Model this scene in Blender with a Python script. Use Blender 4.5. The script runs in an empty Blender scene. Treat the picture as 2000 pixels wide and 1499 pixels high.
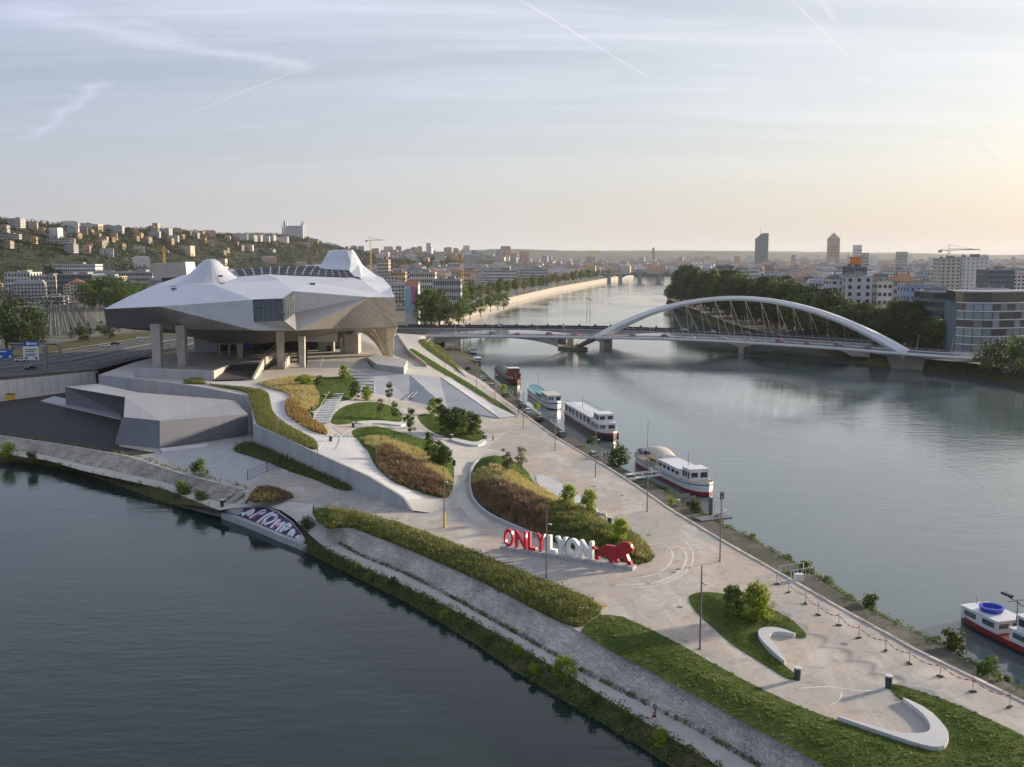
import bpy, bmesh, math, random
import numpy as np
from mathutils import Vector, Matrix, geometry as mgeo
rnd = random.Random(7)
SC = bpy.context.scene
COL = SC.collection
# ---------------------------------------------------------------- camera
FPX, CXP, CYP, CAMH = 2000.0, 1000.0, 749.5, 48.0
PITCH = math.atan(252.5 / FPX)
cam = bpy.data.cameras.new('camera')
camo = bpy.data.objects.new('camera', cam); COL.objects.link(camo)
cam.sensor_width = 36.0; cam.lens = 36.0; cam.clip_start = 0.5; cam.clip_end = 40000
camo.location = (0, 0, CAMH); camo.rotation_euler = (math.pi/2 - PITCH, 0, 0)
SC.camera = camo
# ---------------------------------------------------------------- light
SUN_AZ, SUN_EL = 62.0, 12.0          # degrees clockwise from +Y, above the horizon
world = bpy.data.worlds.new('World'); SC.world = world; world.use_nodes = True
sun = bpy.data.lights.new('sun', 'SUN'); suno = bpy.data.objects.new('sun', sun); COL.objects.link(suno)
sun.energy = 4.2; sun.angle = math.radians(3.0); sun.color = (1.0, 0.85, 0.66)
_a, _e = math.radians(SUN_AZ), math.radians(SUN_EL)
SUNV = Vector((math.sin(_a)*math.cos(_e), math.cos(_a)*math.cos(_e), math.sin(_e)))
suno.rotation_euler = SUNV.to_track_quat('Z', 'Y').to_euler()
suno.location = (200, 0, 150)
SC.view_settings.view_transform = 'Standard'; SC.view_settings.look = 'None'
SC.view_settings.gamma = 1.0; SC.view_settings.use_curve_mapping = False
SC.view_settings.exposure = 0.80
SC.cycles.use_denoising = True
SC.cycles.max_bounces = 6; SC.cycles.diffuse_bounces = 3; SC.cycles.glossy_bounces = 3
SC.cycles.transmission_bounces = 3; SC.cycles.volume_bounces = 0; SC.cycles.transparent_max_bounces = 6

# ---------------------------------------------------------------- pixel <-> place
_c, _s = math.cos(PITCH), math.sin(PITCH)
def rayd(u, v):
    x = (u-CXP)/FPX; z = -(v-CYP)/FPX
    return Vector((x, _c + z*_s, -_s + z*_c))
def G(u, v, z=0.0):
    d = rayd(u, v); t = (z-CAMH)/d.z
    return Vector((d.x*t, d.y*t, z))
def D(u, v, y):
    d = rayd(u, v); t = y/d.y
    return Vector((d.x*t, y, CAMH + d.z*t))

# ---------------------------------------------------------------- world shader
def nd(nt, t, **kw):
    n = nt.nodes.new(t)
    for k, v in kw.items():
        if k.startswith('i_'):
            n.inputs[k[2:].replace('_', ' ')].default_value = v
        else: setattr(n, k, v)
    return n
def mth(nt, op, a, b=None, clamp=False):
    n = nt.nodes.new('ShaderNodeMath'); n.operation = op; n.use_clamp = clamp
    for i, x in enumerate((a, b)):
        if x is None: continue
        if isinstance(x, (int, float)): n.inputs[i].default_value = x
        else: nt.links.new(x, n.inputs[i])
    return n.outputs[0]
def ramp(nt, fac, stops):
    r = nt.nodes.new('ShaderNodeValToRGB'); e = r.color_ramp.elements
    while len(e) < len(stops): e.new(0.5)
    for el, (p, c) in zip(e, stops):
        el.position = p; el.color = (*c, 1) if len(c) == 3 else c
    nt.links.new(fac, r.inputs[0]); return r.outputs[0]
def mixc(nt, fac, a, b, blend='MIX'):
    m = nt.nodes.new('ShaderNodeMix'); m.data_type = 'RGBA'; m.blend_type = blend
    if isinstance(fac, (int, float)): m.inputs[0].default_value = fac
    else: nt.links.new(fac, m.inputs[0])
    for i, x in ((6, a), (7, b)):
        if isinstance(x, (tuple, list)): m.inputs[i].default_value = (*x[:3], 1)
        else: nt.links.new(x, m.inputs[i])
    return m.outputs[2]
def build_world():
    nt = world.node_tree; nt.nodes.clear(); L = nt.links.new
    out = nd(nt, 'ShaderNodeOutputWorld'); bg = nd(nt, 'ShaderNodeBackground')
    sky = nd(nt, 'ShaderNodeTexSky', sky_type='NISHITA', sun_disc=False)
    sky.sun_elevation = math.radians(SUN_EL); sky.sun_rotation = math.radians(SUN_AZ)
    sky.air_density = 1.0; sky.dust_density = 2.0; sky.ozone_density = 1.5; sky.altitude = 200
    tc = nd(nt, 'ShaderNodeTexCoord')
    sep = nd(nt, 'ShaderNodeSeparateXYZ'); L(tc.outputs['Generated'], sep.inputs[0])
    zz = mth(nt, 'ADD', mth(nt, 'MAXIMUM', sep.outputs[2], 0.0), 0.10)
    px = mth(nt, 'DIVIDE', sep.outputs[0], zz); py = mth(nt, 'DIVIDE', sep.outputs[1], zz)
    cmb = nd(nt, 'ShaderNodeCombineXYZ'); L(px, cmb.inputs[0]); L(py, cmb.inputs[1])
    # thin cirrus veil: two stretched noises
    def cir(rot, sc, scale, dist, lo, hi):
        mp = nd(nt, 'ShaderNodeMapping'); L(cmb.outputs[0], mp.inputs[0])
        mp.inputs['Rotation'].default_value = (0, 0, math.radians(rot)); mp.inputs['Scale'].default_value = (sc[0], sc[1], 1)
        n = nd(nt, 'ShaderNodeTexNoise'); n.inputs['Scale'].default_value = scale; n.inputs['Detail'].default_value = 9
        n.inputs['Roughness'].default_value = 0.58; n.inputs['Distortion'].default_value = dist
        L(mp.outputs[0], n.inputs['Vector'])
        return ramp(nt, n.outputs[0], [(lo, (0,0,0)), (hi, (1,1,1))])
    c1 = cir(52, (0.30, 1.25), 0.8, 0.9, 0.42, 0.80)
    c2 = cir(-40, (0.5, 1.0), 0.55, 0.5, 0.36, 0.76)
    hi = mth(nt, 'DIVIDE', mth(nt, 'MAXIMUM', mth(nt, 'SUBTRACT', sep.outputs[2], 0.03), 0.0), 0.17, True)
    c3 = cir(58, (0.22, 2.0), 2.1, 1.3, 0.46, 0.80)
    wisps = mth(nt, 'MULTIPLY', mth(nt, 'ADD', mth(nt, 'ADD', mth(nt, 'MULTIPLY', c1, 0.55), mth(nt, 'MULTIPLY', c2, 0.25)), mth(nt, 'MULTIPLY', c3, 0.30)), hi)
    veil = mth(nt, 'MULTIPLY', wisps, 0.55)
    # condensation trails: soft segments on the same flat layer of air
    def q(u, v):
        d = rayd(u, v).normalized(); k = max(d.z, 0)+0.10
        return d.x/k, d.y/k
    wob = nd(nt, 'ShaderNodeTexNoise'); wob.inputs['Scale'].default_value = 5.0; wob.inputs['Detail'].default_value = 6; L(cmb.outputs[0], wob.inputs['Vector'])
    tot = None
    for (u0, v0, u1, v1, w, amt) in ((985, -18, 1272, 155, .006, .95), (335, 236, 575, 140, .007, .45), (1530, -15, 1665, 118, .009, .55),
                                     (40, 285, 210, 155, .05, .42), (-60, 8, 620, 140, .10, .42), (1895, 262, 1955, 325, .012, .35), (1600, 0, 1630, 40, .016, .4), (430, 255, 600, 238, .02, .2)):
        ax, ay = q(u0, v0); bx, by = q(u1, v1); dx, dy = bx-ax, by-ay; ll = math.hypot(dx, dy); dx /= ll; dy /= ll
        rx = mth(nt, 'SUBTRACT', px, ax); ry = mth(nt, 'SUBTRACT', py, ay)
        s = mth(nt, 'ADD', mth(nt, 'MULTIPLY', rx, dx), mth(nt, 'MULTIPLY', ry, dy))
        t = mth(nt, 'ADD', mth(nt, 'MULTIPLY', rx, -dy), mth(nt, 'MULTIPLY', ry, dx))
        t = mth(nt, 'ADD', t, mth(nt, 'MULTIPLY', mth(nt, 'SUBTRACT', wob.outputs[0], 0.5), w*3.0))
        a = mth(nt, 'SUBTRACT', 1.0, mth(nt, 'DIVIDE', mth(nt, 'ABSOLUTE', t), w), True)
        e1 = mth(nt, 'DIVIDE', s, ll*0.25, True); e2 = mth(nt, 'DIVIDE', mth(nt, 'SUBTRACT', ll, s), ll*0.06, True)
        a = mth(nt, 'MULTIPLY', mth(nt, 'MULTIPLY', a, e1), mth(nt, 'MULTIPLY', e2, amt))
        a = mth(nt, 'MULTIPLY', a, mth(nt, 'ADD', 0.35, wob.outputs[0]))
        tot = a if tot is None else mth(nt, 'ADD', tot, a)
    veil = mth(nt, 'ADD', mth(nt, 'MULTIPLY', veil, 1.0), 0.52)
    thin = mth(nt, 'SUBTRACT', 1.0, mth(nt, 'MULTIPLY', mth(nt, 'DIVIDE', mth(nt, 'MAXIMUM', mth(nt, 'SUBTRACT', sep.outputs[2], 0.22), 0.0), 0.45, True), 0.25))   # the veil thins overhead
    veil = mth(nt, 'MULTIPLY', mth(nt, 'MINIMUM', mth(nt, 'ADD', veil, tot), 0.93), thin)
    # ice cloud scatters the light of the sky behind it: brighter and whiter towards the sun
    sd = nd(nt, 'ShaderNodeVectorMath', operation='DOT_PRODUCT'); L(tc.outputs['Generated'], sd.inputs[0]); sd.inputs[1].default_value = SUNV
    glow = mth(nt, 'ADD', mth(nt, 'MULTIPLY', sd.outputs['Value'], 0.5), 0.5)
    cc = ramp(nt, glow, [(0.0, (3.0, 3.4, 4.6)), (0.5, (3.7, 3.95, 5.1)), (0.73, (5.0, 5.05, 5.7)), (0.9, (5.6, 5.5, 5.7)), (1.0, (7.6, 7.1, 6.6))])
    skyc = mixc(nt, veil, sky.outputs[0], cc)
    # low dusty air: warm and even just over the skyline
    el = mth(nt, 'DIVIDE', mth(nt, 'MAXIMUM', sep.outputs[2], 0.0), 0.16, True)
    low = mth(nt, 'MULTIPLY', mth(nt, 'POWER', mth(nt, 'SUBTRACT', 1.0, el), 2.0), 0.85)
    hc = ramp(nt, glow, [(0.0, (3.3, 3.5, 4.0)), (0.5, (4.2, 4.2, 4.3)), (0.73, (5.1, 4.85, 4.6)), (0.9, (5.2, 4.6, 3.9)), (1.0, (6.4, 5.4, 4.2))])
    skyc = mixc(nt, low, skyc, hc)
    lift = mth(nt, 'ADD', 0.90, mth(nt, 'MULTIPLY', wisps, 0.30))
    lc = nd(nt, 'ShaderNodeCombineXYZ'); L(lift, lc.inputs[0]); L(lift, lc.inputs[1]); L(lift, lc.inputs[2])
    skyc = mixc(nt, 1.0, skyc, lc.outputs[0], 'MULTIPLY')
    L(skyc, bg.inputs[0]); bg.inputs[1].default_value = 0.095
    L(bg.outputs[0], out.inputs[0])
build_world()

# ---------------------------------------------------------------- materials
MATS = {}
def mat(name, col, rough=0.7, metal=0.0, var=0.0, vscale=1.0, bump=0.0, bscale=8.0, col2=None, coord='Object', rand=0.0, spec=0.5, detail=5, stretch=None, lo=0.35, hi=0.65):
    m = bpy.data.materials.new(name); m.use_nodes = True; nt = m.node_tree; L = nt.links.new
    b = nt.nodes['Principled BSDF']; b.inputs['Roughness'].default_value = rough; b.inputs['Metallic'].default_value = metal
    b.inputs['Specular IOR Level'].default_value = spec
    b.inputs['Base Color'].default_value = (*col, 1)
    if var or bump or col2 or rand:
        if coord == 'World':
            g = nd(nt, 'ShaderNodeNewGeometry'); vec = g.outputs['Position']
        else:
            g = nd(nt, 'ShaderNodeTexCoord'); vec = g.outputs['Object']
        if stretch:
            mp = nd(nt, 'ShaderNodeMapping'); mp.inputs['Scale'].default_value = stretch; L(vec, mp.inputs[0]); vec = mp.outputs[0]
        c = col
        if var or col2:
            n = nd(nt, 'ShaderNodeTexNoise'); n.inputs['Scale'].default_value = vscale; n.inputs['Detail'].default_value = detail
            n.inputs['Roughness'].default_value = 0.6; L(vec, n.inputs['Vector'])
            if col2 is None:
                c0 = tuple(max(0, x*(1-var)) for x in col); c1 = tuple(x*(1+var) for x in col)
            else: c0, c1 = col, col2
            c = ramp(nt, n.outputs[0], [(lo, c0), (hi, c1)])
        if rand:
            oi = nd(nt, 'ShaderNodeObjectInfo')
            hs = nd(nt, 'ShaderNodeHueSaturation')
            hs.inputs['Hue'].default_value = 0.5
            L(mth(nt, 'ADD', 1-rand, mth(nt, 'MULTIPLY', oi.outputs['Random'], 2*rand)), hs.inputs['Value'])
            L(mth(nt, 'ADD', 0.5-rand*0.06, mth(nt, 'MULTIPLY', oi.outputs['Random'], rand*0.12)), hs.inputs['Hue'])
            if isinstance(c, tuple): hs.inputs['Color'].default_value = (*c, 1)
            else: L(c, hs.inputs['Color'])
            c = hs.outputs[0]
        if not isinstance(c, tuple): L(c, b.inputs['Base Color'])
        if bump:
            n2 = nd(nt, 'ShaderNodeTexNoise'); n2.inputs['Scale'].default_value = bscale; n2.inputs['Detail'].default_value = 4; L(vec, n2.inputs['Vector'])
            bp = nd(nt, 'ShaderNodeBump'); bp.inputs['Strength'].default_value = bump; bp.inputs['Distance'].default_value = 0.1
            L(n2.outputs[0], bp.inputs['Height']); L(bp.outputs[0], b.inputs['Normal'])
    MATS[name] = m; return m
def leafmat(name, c0, c1, trans=0.35, rand=0.25, vscale=0.8, coord='Object'):
    m = mat(name, c0, rough=0.6, col2=c1, vscale=vscale, rand=rand, spec=0.25, coord=coord, detail=3, lo=0.3, hi=0.7)
    nt = m.node_tree; b = nt.nodes['Principled BSDF']; out = nt.nodes['Material Output']
    tr = nd(nt, 'ShaderNodeBsdfTranslucent'); mx = nd(nt, 'ShaderNodeMixShader'); mx.inputs[0].default_value = trans
    nt.links.new(b.inputs['Base Color'].links[0].from_socket, tr.inputs[0])
    nt.links.new(b.outputs[0], mx.inputs[1]); nt.links.new(tr.outputs[0], mx.inputs[2]); nt.links.new(mx.outputs[0], out.inputs[0])
    return m

# ---------------------------------------------------------------- mesh helpers
class MB:
    def __init__(s): s.v = []; s.f = []; s.m = []; s.cur = 0
    def add(s, vs, fs):
        o = len(s.v); s.v += [tuple(p) for p in vs]
        for f in fs: s.f.append([i+o for i in f]); s.m.append(s.cur)
    def quad(s, *p): s.add(p, [list(range(len(p)))])
    def box(s, c, d, rz=0.0, tilt=None):
        cx, cy, cz = c; a, b, h = d[0]/2, d[1]/2, d[2]/2; co, si = math.cos(rz), math.sin(rz)
        vs = []
        for z in (-h, h):
            for x, y in ((-a,-b),(a,-b),(a,b),(-a,b)):
                vs.append((cx+x*co-y*si, cy+x*si+y*co, cz+z))
        s.add(vs, [[3,2,1,0],[4,5,6,7],[0,1,5,4],[1,2,6,5],[2,3,7,6],[3,0,4,7]])
    def prism(s, poly, z0, z1, flip=False):
        n = len(poly)
        def zz(z, p): return z(p) if callable(z) else z
        vs = [(p[0], p[1], zz(z0, p)) for p in poly] + [(p[0], p[1], zz(z1, p)) for p in poly]
        ar = sum(poly[i][0]*poly[(i+1)%n][1]-poly[(i+1)%n][0]*poly[i][1] for i in range(n))
        idx = list(range(n)) if ar > 0 else list(range(n))[::-1]
        fs = [[idx[(i)], idx[(i+1)%n], idx[(i+1)%n]+n, idx[i]+n] for i in range(n)]
        tr = mgeo.tessellate_polygon([[Vector((p[0], p[1], 0)) for p in poly]])
        for t in tr:
            a, b, c = t
            cr = (poly[b][0]-poly[a][0])*(poly[c][1]-poly[a][1])-(poly[b][1]-poly[a][1])*(poly[c][0]-poly[a][0])
            if cr < 0: a, c = c, a
            fs.append([a+n, b+n, c+n]); fs.append([c, b, a])
        s.add(vs, fs)
    def tube(s, p0, p1, r0, r1=None, n=6, cap=True):
        if r1 is None: r1 = r0
        p0, p1 = Vector(p0), Vector(p1); d = (p1-p0)
        if d.length < 1e-6: return
        q = d.to_track_quat('Z', 'Y'); vs = []
        for p, r in ((p0, r0), (p1, r1)):
            for i in range(n):
                a = 2*math.pi*i/n; vs.append(p + q @ Vector((math.cos(a)*r, math.sin(a)*r, 0)))
        fs = [[i, (i+1)%n, (i+1)%n+n, i+n] for i in range(n)]
        if cap: fs += [list(range(n))[::-1], list(range(n, 2*n))]
        s.add(vs, fs)
    def path(s, pts, r, n=5):
        for a, b in zip(pts[:-1], pts[1:]): s.tube(a, b, r, r, n)
    def loft(s, rows, close=False):
        n = len(rows[0]); vs = [p for r in rows for p in r]; fs = []
        for j in range(len(rows)-1):
            for i in range(n if close else n-1):
                a = j*n+i; b = j*n+(i+1) % n
                fs.append([a, b, b+n, a+n])
        s.add(vs, fs)
    def build(s, name, mats, parent=None, smooth=False, kind=None, loc=None):
        me = bpy.data.meshes.new(name); me.from_pydata(s.v, [], s.f)
        if not isinstance(mats, (list, tuple)): mats = [mats]
        for m in mats: me.materials.append(MATS[m] if isinstance(m, str) else m)
        if len(mats) > 1: me.polygons.foreach_set('material_index', s.m)
        if smooth: me.polygons.foreach_set('use_smooth', [True]*len(me.polygons))
        me.update()
        return link(name, me, parent, kind, loc)
def link(name, data, parent=None, kind=None, loc=None):
    o = bpy.data.objects.new(name, data); COL.objects.link(o)
    if parent is not None: o.parent = parent
    if kind: o['kind'] = kind
    if loc is not None: o.location = loc
    return o
def tag(o, label, cat, group=None):
    o['label'] = label; o['category'] = cat
    if group: o['group'] = group
    return o
def thing(name, label, cat, loc=(0,0,0), rz=0.0, group=None):
    o = bpy.data.objects.new(name, None); COL.objects.link(o); o.location = loc; o.rotation_euler = (0,0,rz)
    o.empty_display_size = 0.5
    return tag(o, label, cat, group)
def struct(o): o['kind'] = 'structure'; return o
def copy_tree(o, parent=None, kids=None):
    c = o.copy(); COL.objects.link(c); c.parent = parent
    for ch in (kids if kids is not None else o.children): copy_tree(ch, c)
    return c
def np_mesh(name, V, F, mats, mi=None, smooth=False):
    me = bpy.data.meshes.new(name); V = np.asarray(V, np.float32); F = np.asarray(F, np.int32); k = F.shape[1]
    me.vertices.add(len(V)); me.vertices.foreach_set('co', V.ravel())
    me.loops.add(F.size); me.loops.foreach_set('vertex_index', F.ravel())
    me.polygons.add(len(F)); me.polygons.foreach_set('loop_start', np.arange(0, F.size, k, dtype=np.int32))
    me.polygons.foreach_set('loop_total', np.full(len(F), k, np.int32))
    for m in (mats if isinstance(mats, (list, tuple)) else [mats]): me.materials.append(MATS[m] if isinstance(m, str) else m)
    if mi is not None: me.polygons.foreach_set('material_index', np.asarray(mi, np.int32))
    if smooth: me.polygons.foreach_set('use_smooth', np.ones(len(F), bool))
    me.update(calc_edges=True); me.validate(); return me
def chaikin(p, it=2, closed=True):
    for _ in range(it):
        q = []
        n = len(p)
        rng = range(n) if closed else range(n-1)
        if not closed: q.append(p[0])
        for i in rng:
            a, b = p[i], p[(i+1) % n]
            q.append(tuple(.75*x+.25*y for x, y in zip(a, b))); q.append(tuple(.25*x+.75*y for x, y in zip(a, b)))
        if not closed: q.append(p[-1])
        p = q
    return p
def resample(p, n):
    p = [Vector(x) for x in p]; L = [0]
    for a, b in zip(p[:-1], p[1:]): L.append(L[-1]+(b-a).length)
    out = []; k = 0
    for i in range(n):
        t = L[-1]*i/(n-1)
        while k < len(p)-2 and L[k+1] < t: k += 1
        f = (t-L[k])/max(1e-9, L[k+1]-L[k]); out.append(p[k].lerp(p[k+1], min(1, f)))
    return out
def inpoly(P, poly):
    P = np.asarray(P); x, y = P[:,0], P[:,1]; ins = np.zeros(len(P), bool); n = len(poly); j = n-1
    for i in range(n):
        xi, yi = poly[i][0], poly[i][1]; xj, yj = poly[j][0], poly[j][1]
        c = ((yi > y) != (yj > y)) & (x < (xj-xi)*(y-yi)/((yj-yi) if yj != yi else 1e-9)+xi)
        ins ^= c; j = i
    return ins
def polydist(P, poly, closed=True):
    P = np.asarray(P, float)[:, :2]; d = np.full(len(P), 1e9); n = len(poly)
    for i in range(n if closed else n-1):
        a = np.array(poly[i][:2], float); b = np.array(poly[(i+1) % n][:2], float); ab = b-a
        t = np.clip(((P-a)@ab)/max(1e-9, ab@ab), 0, 1); q = a+t[:,None]*ab
        d = np.minimum(d, np.hypot(P[:,0]-q[:,0], P[:,1]-q[:,1]))
    return d
# ================================================================ palette
def groundmat(name, ca, cb, cc, cd):
    """worn ground: broad stains, middling scuffs, fine grit, pale drag marks"""
    m = bpy.data.materials.new(name); m.use_nodes = True; nt = m.node_tree; L = nt.links.new; b = nt.nodes['Principled BSDF']; b.inputs['Roughness'].default_value = .92; b.inputs['Specular IOR Level'].default_value = .25
    g = nd(nt, 'ShaderNodeNewGeometry')
    def noi(sc, det, st=None, rot=0, ro=.6, dis=0):
        v = g.outputs['Position']
        if st:
            mp = nd(nt, 'ShaderNodeMapping'); mp.inputs['Scale'].default_value = st; mp.inputs['Rotation'].default_value = (0,0,rot); L(v, mp.inputs[0]); v = mp.outputs[0]
        n = nd(nt, 'ShaderNodeTexNoise'); n.inputs['Scale'].default_value = sc; n.inputs['Detail'].default_value = det; n.inputs['Roughness'].default_value = ro; n.inputs['Distortion'].default_value = dis; L(v, n.inputs['Vector']); return n.outputs[0]
    a = ramp(nt, noi(.05, 6), [(.40, (0,0,0)), (.60, (1,1,1))]); c = mixc(nt, a, ca, cb)
    w = ramp(nt, noi(.16, 8, (1,.35,1), -.95, .65, .8), [(.50, (0,0,0)), (.66, (1,1,1))]); c = mixc(nt, mth(nt, 'MULTIPLY', w, .75), c, cc)
    d = ramp(nt, noi(.45, 8, None, 0, .7), [(.52, (0,0,0)), (.70, (1,1,1))]); c = mixc(nt, mth(nt, 'MULTIPLY', d, .75), c, cd)
    f = ramp(nt, noi(2.2, 6, None, 0, .75), [(.30, (.84,.84,.84)), (.70, (1.12,1.12,1.12))]); c = mixc(nt, 1.0, c, f, 'MULTIPLY')
    L(c, b.inputs['Base Color']); bp = nd(nt, 'ShaderNodeBump'); bp.inputs['Strength'].default_value = .35; bp.inputs['Distance'].default_value = .08; L(noi(3.0, 5), bp.inputs['Height']); L(bp.outputs[0], b.inputs['Normal']); MATS[name] = m
groundmat('gravel', (.49,.42,.35), (.385,.375,.355), (.61,.565,.505), (.275,.235,.205))
groundmat('quay_road', (.12,.112,.10), (.075,.08,.055), (.19,.175,.15), (.05,.06,.028))
mat('path_grit', (0.55,0.52,0.47), 0.9, col2=(0.46,0.435,0.395), vscale=0.25, bump=0.2, bscale=4, coord='World', detail=8)
mat('concrete_pale', (0.50,0.505,0.515), 0.75, col2=(0.60,0.595,0.585), vscale=0.12, bump=0.05, coord='World', detail=7)
mat('concrete', (0.36,0.365,0.38), 0.8, col2=(0.46,0.455,0.45), vscale=0.35, bump=0.08, coord='World', detail=7, stretch=(1,1,0.3))
mat('concrete_warm', (0.46,0.43,0.38), 0.8, var=0.12, vscale=0.4, bump=0.06, coord='World')
mat('slab_grey', (0.36,0.375,0.405), 0.7, col2=(0.44,0.45,0.475), vscale=0.09, coord='World', detail=7)
mat('asphalt', (0.050,0.050,0.054), 0.85, var=0.25, vscale=0.15, bump=0.15, bscale=5, coord='World', detail=7)
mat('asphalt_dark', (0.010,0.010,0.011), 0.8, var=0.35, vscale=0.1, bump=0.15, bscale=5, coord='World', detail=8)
mat('terrace_paving', (0.43,0.41,0.375), 0.85, col2=(0.51,0.485,0.445), vscale=0.12, bump=0.1, bscale=3, coord='World', detail=7)
mat('soil', (0.10,0.085,0.055), 0.95, var=0.4, vscale=0.3, coord='World')
mat('stone', (0.50,0.475,0.435), 0.9, var=0.25, vscale=0.22, bump=0.4, bscale=2.5, coord='World', rand=0.02, detail=7)
mat('stone_warm', (0.40,0.365,0.315), 0.9, var=0.25, vscale=0.3, bump=0.4, bscale=2.5, coord='World', detail=8)
for _n in ('stone', 'stone_warm'):       # every block its own shade
    _m = MATS[_n]; _t = _m.node_tree; _b = _t.nodes['Principled BSDF']; _src = _b.inputs['Base Color'].links[0].from_socket
    _g = _t.nodes.new('ShaderNodeNewGeometry'); _o = _t.nodes.new('ShaderNodeObjectInfo')
    _r = mth(_t, 'FRACT', mth(_t, 'ADD', _g.outputs['Random Per Island'], mth(_t, 'MULTIPLY', _o.outputs['Random'], 7.31)))
    _t.links.new(mixc(_t, 1.0, _src, ramp(_t, _r, [(0, (.80,.80,.81)), (.5, (.98,.97,.95)), (1, (1.16,1.14,1.10))]), 'MULTIPLY'), _b.inputs['Base Color'])
mat('mortar', (0.16,0.15,0.135), 0.95, var=0.3, vscale=0.6, coord='World')
mat('lawn', (0.060,0.105,0.018), 0.95, col2=(0.115,0.155,0.034), vscale=0.35, bump=0.5, bscale=4, coord='World', detail=8, spec=0.1)
mat('lawn_dark', (0.045,0.080,0.016), 0.95, col2=(0.090,0.115,0.030), vscale=0.28, bump=0.5, bscale=4, coord='World', detail=8, spec=0.1)
mat('dry_soil', (0.17,0.125,0.055), 0.95, var=0.4, vscale=0.4, bump=0.5, bscale=3, coord='World', spec=0.1)
mat('bank_green', (0.055,0.065,0.022), 0.95, col2=(0.13,0.11,0.055), vscale=0.4, bump=0.6, bscale=3, coord='World', spec=0.1)
mat('city_dirt', (0.15,0.14,0.125), 0.95, col2=(0.08,0.09,0.05), vscale=0.02, coord='World', detail=8)
mat('hill_green', (0.014,0.021,0.008), 0.95, col2=(0.030,0.035,0.014), vscale=0.02, coord='World', detail=8)
mat('far_hill', (0.06,0.075,0.05), 0.95, var=0.3, vscale=0.006, coord='World')
def watermat(name, col, amp, ior):
    m = bpy.data.materials.new(name); m.use_nodes = True; nt = m.node_tree; L = nt.links.new
    b = nt.nodes['Principled BSDF']; b.inputs['IOR'].default_value = ior; b.inputs['Roughness'].default_value = 0.05
    b.inputs['Base Color'].default_value = (*col, 1)
    g = nd(nt, 'ShaderNodeNewGeometry')
    def noi(scale, st, det=3, rot=0):
        mp = nd(nt, 'ShaderNodeMapping'); mp.inputs['Scale'].default_value = st; mp.inputs['Rotation'].default_value = (0,0,rot); L(g.outputs['Position'], mp.inputs[0])
        n = nd(nt, 'ShaderNodeTexNoise'); n.inputs['Scale'].default_value = scale; n.inputs['Detail'].default_value = det; L(mp.outputs[0], n.inputs['Vector']); return n.outputs[0]
    big = noi(0.011, (1.6,0.8,1), 6, 0.3)
    calm = ramp(nt, big, [(0.42, (0.28,)*3), (0.60, (1.0,)*3)])
    w1 = noi(0.55, (1,2.2,1), 4, 0.2); w2 = noi(0.12, (1,2.5,1), 3, -0.3)
    h = mth(nt, 'ADD', mth(nt, 'MULTIPLY', w1, 0.10), mth(nt, 'MULTIPLY', w2, 0.20))
    h = mth(nt, 'MULTIPLY', h, calm)
    bp = nd(nt, 'ShaderNodeBump'); bp.inputs['Strength'].default_value = amp; bp.inputs['Distance'].default_value = 1.0
    L(h, bp.inputs['Height']); L(bp.outputs[0], b.inputs['Normal'])
    MATS[name] = m
watermat('water_dark', (0.010,0.026,0.024), 0.55, 1.29); watermat('water_pale', (0.105,0.14,0.136), 0.46, 1.5)
WZ = -4.5
# ---------------------------------------------------------------- rivers either side of the point
mb = MB(); mb.add([(-9000,-600,WZ),(60,-600,WZ),(60,70,WZ),(0,200,WZ),(-60,300,WZ),(-200,420,WZ),(-9000,420,WZ)], [[0,1,2,3,4,5,6]]); struct(mb.build('river', 'water_dark'))
mb = MB(); mb.add([(60,-600,WZ),(9000,-600,WZ),(9000,9000,WZ),(-9000,9000,WZ),(-9000,420,WZ),(-200,420,WZ),(-60,300,WZ),(0,200,WZ),(60,70,WZ)], [[0,1,2,8],[8,2,3,7],[7,3,6],[3,4,5,6]]); struct(mb.build('river', 'water_pale'))

def GL(pts, z=None): return [G(p[0], p[1], p[2] if z is None else z) for p in pts]
# west bank lines (towards the left river)
W_WATER = GL([(-500,862),(-300,880),(0,904),(60,906),(160,925),(250,955),(330,985),(430,1010),(520,1045),(600,1080),(700,1130),(800,1180),(912,1247),(1000,1308),(1100,1368),(1200,1427),(1300,1490),(1420,1570),(1650,1720)], WZ)
PN_OUT = GL([(-500,856),(-300,868),(0,886),(95,900),(162,920),(320,955),(428,997)], -2.4)
PN_IN = GL([(-500,846),(-300,857),(0,877),(95,890),(160,907),(325,942),(410,975),(440,983)], -2.3)
WN_TOP = GL([(-500,828),(-300,832),(0,852),(125,870),(250,892),(350,925),(475,957)], 0)
PS_OUT = GL([(640,1075),(700,1105),(800,1150),(925,1212),(1025,1272),(1125,1327),(1200,1375),(1282,1424),(1400,1495),(1640,1650)], -3)
PS_IN = GL([(660,1060),(700,1084),(800,1125),(900,1177),(1025,1247),(1150,1319),(1200,1344),(1275,1382),(1350,1420),(1450,1478),(1700,1630)], -3)
WS_TOP = GL([(660,1032),(700,1040),(800,1077),(950,1142),(1072,1210),(1200,1272),(1325,1337),(1485,1425),(1620,1499),(1850,1640)], -0.35)
P_EDGE_W = WN_TOP + GL([(486,972),(562,976),(612,985),(617,1003),(640,1030)], 0) + [Vector((p.x, p.y, 0)) for p in WS_TOP]
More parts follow.
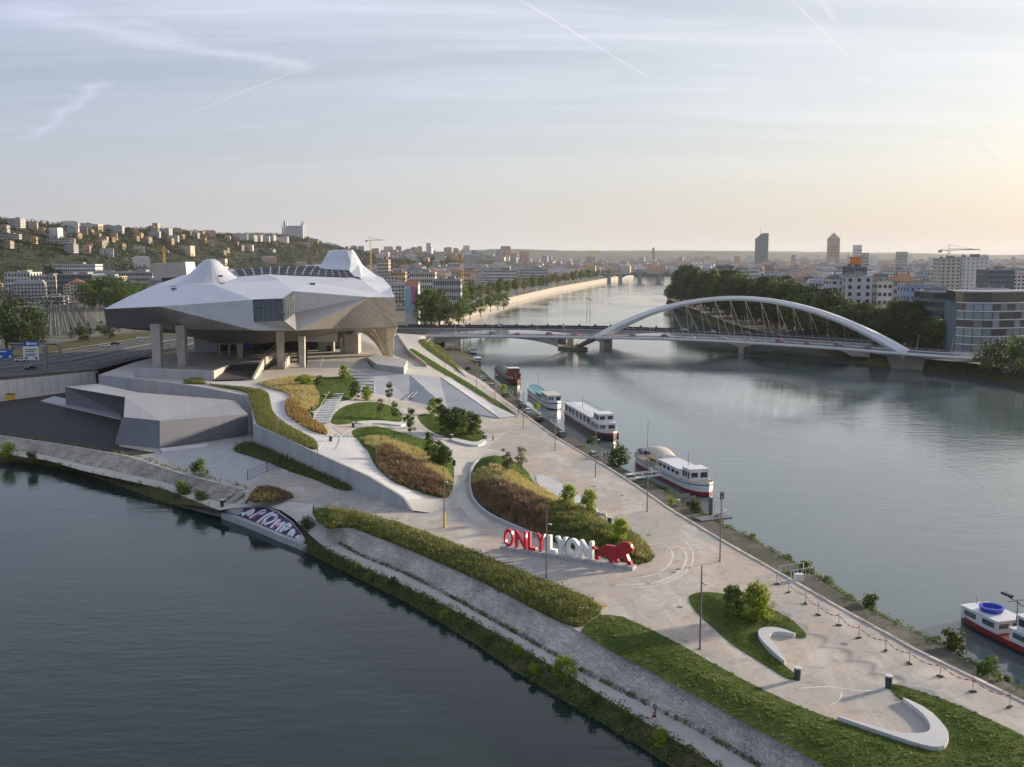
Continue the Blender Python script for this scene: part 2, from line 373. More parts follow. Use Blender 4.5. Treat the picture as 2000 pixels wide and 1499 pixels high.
# east bank: quay kerb and waterline as x(y)
KP = GL([(2300,1520,0),(2000,1372,0),(1899,1323,0),(1793,1273,0),(1726,1235,0),(1644,1190,0),(1500,1107,0),(1412,1057,0),(1312,997,0),(1255,957,0),(1190,915,0),(1150,892,0),(1082,852,0),(1020,807,0),(907,725,1.3),(860,690,2.4),(834,668,3.2)])
WP = GL([(2300,1500),(2000,1366),(1854,1280),(1766,1240),(1700,1204),(1606,1140),(1490,1072),(1412,1035),(1340,990),(1260,945),(1190,905),(1100,845),(1040,803),(960,740),(920,700),(890,668),(884,655)], WZ)
ky = [p.y for p in KP]; kx = [p.x for p in KP]; kz = [p.z for p in KP]; wy = [p.y for p in WP]; wx = [p.x for p in WP]
def KX(y): return float(np.interp(y, ky, kx))
def KZ(y): return float(np.interp(y, ky, kz))
def WX(y): return float(np.interp(y, wy, wx))
ys = list(np.arange(84, 575, 6.0))
KERB = [Vector((KX(y), y, KZ(y))) for y in ys]
def erow(t, z): return [Vector((KX(y)+(WX(y)-KX(y))*t, y, z)) for y in ys]
mb = MB(); mb.loft([[p+Vector((-0.5,0,-.02)) for p in KERB], [p+Vector((0.3,0,-0.05)) for p in KERB], erow(0.30, -2.4)]); struct(mb.build('river_bank', 'bank_green', smooth=True))
mb = MB(); mb.loft([erow(0.28, -2.45), erow(0.78, -2.5), erow(0.785, -2.9)]); struct(mb.build('quay_road', 'quay_road'))
mb = MB(); mb.loft([erow(0.782, -2.6), erow(0.9, -3.3), erow(1.0, WZ-0.3)]); struct(mb.build('quay_slope', 'bank_green'))
# kerb stones along the plaza's river edge
mbk = MB()
for i in range(0, len(KERB)-1):
    a, b = KERB[i], KERB[i+1]
    for k in range(3):
        p = a.lerp(b, k/3+0.006); q = a.lerp(b, (k+1)/3-0.006); d = (q-p).normalized(); n = Vector((d.y,-d.x,0))*0.25
        hgt = 0.13+rnd.uniform(-.03,.03)
        vs = [p-n, q-n, q+n, p+n]; mbk.add([v+Vector((0,0,-0.4)) for v in vs]+[v+Vector((0,0,hgt)) for v in vs], [[4,5,6,7],[0,1,5,4],[1,2,6,5],[2,3,7,6],[3,0,4,7]])
o = mbk.build('quay_kerb', 'stone'); o['kind'] = 'structure'
# skirt under the west edge, grassy foot, paths
n = 90
pe = resample(P_EDGE_W, n)
mb = MB(); mb.loft([resample(W_WATER, n), [Vector((p.x,p.y,-4.2)) for p in pe], [Vector((p.x,p.y,-0.03)) for p in pe]]); struct(mb.build('bank_foot', 'stone_warm'))
def strip(name, A, B, m, n=60, kind='structure', mid=None):
    a, b = resample(A, n), resample(B, n); rows = [a]
    if mid: rows += [[p.lerp(q, t)+Vector((0,0,dz)) for p, q in zip(a, b)] for t, dz in mid]
    rows.append(b); mb = MB(); mb.loft(rows); o = mb.build(name, m, smooth=bool(mid)); o['kind'] = kind; return o
WW_N = [p for p in W_WATER if p.x < -60]; WW_S = [p for p in W_WATER if p.x > -42]
strip('lower_path', PN_OUT, PN_IN, 'path_grit')
strip('lower_path', PS_OUT, PS_IN, 'path_grit')
strip('grassy_bank', WW_N, PN_OUT, 'bank_green', mid=[(.5,.35)])
strip('grassy_bank', [G(585,1072,WZ)]+WW_S, [G(596,1060,-3)]+PS_OUT, 'bank_green', mid=[(.5,.35)])
strip('ramp_path', GL([(440,983,-2.3),(480,984,-1.7),(520,982,-1),(562,977,-.2),(612,985,0.02)]), GL([(428,997,-2.4),(445,994,-2.1),(518,988,-1.2),(548,997,-.9),(610,1001,-.1)]), 'path_grit', 12)
strip('ramp_path', GL([(548,997,-.9),(572,1012,-1.4),(602,1042,-2.4),(640,1075,-3)]), GL([(610,1001,-.1),(622,1022,-.9),(640,1044,-2),(660,1060,-3)]), 'path_grit', 14)
# ---------------------------------------------------------------- plaza (level 0) and ground of the neighbourhood
def flat(name, poly, m, z=None, kind='structure'):
    vs = [Vector((p[0], p[1], (p[2] if z is None else z))) for p in poly]
    tr = mgeo.tessellate_polygon([[Vector((p.x,p.y,0)) for p in vs]]); fs = []
    for a, b, c in tr:
        cr = (vs[b].x-vs[a].x)*(vs[c].y-vs[a].y)-(vs[b].y-vs[a].y)*(vs[c].x-vs[a].x)
        fs.append([a,b,c] if cr > 0 else [c,b,a])
    mb = MB(); mb.add(vs, fs); o = mb.build(name, m); o['kind'] = kind; return o
pz = [(p.x,p.y) for p in P_EDGE_W] + [(45,60),(75,60)] + [(p.x,p.y) for p in KERB if p.y < 330]
pz += [(-20,400),(-60,420),(-400,420),(-400,350)]
flat('plaza', pz, 'gravel', 0.0)
# city ground west of the river, east of the river, and north of its bend
WB = [(-36,560),(-48,600),(-52,660),(-48,740),(-40,820),(-14,1040),(60,1450),(208,2110),(290,2450)]
flat('city_ground', [(-400,422),(-152,422),(-150,560)]+WB+[(240,2650),(-3600,2650),(-3600,422)], 'city_dirt', 2.0)
EB = [(236,280),(222,380),(209,420),(200,450),(176,480),(163,560),(153,640),(150,700),(166,1100),(285,1800),(342,2190),(390,2480)]
flat('city_ground', EB+[(470,2650),(4200,2650),(4200,280)], 'city_dirt', 0.6)
flat('city_ground', [(-8000,2650),(240,2650),(470,2650),(8000,2650),(8000,14000),(-8000,14000)], 'city_dirt', 1.6)
flat('riverside_verge', [(x+6,y) for x, y in EB]+[(x+60,y) for x, y in EB[::-1]], 'hill_green', 0.64)
# river walls of those grounds
mb = MB(); mb.loft([[Vector((x,y,WZ-.5)) for x, y in WB], [Vector((x-1,y,2.0)) for x, y in WB]]); tag(mb.build('quay_wall', 'stone_warm'), 'long pale stone quay wall lining the river beyond the bridges', 'wall')
mb = MB(); mb.loft([[Vector((x-2,y,WZ-.5)) for x, y in EB], [Vector((x+7,y,0.6)) for x, y in EB]]); struct(mb.build('river_bank', 'bank_green'))
# ---------------------------------------------------------------- raised park: height field
HC = [(310,716,6),(357,712,6),(430,741,6),(495,747,6),(560,722,6),(600,719,6),(680,722,6),(735,698,6.2),(690,700,6),(640,700,6),(192,733,6.2),(262,708,6.2),(347,687,6.2),(400,672,6.2),(400,758,6),(345,750,6),(480,700,6),
 (527,770,5.8),(540,800,5.4),(486,775,5.8),(496,830,5.4),(620,862,4.6),(620,887,4.5),(660,872,4.2),(720,897,3.5),(720,932,3.7),(757,925,2.6),(785,972,1.7),(822,975,0.4),(806,998,0.05),(840,992,0),
 (880,962,0),(892,905,0.2),(805,824,1.4),(690,836,3.0),(650,802,4.2),(642,762,5.0),(735,782,2.2),(812,792,0.7),(700,762,3.0),(800,784,.6),(875,800,.3),(972,817,0),(1012,812,0),(800,850,1.6),(840,880,1.2),(760,900,2.4),(845,960,.5),
 (700,740,4.8),(857,738,4.0),(920,780,1.4),(735,724,6),
 (900,960,0),(950,880,0),(1000,860,0),(880,855,.1),(930,850,0),(905,1000,0),(850,820,.3),
 (1000,795,0.1),(907,727,1.3),(860,691,2.4),(836,670,3.2),(800,662,4.2),(790,652,4.8),(850,705,2.6),(760,680,5.4),(820,712,4.0),(870,735,2.9)]
_hp = np.array([[*G(u,v,z)[:2], z] for u, v, z in HC])
_R = np.hypot(_hp[:,None,0]-_hp[None,:,0], _hp[:,None,1]-_hp[None,:,1])
_A = np.block([[_R+np.eye(len(_hp))*-1.5, np.ones((len(_hp),1))],[np.ones((1,len(_hp))), np.zeros((1,1))]])
_w = np.linalg.solve(_A, np.append(_hp[:,2], 0))
RA_pix = [(806,1000,.03),(785,972,2.0),(720,932,3.9),(620,887,4.7),(496,830,5.4),(486,775,5.8),(400,758,6),(345,750,6),(192,733,6.2),(262,708,6.2),(347,687,6.2),(400,672,6.2)]
RA = [tuple(p[:2]) for p in GL(RA_pix)] + [(-110,560),(-62,562)] + [(KX(y)-0.35, y) for y in np.arange(555, 312, -8)] + [tuple(G(u,v,0)[:2]) for u, v in ((1000,840),(958,870),(915,930),(885,985),(840,1003))]
def HZ(P):
    P = np.atleast_2d(np.asarray(P, float))[:, :2]
    R = np.hypot(P[:,None,0]-_hp[None,:,0], P[:,None,1]-_hp[None,:,1])
    z = R@_w[:-1]+_w[-1]
    return np.where(inpoly(P, RA), np.clip(z, 0, 6.4)+0.03, 0.0)
def hz(x, y): return float(HZ([(x, y)])[0])
def GH(u, v):
    z = 3.0
    for _ in range(25):
        p = G(u, v, z); z = 0.5*z+0.5*hz(p.x, p.y)
    p = G(u, v, z); return Vector((p.x, p.y, hz(p.x, p.y)))
def sheet(name, poly, m, off=0.06, mound=0.0, fall=4.0, step=1.5, kind='structure', zf=None, smooth=True, parent=None):
    """triangulated sheet over a polygon (world xy), following the ground, optionally swelling to a mound"""
    n = len(poly); P = np.array([p[:2] for p in poly], float)
    x0, y0 = P.min(0); x1, y1 = P.max(0)
    gx, gy = np.meshgrid(np.arange(x0, x1, step), np.arange(y0, y1, step)); Q = np.c_[gx.ravel(), gy.ravel()]
    Q = Q + np.random.RandomState(1).uniform(-.2*step, .2*step, Q.shape)
    Q = Q[inpoly(Q, poly)]
    if len(Q): Q = Q[polydist(Q, poly) > step*0.45]
    A = np.vstack([P, Q]) if len(Q) else P
    r = mgeo.delaunay_2d_cdt([Vector(p) for p in A], [(i, (i+1) % n) for i in range(n)], [list(range(n))], 1, 1e-4)
    V = np.array([tuple(v) for v in r[0]]); F = np.array([list(f) for f in r[2] if len(f) == 3])
    z = (HZ(V) if zf is None else zf(V)) + off
    if mound:
        d = np.clip(polydist(V, poly)/fall, 0, 1); z = z + mound*(d*d*(3-2*d))
    me = np_mesh(name, np.c_[V, z], F, m, smooth=smooth)
    o = link(name, me, parent); 
    if kind: o['kind'] = kind
    return o
sheet('park_ground', RA, 'terrace_paving', off=0.0, step=2.5, zf=lambda V: np.clip(HZ(V*0.9995+np.array([[-30,300]])*0.0005), 0, 6.4))
# ================================================================ planting helpers
leafmat('tuft_green', (0.075,0.14,0.020), (0.17,0.225,0.046), 0.3, 0, 0.5, 'World')
leafmat('tuft_olive', (0.13,0.17,0.036), (0.26,0.25,0.085), 0.3, 0, 0.5, 'World')
leafmat('tuft_yellow', (0.46,0.39,0.15), (0.64,0.54,0.25), 0.3, 0, 0.5, 'World')
leafmat('tuft_brown', (0.16,0.105,0.062), (0.30,0.21,0.12), 0.3, 0, 0.5, 'World')
leafmat('tuft_orange', (0.30,0.18,0.062), (0.44,0.30,0.11), 0.3, 0, 0.5, 'World')
leafmat('shrub_green', (0.060,0.105,0.024), (0.165,0.20,0.055), 0.3, 0, 0.7, 'World')
def tufts(name, poly, dens, h, zf, m, seed=1, k=5, w=0.10, lean=0.5, label=None, keep=None, rad=None):
    if k == 7: k, dens, h, rad = 22, dens*.30, h*1.25, .30
    rs = np.random.RandomState(seed); P = np.array([p[:2] for p in poly], float); x0, y0 = P.min(0); x1, y1 = P.max(0)
    n = int((x1-x0)*(y1-y0)*dens); Q = np.c_[rs.uniform(x0,x1,n), rs.uniform(y0,y1,n)]; Q = Q[inpoly(Q, poly)]
    if keep is not None: Q = Q[keep(Q, rs)]
    if len(Q) == 0: return None
    z = zf(Q); n = len(Q)
    B = np.repeat(np.c_[Q, z], k, 0); a = rs.uniform(0, 2*np.pi, n*k); b = a + rs.uniform(-.8,.8,n*k)
    hh = h*rs.uniform(0.5,1.25,n*k)*np.repeat(rs.uniform(.7,1.3,n), k); ln = lean*hh*rs.uniform(0.2,1,n*k)
    base = B + np.c_[np.cos(a), np.sin(a), 0*a]*((rad or w*1.5)*np.sqrt(rs.uniform(0,1,n*k)))[:,None]; b = np.where(rs.uniform(0,1,n*k) < .7, a+rs.uniform(-.6,.6,n*k), b); ww = w*rs.uniform(.6,1.4,n*k)
    sx = np.c_[-np.sin(b), np.cos(b), 0*b]*ww[:,None]
    top = base + np.c_[np.cos(b)*ln, np.sin(b)*ln, hh]
    V = np.stack([base-sx, base+sx, top+sx*0.3], 1).reshape(-1,3); V[:,2] -= 0.02
    F = np.arange(len(V)).reshape(-1,3)
    o = link(name, np_mesh(name, V, F, m), kind='stuff')
    if label: tag(o, label, 'grass' if 'grass' in name else 'plants')
    return o
def leafcloud(C, R, per, ls, rs, flat=1.0):
    """leaf quads spread over small balls with centres C and radii R"""
    n = len(C); d = rs.normal(size=(n*per,3)); d /= np.linalg.norm(d, axis=1)[:,None]
    r = np.repeat(R, per)*rs.uniform(0.55,1.05,n*per)**0.6
    P = np.repeat(C, per, 0) + d*r[:,None]*np.array([1,1,flat])
    nn = d + rs.normal(size=d.shape)*0.55; nn /= np.linalg.norm(nn, axis=1)[:,None]
    t = np.cross(nn, rs.normal(size=d.shape)); t /= np.linalg.norm(t, axis=1)[:,None]; b = np.cross(nn, t)
    s = (ls*rs.uniform(.6,1.35,n*per))[:,None]
    V = np.stack([P-t*s*.5, P-b*s*.28+nn*s*.08, P+t*s*.5, P+b*s*.28+nn*s*.08], 1).reshape(-1,3)
    return V, np.arange(len(V)).reshape(-1,4)
def clumps(name, poly, dens, r, zf, m, seed=2, per=26, ls=0.28, label=None, cat='plants', flat=0.8, kind='stuff', pts=None):
    rs = np.random.RandomState(seed)
    if pts is None:
        P = np.array([p[:2] for p in poly], float); x0, y0 = P.min(0); x1, y1 = P.max(0)
        n = int((x1-x0)*(y1-y0)*dens); Q = np.c_[rs.uniform(x0,x1,n), rs.uniform(y0,y1,n)]; Q = Q[inpoly(Q, poly)]; z = zf(Q)
    else: Q = np.array(pts)[:, :2]; z = np.array(pts)[:, 2]
    R = r*rs.uniform(0.55,1.3,len(Q))
    V, F = leafcloud(np.c_[Q, z+R*0.45], R, per, ls, rs, flat)
    o = link(name, np_mesh(name, V, F, m), kind=kind)
    if label: tag(o, label, cat)
    return o
def WPOLY(pix, it=2, z=None): 
    pp = chaikin([(float(a), float(b)) for a, b in pix], it) if it else pix
    return [tuple((GH(a, b) if z is None else G(a, b, z))[:2]) for a, b in pp]
ISL = {}
def island(key, pix, m, mound, fall, name='lawn', off=0.05, it=2, step=1.6):
    poly = WPOLY(pix, it, 0.0 if key in ('near','south','west','sign','shrubs','wedge') else None); P = poly
    low = key in ('near','south','west','sign','shrubs','wedge'); base = (lambda Q: np.zeros(len(Q))) if low else HZ
    def zf(Q):
        d = np.clip(polydist(Q, P)/fall, 0, 1); return base(Q)+off+mound*(d*d*(3-2*d))
    ISL[key] = (poly, zf)
    return sheet(name, poly, m, off, mound, fall, step, zf=base)
# ---------------------------------------------------------------- lawns and beds
island('near', [(1346,1162),(1375,1156),(1415,1160),(1450,1170),(1507,1190),(1550,1212),(1582,1247),(1555,1248),(1535,1237),(1505,1233),(1482,1240),(1482,1252),(1500,1275),(1530,1298),(1555,1318),(1553,1330),(1532,1325),(1490,1297),(1432,1262),(1387,1222),(1360,1197),(1346,1175)], 'lawn_dark', 0.7, 5)
island('south', [(1130,1230),(1187,1192),(1300,1243),(1425,1315),(1525,1365),(1605,1398),(1660,1415),(1729,1436),(1790,1458),(1830,1469),(1848,1460),(1852,1440),(1838,1415),(1800,1390),(1762,1370),(1745,1355),(1738,1342),(1745,1335),(1820,1358),(1900,1390),(2000,1438),(2300,1590),(2300,1720),(1950,1720),(1620,1503),(1485,1429),(1325,1341),(1200,1276),(1150,1247)], 'lawn_dark', 0.35, 4, it=1)
island('west', [(612,1000),(622,991),(660,995),(700,1003),(800,1032),(900,1070),(985,1107),(1100,1152),(1185,1188),(1150,1215),(1130,1230),(1072,1207),(950,1140),(800,1075),(720,1043),(685,1030),(655,1032),(640,1035),(622,1020)], 'lawn_dark', 0.5, 3)
island('sign', [(917,960),(915,935),(920,915),(932,900),(955,890),(985,892),(1025,912),(1046,950),(1095,982),(1140,992),(1175,1003),(1195,1030),(1235,1040),(1262,1065),(1277,1085),(1272,1100),(1235,1103),(1180,1090),(1100,1065),(1050,1050),(1000,1028),(950,1003),(925,980)], 'lawn', 1.9, 7)
island('mid', [(683,845),(700,835),(740,833),(800,850),(845,865),(870,880),(885,905),(888,930),(884,955),(875,975),(850,972),(800,955),(765,940),(735,915),(720,885),(700,862)], 'lawn', 1.1, 6)
island('upper', [(642,825),(660,800),(690,787),(740,785),(780,800),(788,815),(785,825),(740,828),(700,825),(660,832)], 'lawn', 0.7, 6)
island('grove', [(813,812),(830,808),(860,815),(900,825),(935,838),(952,850),(950,862),(920,868),(880,858),(845,845),(825,830)], 'lawn_dark', 0.6, 6)
island('top', [(498,750),(560,738),(600,735),(640,738),(690,733),(705,748),(698,768),(685,782),(655,786),(640,783),(625,795),(605,810),(600,820),(640,845),(635,853),(600,838),(562,812),(558,795),(570,775),(560,768),(520,758)], 'lawn_dark', 0.5, 4)
island('wall', [(346,750),(400,751),(450,756),(505,761),(525,770),(527,790),(533,810),(560,832),(590,847),(621,866),(620,884),(555,857),(525,842),(502,831),(492,800),(488,777),(437,768),(400,760)], 'lawn_dark', 0.25, 3)
island('shrubs', [(447,880),(485,865),(520,877),(565,885),(605,900),(650,920),(687,952),(685,960),(660,957),(615,937),(575,925),(540,910),(500,895)], 'lawn_dark', 0.4, 3)
island('wedge', [(480,982),(500,952),(530,952),(560,962),(579,971),(562,977),(520,982)], 'lawn_dark', 0.3, 3)
island('slope', [(800,680),(812,685),(887,732),(930,757),(1012,814),(1006,817),(925,764),(882,739),(837,714),(800,692)], 'lawn', 0.15, 2, off=0.12)
island('bridge', [(815,666),(825,662),(850,667),(872,689),(905,727),(906,732),(887,720),(860,702),(830,682)], 'lawn', 0.4, 3, off=0.12)
# mown grass texture, tall ornamental grass, brown seed heads
def area(key): return ISL[key][0], ISL[key][1]
for key, dens, h, m in (('near',14,.12,'tuft_green'),('south',13,.13,'tuft_green'),('sign',7,.16,'tuft_green'),('mid',7,.16,'tuft_green'),('upper',6,.18,'tuft_green'),('grove',5,.2,'tuft_green'),('top',5,.2,'tuft_green'),('slope',5,.2,'tuft_green'),('bridge',4,.25,'tuft_olive')):
    p, zf = area(key); tufts('grass', p, dens, h, zf, m, seed=len(key)*7, k=4, w=0.07, label={'near':'short green grass on the lawn under the paired young trees','south':'green lawn grass along the top of the long stone wall','sign':'short grass on the mound behind the letter sign','mid':'short grass on the mound beside the white ramp','upper':'short grass on the lawn above the curving seat','grove':'short grass under the dense grove of saplings','top':'short grass on the shaded lawn below the museum steps','slope':'narrow grass strip beside the sloping grey slab','bridge':'grass on the verge leading to the bridge end'}[key])
def zone(key, pix): return WPOLY(pix, 1, 0.0 if key == 'sign' else None), ISL[key][1]
p, zf = area('south'); tufts('weeds', p, .8, .22, zf, 'tuft_olive', seed=5, k=6, w=.10, lean=.9, label='broad leafy weeds dotted over the lawn above the stone wall')
p, zf = zone('sign', [(920,955),(930,945),(990,962),(1040,985),(1074,1010),(1066,1052),(1040,1048),(1000,1028),(955,1003),(930,982)])
tufts('seed_head_grass', p, 11, .75, zf, 'tuft_brown', 11, 7, .10, .5, 'brown seed-head grass on the mound behind the letter sign')
p, zf = zone('sign', [(918,928),(950,922),(1000,934),(1050,952),(1098,980),(1105,994),(1050,988),(1000,970),(950,953),(918,950)])
tufts('straw_grass', p, 9, .6, zf, 'tuft_yellow', 12, 7, .07, .7, 'straw yellow ornamental grass crowning the mound behind the letter sign')
p, zf = zone('sign', [(1068,1012),(1100,988),(1150,1005),(1190,1030),(1240,1042),(1277,1085),(1272,1100),(1235,1103),(1160,1085),(1065,1054)])
tufts('tall_grass', p, 6, .6, zf, 'tuft_olive', 13, 7, .09, .6, 'olive tall grass around the red lion figure')
clumps('low_shrubs', p, 1.1, .55, zf, 'shrub_green', 14, 22, .22, 'low green shrubs on the mound behind the white letters')
p, zf = zone('sign', [(1100,995),(1150,1008),(1195,1030),(1195,1048),(1150,1030),(1110,1015)])
tufts('straw_grass', p, 6, .6, zf, 'tuft_yellow', 15, 7, .07, .7, 'straw yellow grass below the paired bushes on the sign mound')
p, zf = zone('sign', [(1235,1045),(1262,1065),(1277,1085),(1272,1100),(1240,1100)])
tufts('straw_grass', p, 4, .55, zf, 'tuft_yellow', 16, 7, .07, .7, 'straw yellow grass at the rounded end beside the lion')
p, zf = zone('mid', [(733,885),(760,878),(790,903),(830,925),(868,945),(880,974),(850,972),(800,956),(765,941),(738,916)])
tufts('seed_head_grass', p, 9, .8, zf, 'tuft_brown', 21, 7, .10, .5, 'brown seed-head grass spilling beside the white ramp')
p, zf = zone('mid', [(703,856),(760,868),(830,893),(880,930),(886,950),(830,925),(770,890),(722,878)])
tufts('straw_grass', p, 8, .6, zf, 'tuft_yellow', 22, 7, .07, .7, 'straw yellow grass band on the mound beside the white ramp')
p, zf = zone('top', [(498,750),(560,741),(600,738),(625,742),(610,760),(625,775),(618,795),(600,805),(575,800),(570,778),(560,768),(520,758)])
tufts('straw_grass', p, 8, .6, zf, 'tuft_yellow', 23, 7, .08, .7, 'golden straw grass on the bank below the museum columns')
p, zf = zone('top', [(562,780),(580,785),(600,815),(640,843),(636,853),(600,840),(562,814),(556,797)])
tufts('rust_grass', p, 10, .7, zf, 'tuft_orange', 24, 7, .10, .5, 'rust orange grass edging the winding white path')
p, zf = area('wall'); tufts('tall_grass', p, 8, .6, zf, 'tuft_olive', 25, 6, .10, .5, 'olive tall grass along the top of the concrete ramp wall')
clumps('low_shrubs', p, .8, .45, zf, 'shrub_green', 26, 20, .22, 'low shrubs along the top of the concrete ramp wall')
p, zf = area('shrubs'); clumps('low_shrubs', p, 1.7, .85, zf, 'shrub_green', 27, 34, .25, 'dense green shrub bed at the foot of the concrete ramp wall')
tufts('tall_grass', p, 3, .7, zf, 'tuft_olive', 28, 6, .10, .6, 'olive grass among the shrubs below the concrete ramp wall')
p, zf = area('wedge'); tufts('seed_head_grass', p, 6, .6, zf, 'tuft_brown', 29, 6, .1, .5, 'brown grass wedge between the yard and the graffiti slope')
clumps('low_shrubs', p, .7, .5, zf, 'shrub_green', 30, 24, .22, 'dark shrubs in the wedge bed near the graffiti slope')
p, zf = area('west'); clumps('taller_shrubs', p, .22, .95, zf, 'shrub_green', 131, 40, .3, 'taller leafy shrubs scattered through the long bed above the wall')
clumps('low_shrubs', p, 1.0, .5, zf, 'shrub_green', 31, 26, .2, 'long bed of low green shrubs above the stone wall')
tufts('tall_grass', p, 13, .6, zf, 'tuft_olive', 32, 6, .09, .6, 'olive grass through the long shrub bed above the stone wall', keep=lambda Q, rs: Q[:,0] > -33)
tufts('straw_grass', [tuple(GH(u,v)[:2]) for u, v in ((640,994),(700,1003),(800,1032),(900,1070),(985,1107),(1100,1152),(1185,1188),(1175,1193),(1095,1162),(980,1117),(895,1080),(795,1042),(700,1013),(640,1003))], 4, .55, ISL['west'][1], 'tuft_yellow', 33, 6, .07, .7, 'straw grass fringe along the plaza edge of the shrub bed')
# ---------------------------------------------------------------- river bank growth
def along(A, B, n, rs, z=True):
    a, b = resample(A, 200), resample(B, 200); out = []
    for _ in range(n):
        i = rs.uniform(0, 198.99); k = int(i); f = i-k; t = rs.uniform(0, 1)
        p = a[k].lerp(a[k+1], f).lerp(b[k].lerp(b[k+1], f), t); out.append((p.x, p.y, p.z))
    return out
rs = np.random.RandomState(41)
WWN = [G(-60,895,WZ)]+[p for p in WW_N if p.x > -140]; 
clumps('bank_plants', None, 0, .62, None, 'shrub_green', 42, 26, .26, 'tangled green plants along the left river edge below the stone wall', pts=along([G(590,1068,WZ)]+WW_S, [G(600,1056,-2.8)]+PS_OUT, 950, rs))
clumps('bank_plants', None, 0, .6, None, 'tuft_olive', 43, 14, .3, 'dry yellowish plants mixed along the left river edge', pts=along(WW_S, PS_OUT, 330, rs))
NB = [p for p in PN_OUT if p.x > -160]
clumps('bank_plants', None, 0, .6, None, 'shrub_green', 44, 22, .26, 'green plants on the left river edge below the grey pavilion', pts=along(WW_N, PN_OUT, 330, rs))
clumps('bank_plants', None, 0, .42, None, 'tuft_olive', 45, 16, .22, 'weeds along the top of the stone slope by the grey pavilion', pts=[(p[0]+rs.uniform(0,1.8), p[1]+rs.uniform(0,2.2), 0.05) for p in along(WN_TOP[2:], WN_TOP[2:], 260, rs)])
clumps('bank_plants', None, 0, .42, None, 'shrub_green', 46, 20, .2, 'dark weeds growing where the stone wall meets the lower path', pts=[(p[0], p[1], p[2]) for p in along(PS_IN, PS_IN, 520, rs)])
er, ew = [p for p in erow(0.80,-2.7) if p.y < 232], [p for p in erow(0.99,WZ) if p.y < 232]
clumps('bank_plants', None, 0, .75, None, 'shrub_green', 47, 28, .28, 'green plants along the right river edge below the quay', pts=along(er, ew, 620, rs))
er, ew = [p for p in erow(0.04,-0.2) if p.y < 560], [p for p in erow(0.28,-2.3) if p.y < 560]
clumps('bank_plants', None, 0, .4, None, 'tuft_olive', 48, 14, .22, 'dry weeds on the slope below the quay kerb', pts=along(er, ew, 620, rs))
# ---------------------------------------------------------------- stone walls: separate blocks over a backing
def unit_stone(i):
    r = random.Random(100+i); j = lambda: r.uniform(-.035,.035)
    v = [(-.5,-.5,-1),(.5,-.5,-1),(.5,.5,-1),(-.5,.5,-1)]
    v += [(-.44+j(),-.42+j(),r.uniform(.5,1)),(.44+j(),-.42+j(),r.uniform(.5,1)),(.44+j(),.42+j(),r.uniform(.5,1)),(-.44+j(),.42+j(),r.uniform(.5,1))]
    return v, [[4,5,6,7],[0,1,5,4],[1,2,6,5],[2,3,7,6],[3,0,4,7]]
STM = []
for i in range(10):
    v, f = unit_stone(i); me = bpy.data.meshes.new('stone'); me.from_pydata(v, [], f); me.materials.append(MATS['stone']); STM.append(me)
def stone_wall(label, base, top, course, lmin, lmax, single, seed, m='stone'):
    r = random.Random(seed); th = thing('stone_wall', label, 'wall'); N = 400
    a, b = resample(base, N), resample(top, N)
    mb = MB(); mb.loft([[p+Vector((0,0,-.3)) for p in resample(base, 100)], [p+Vector((0,0,-.02)) for p in resample(top, 100)]]); mb.build('backing', 'mortar', th)
    L = sum((a[i+1]-a[i]).length for i in range(N-1)); hgt = sum((a[i]-b[i]).length for i in range(0, N, 20))/len(range(0, N, 20)); nc = max(2, round(hgt/course))
    def at(s, t):
        i = min(max(s/L, 0), 1)*(N-1.001); k = int(i); f = i-k
        return a[k].lerp(a[k+1], f).lerp(b[k].lerp(b[k+1], f), t)
    mats = []
    for c in range(nc):
        s = r.uniform(0, lmax)
        while s < L-lmax:
            ln = r.uniform(lmin, lmax); p = at(s+ln/2, (c+.5)/nc); ex = (at(s+ln, (c+.5)/nc)-at(s, (c+.5)/nc)); ey = at(s+ln/2, (c+1)/nc)-at(s+ln/2, c/nc)
            ey = ey-ex*(ey.dot(ex)/max(1e-9, ex.dot(ex))); nz = ex.cross(ey); nz.normalize()
            if nz.z < 0: nz = -nz
            M = Matrix.Identity(4); ex = ex*0.985; ey = ey*0.985; nz = nz*r.uniform(.05,.13)
            for q in range(3): M[q][0], M[q][1], M[q][2], M[q][3] = ex[q], ey[q], nz[q], p[q]
            if M.determinant() < 0:
                for q in range(3): M[q][0] = -M[q][0]
            mats.append((p.y, M)); s += ln
    mats.sort(key=lambda t: t[0]); vis = [t for t in mats if abs(t[1][0][3]/max(t[0],1)) < .52 and t[0] > 96]
    big = set(id(t) for t in vis[:single])
    for t in vis[:single]:
        o = link('stone', STM[r.randrange(10)], th); o.matrix_world = t[1]
    V = []; Fc = []
    for t in mats:
        if id(t) in big: continue
        v, f = unit_stone(r.randrange(10)); o0 = len(V); V += [tuple(t[1] @ Vector(x)) for x in v]; Fc += [[i+o0 for i in q] for q in f]
    mb = MB(); mb.add(V, Fc); mb.build('stones', m, th, kind='stuff')
    mb = MB(); cp = resample(top, 130)
    for i in range(129):
        p, q = cp[i].lerp(cp[i+1], .01), cp[i].lerp(cp[i+1], .99); d = (q-p).normalized(); w = Vector((-d.y, d.x, 0))
        if w.y < 0: w = -w
        vs = [p-w*.12, q-w*.12, q+w*.45, p+w*.45]; h = .12+r.uniform(-.02,.02)
        mb.add([x+Vector((0,0,-.2)) for x in vs]+[x+Vector((0,0,h)) for x in vs], [[4,5,6,7],[0,1,5,4],[1,2,6,5],[2,3,7,6],[3,0,4,7]])
    mb.build('coping', 'concrete_warm', th, kind='stuff')
    return th
stone_wall('long sloping grey stone wall between the lower path and shrub bed', PS_IN, WS_TOP, .33, .45, 1.0, 290, 5)
stone_wall('rough stone slope between the left riverside path and the dark yard', PN_IN[1:], WN_TOP[1:], .5, .7, 1.5, 0, 6, 'stone_warm')
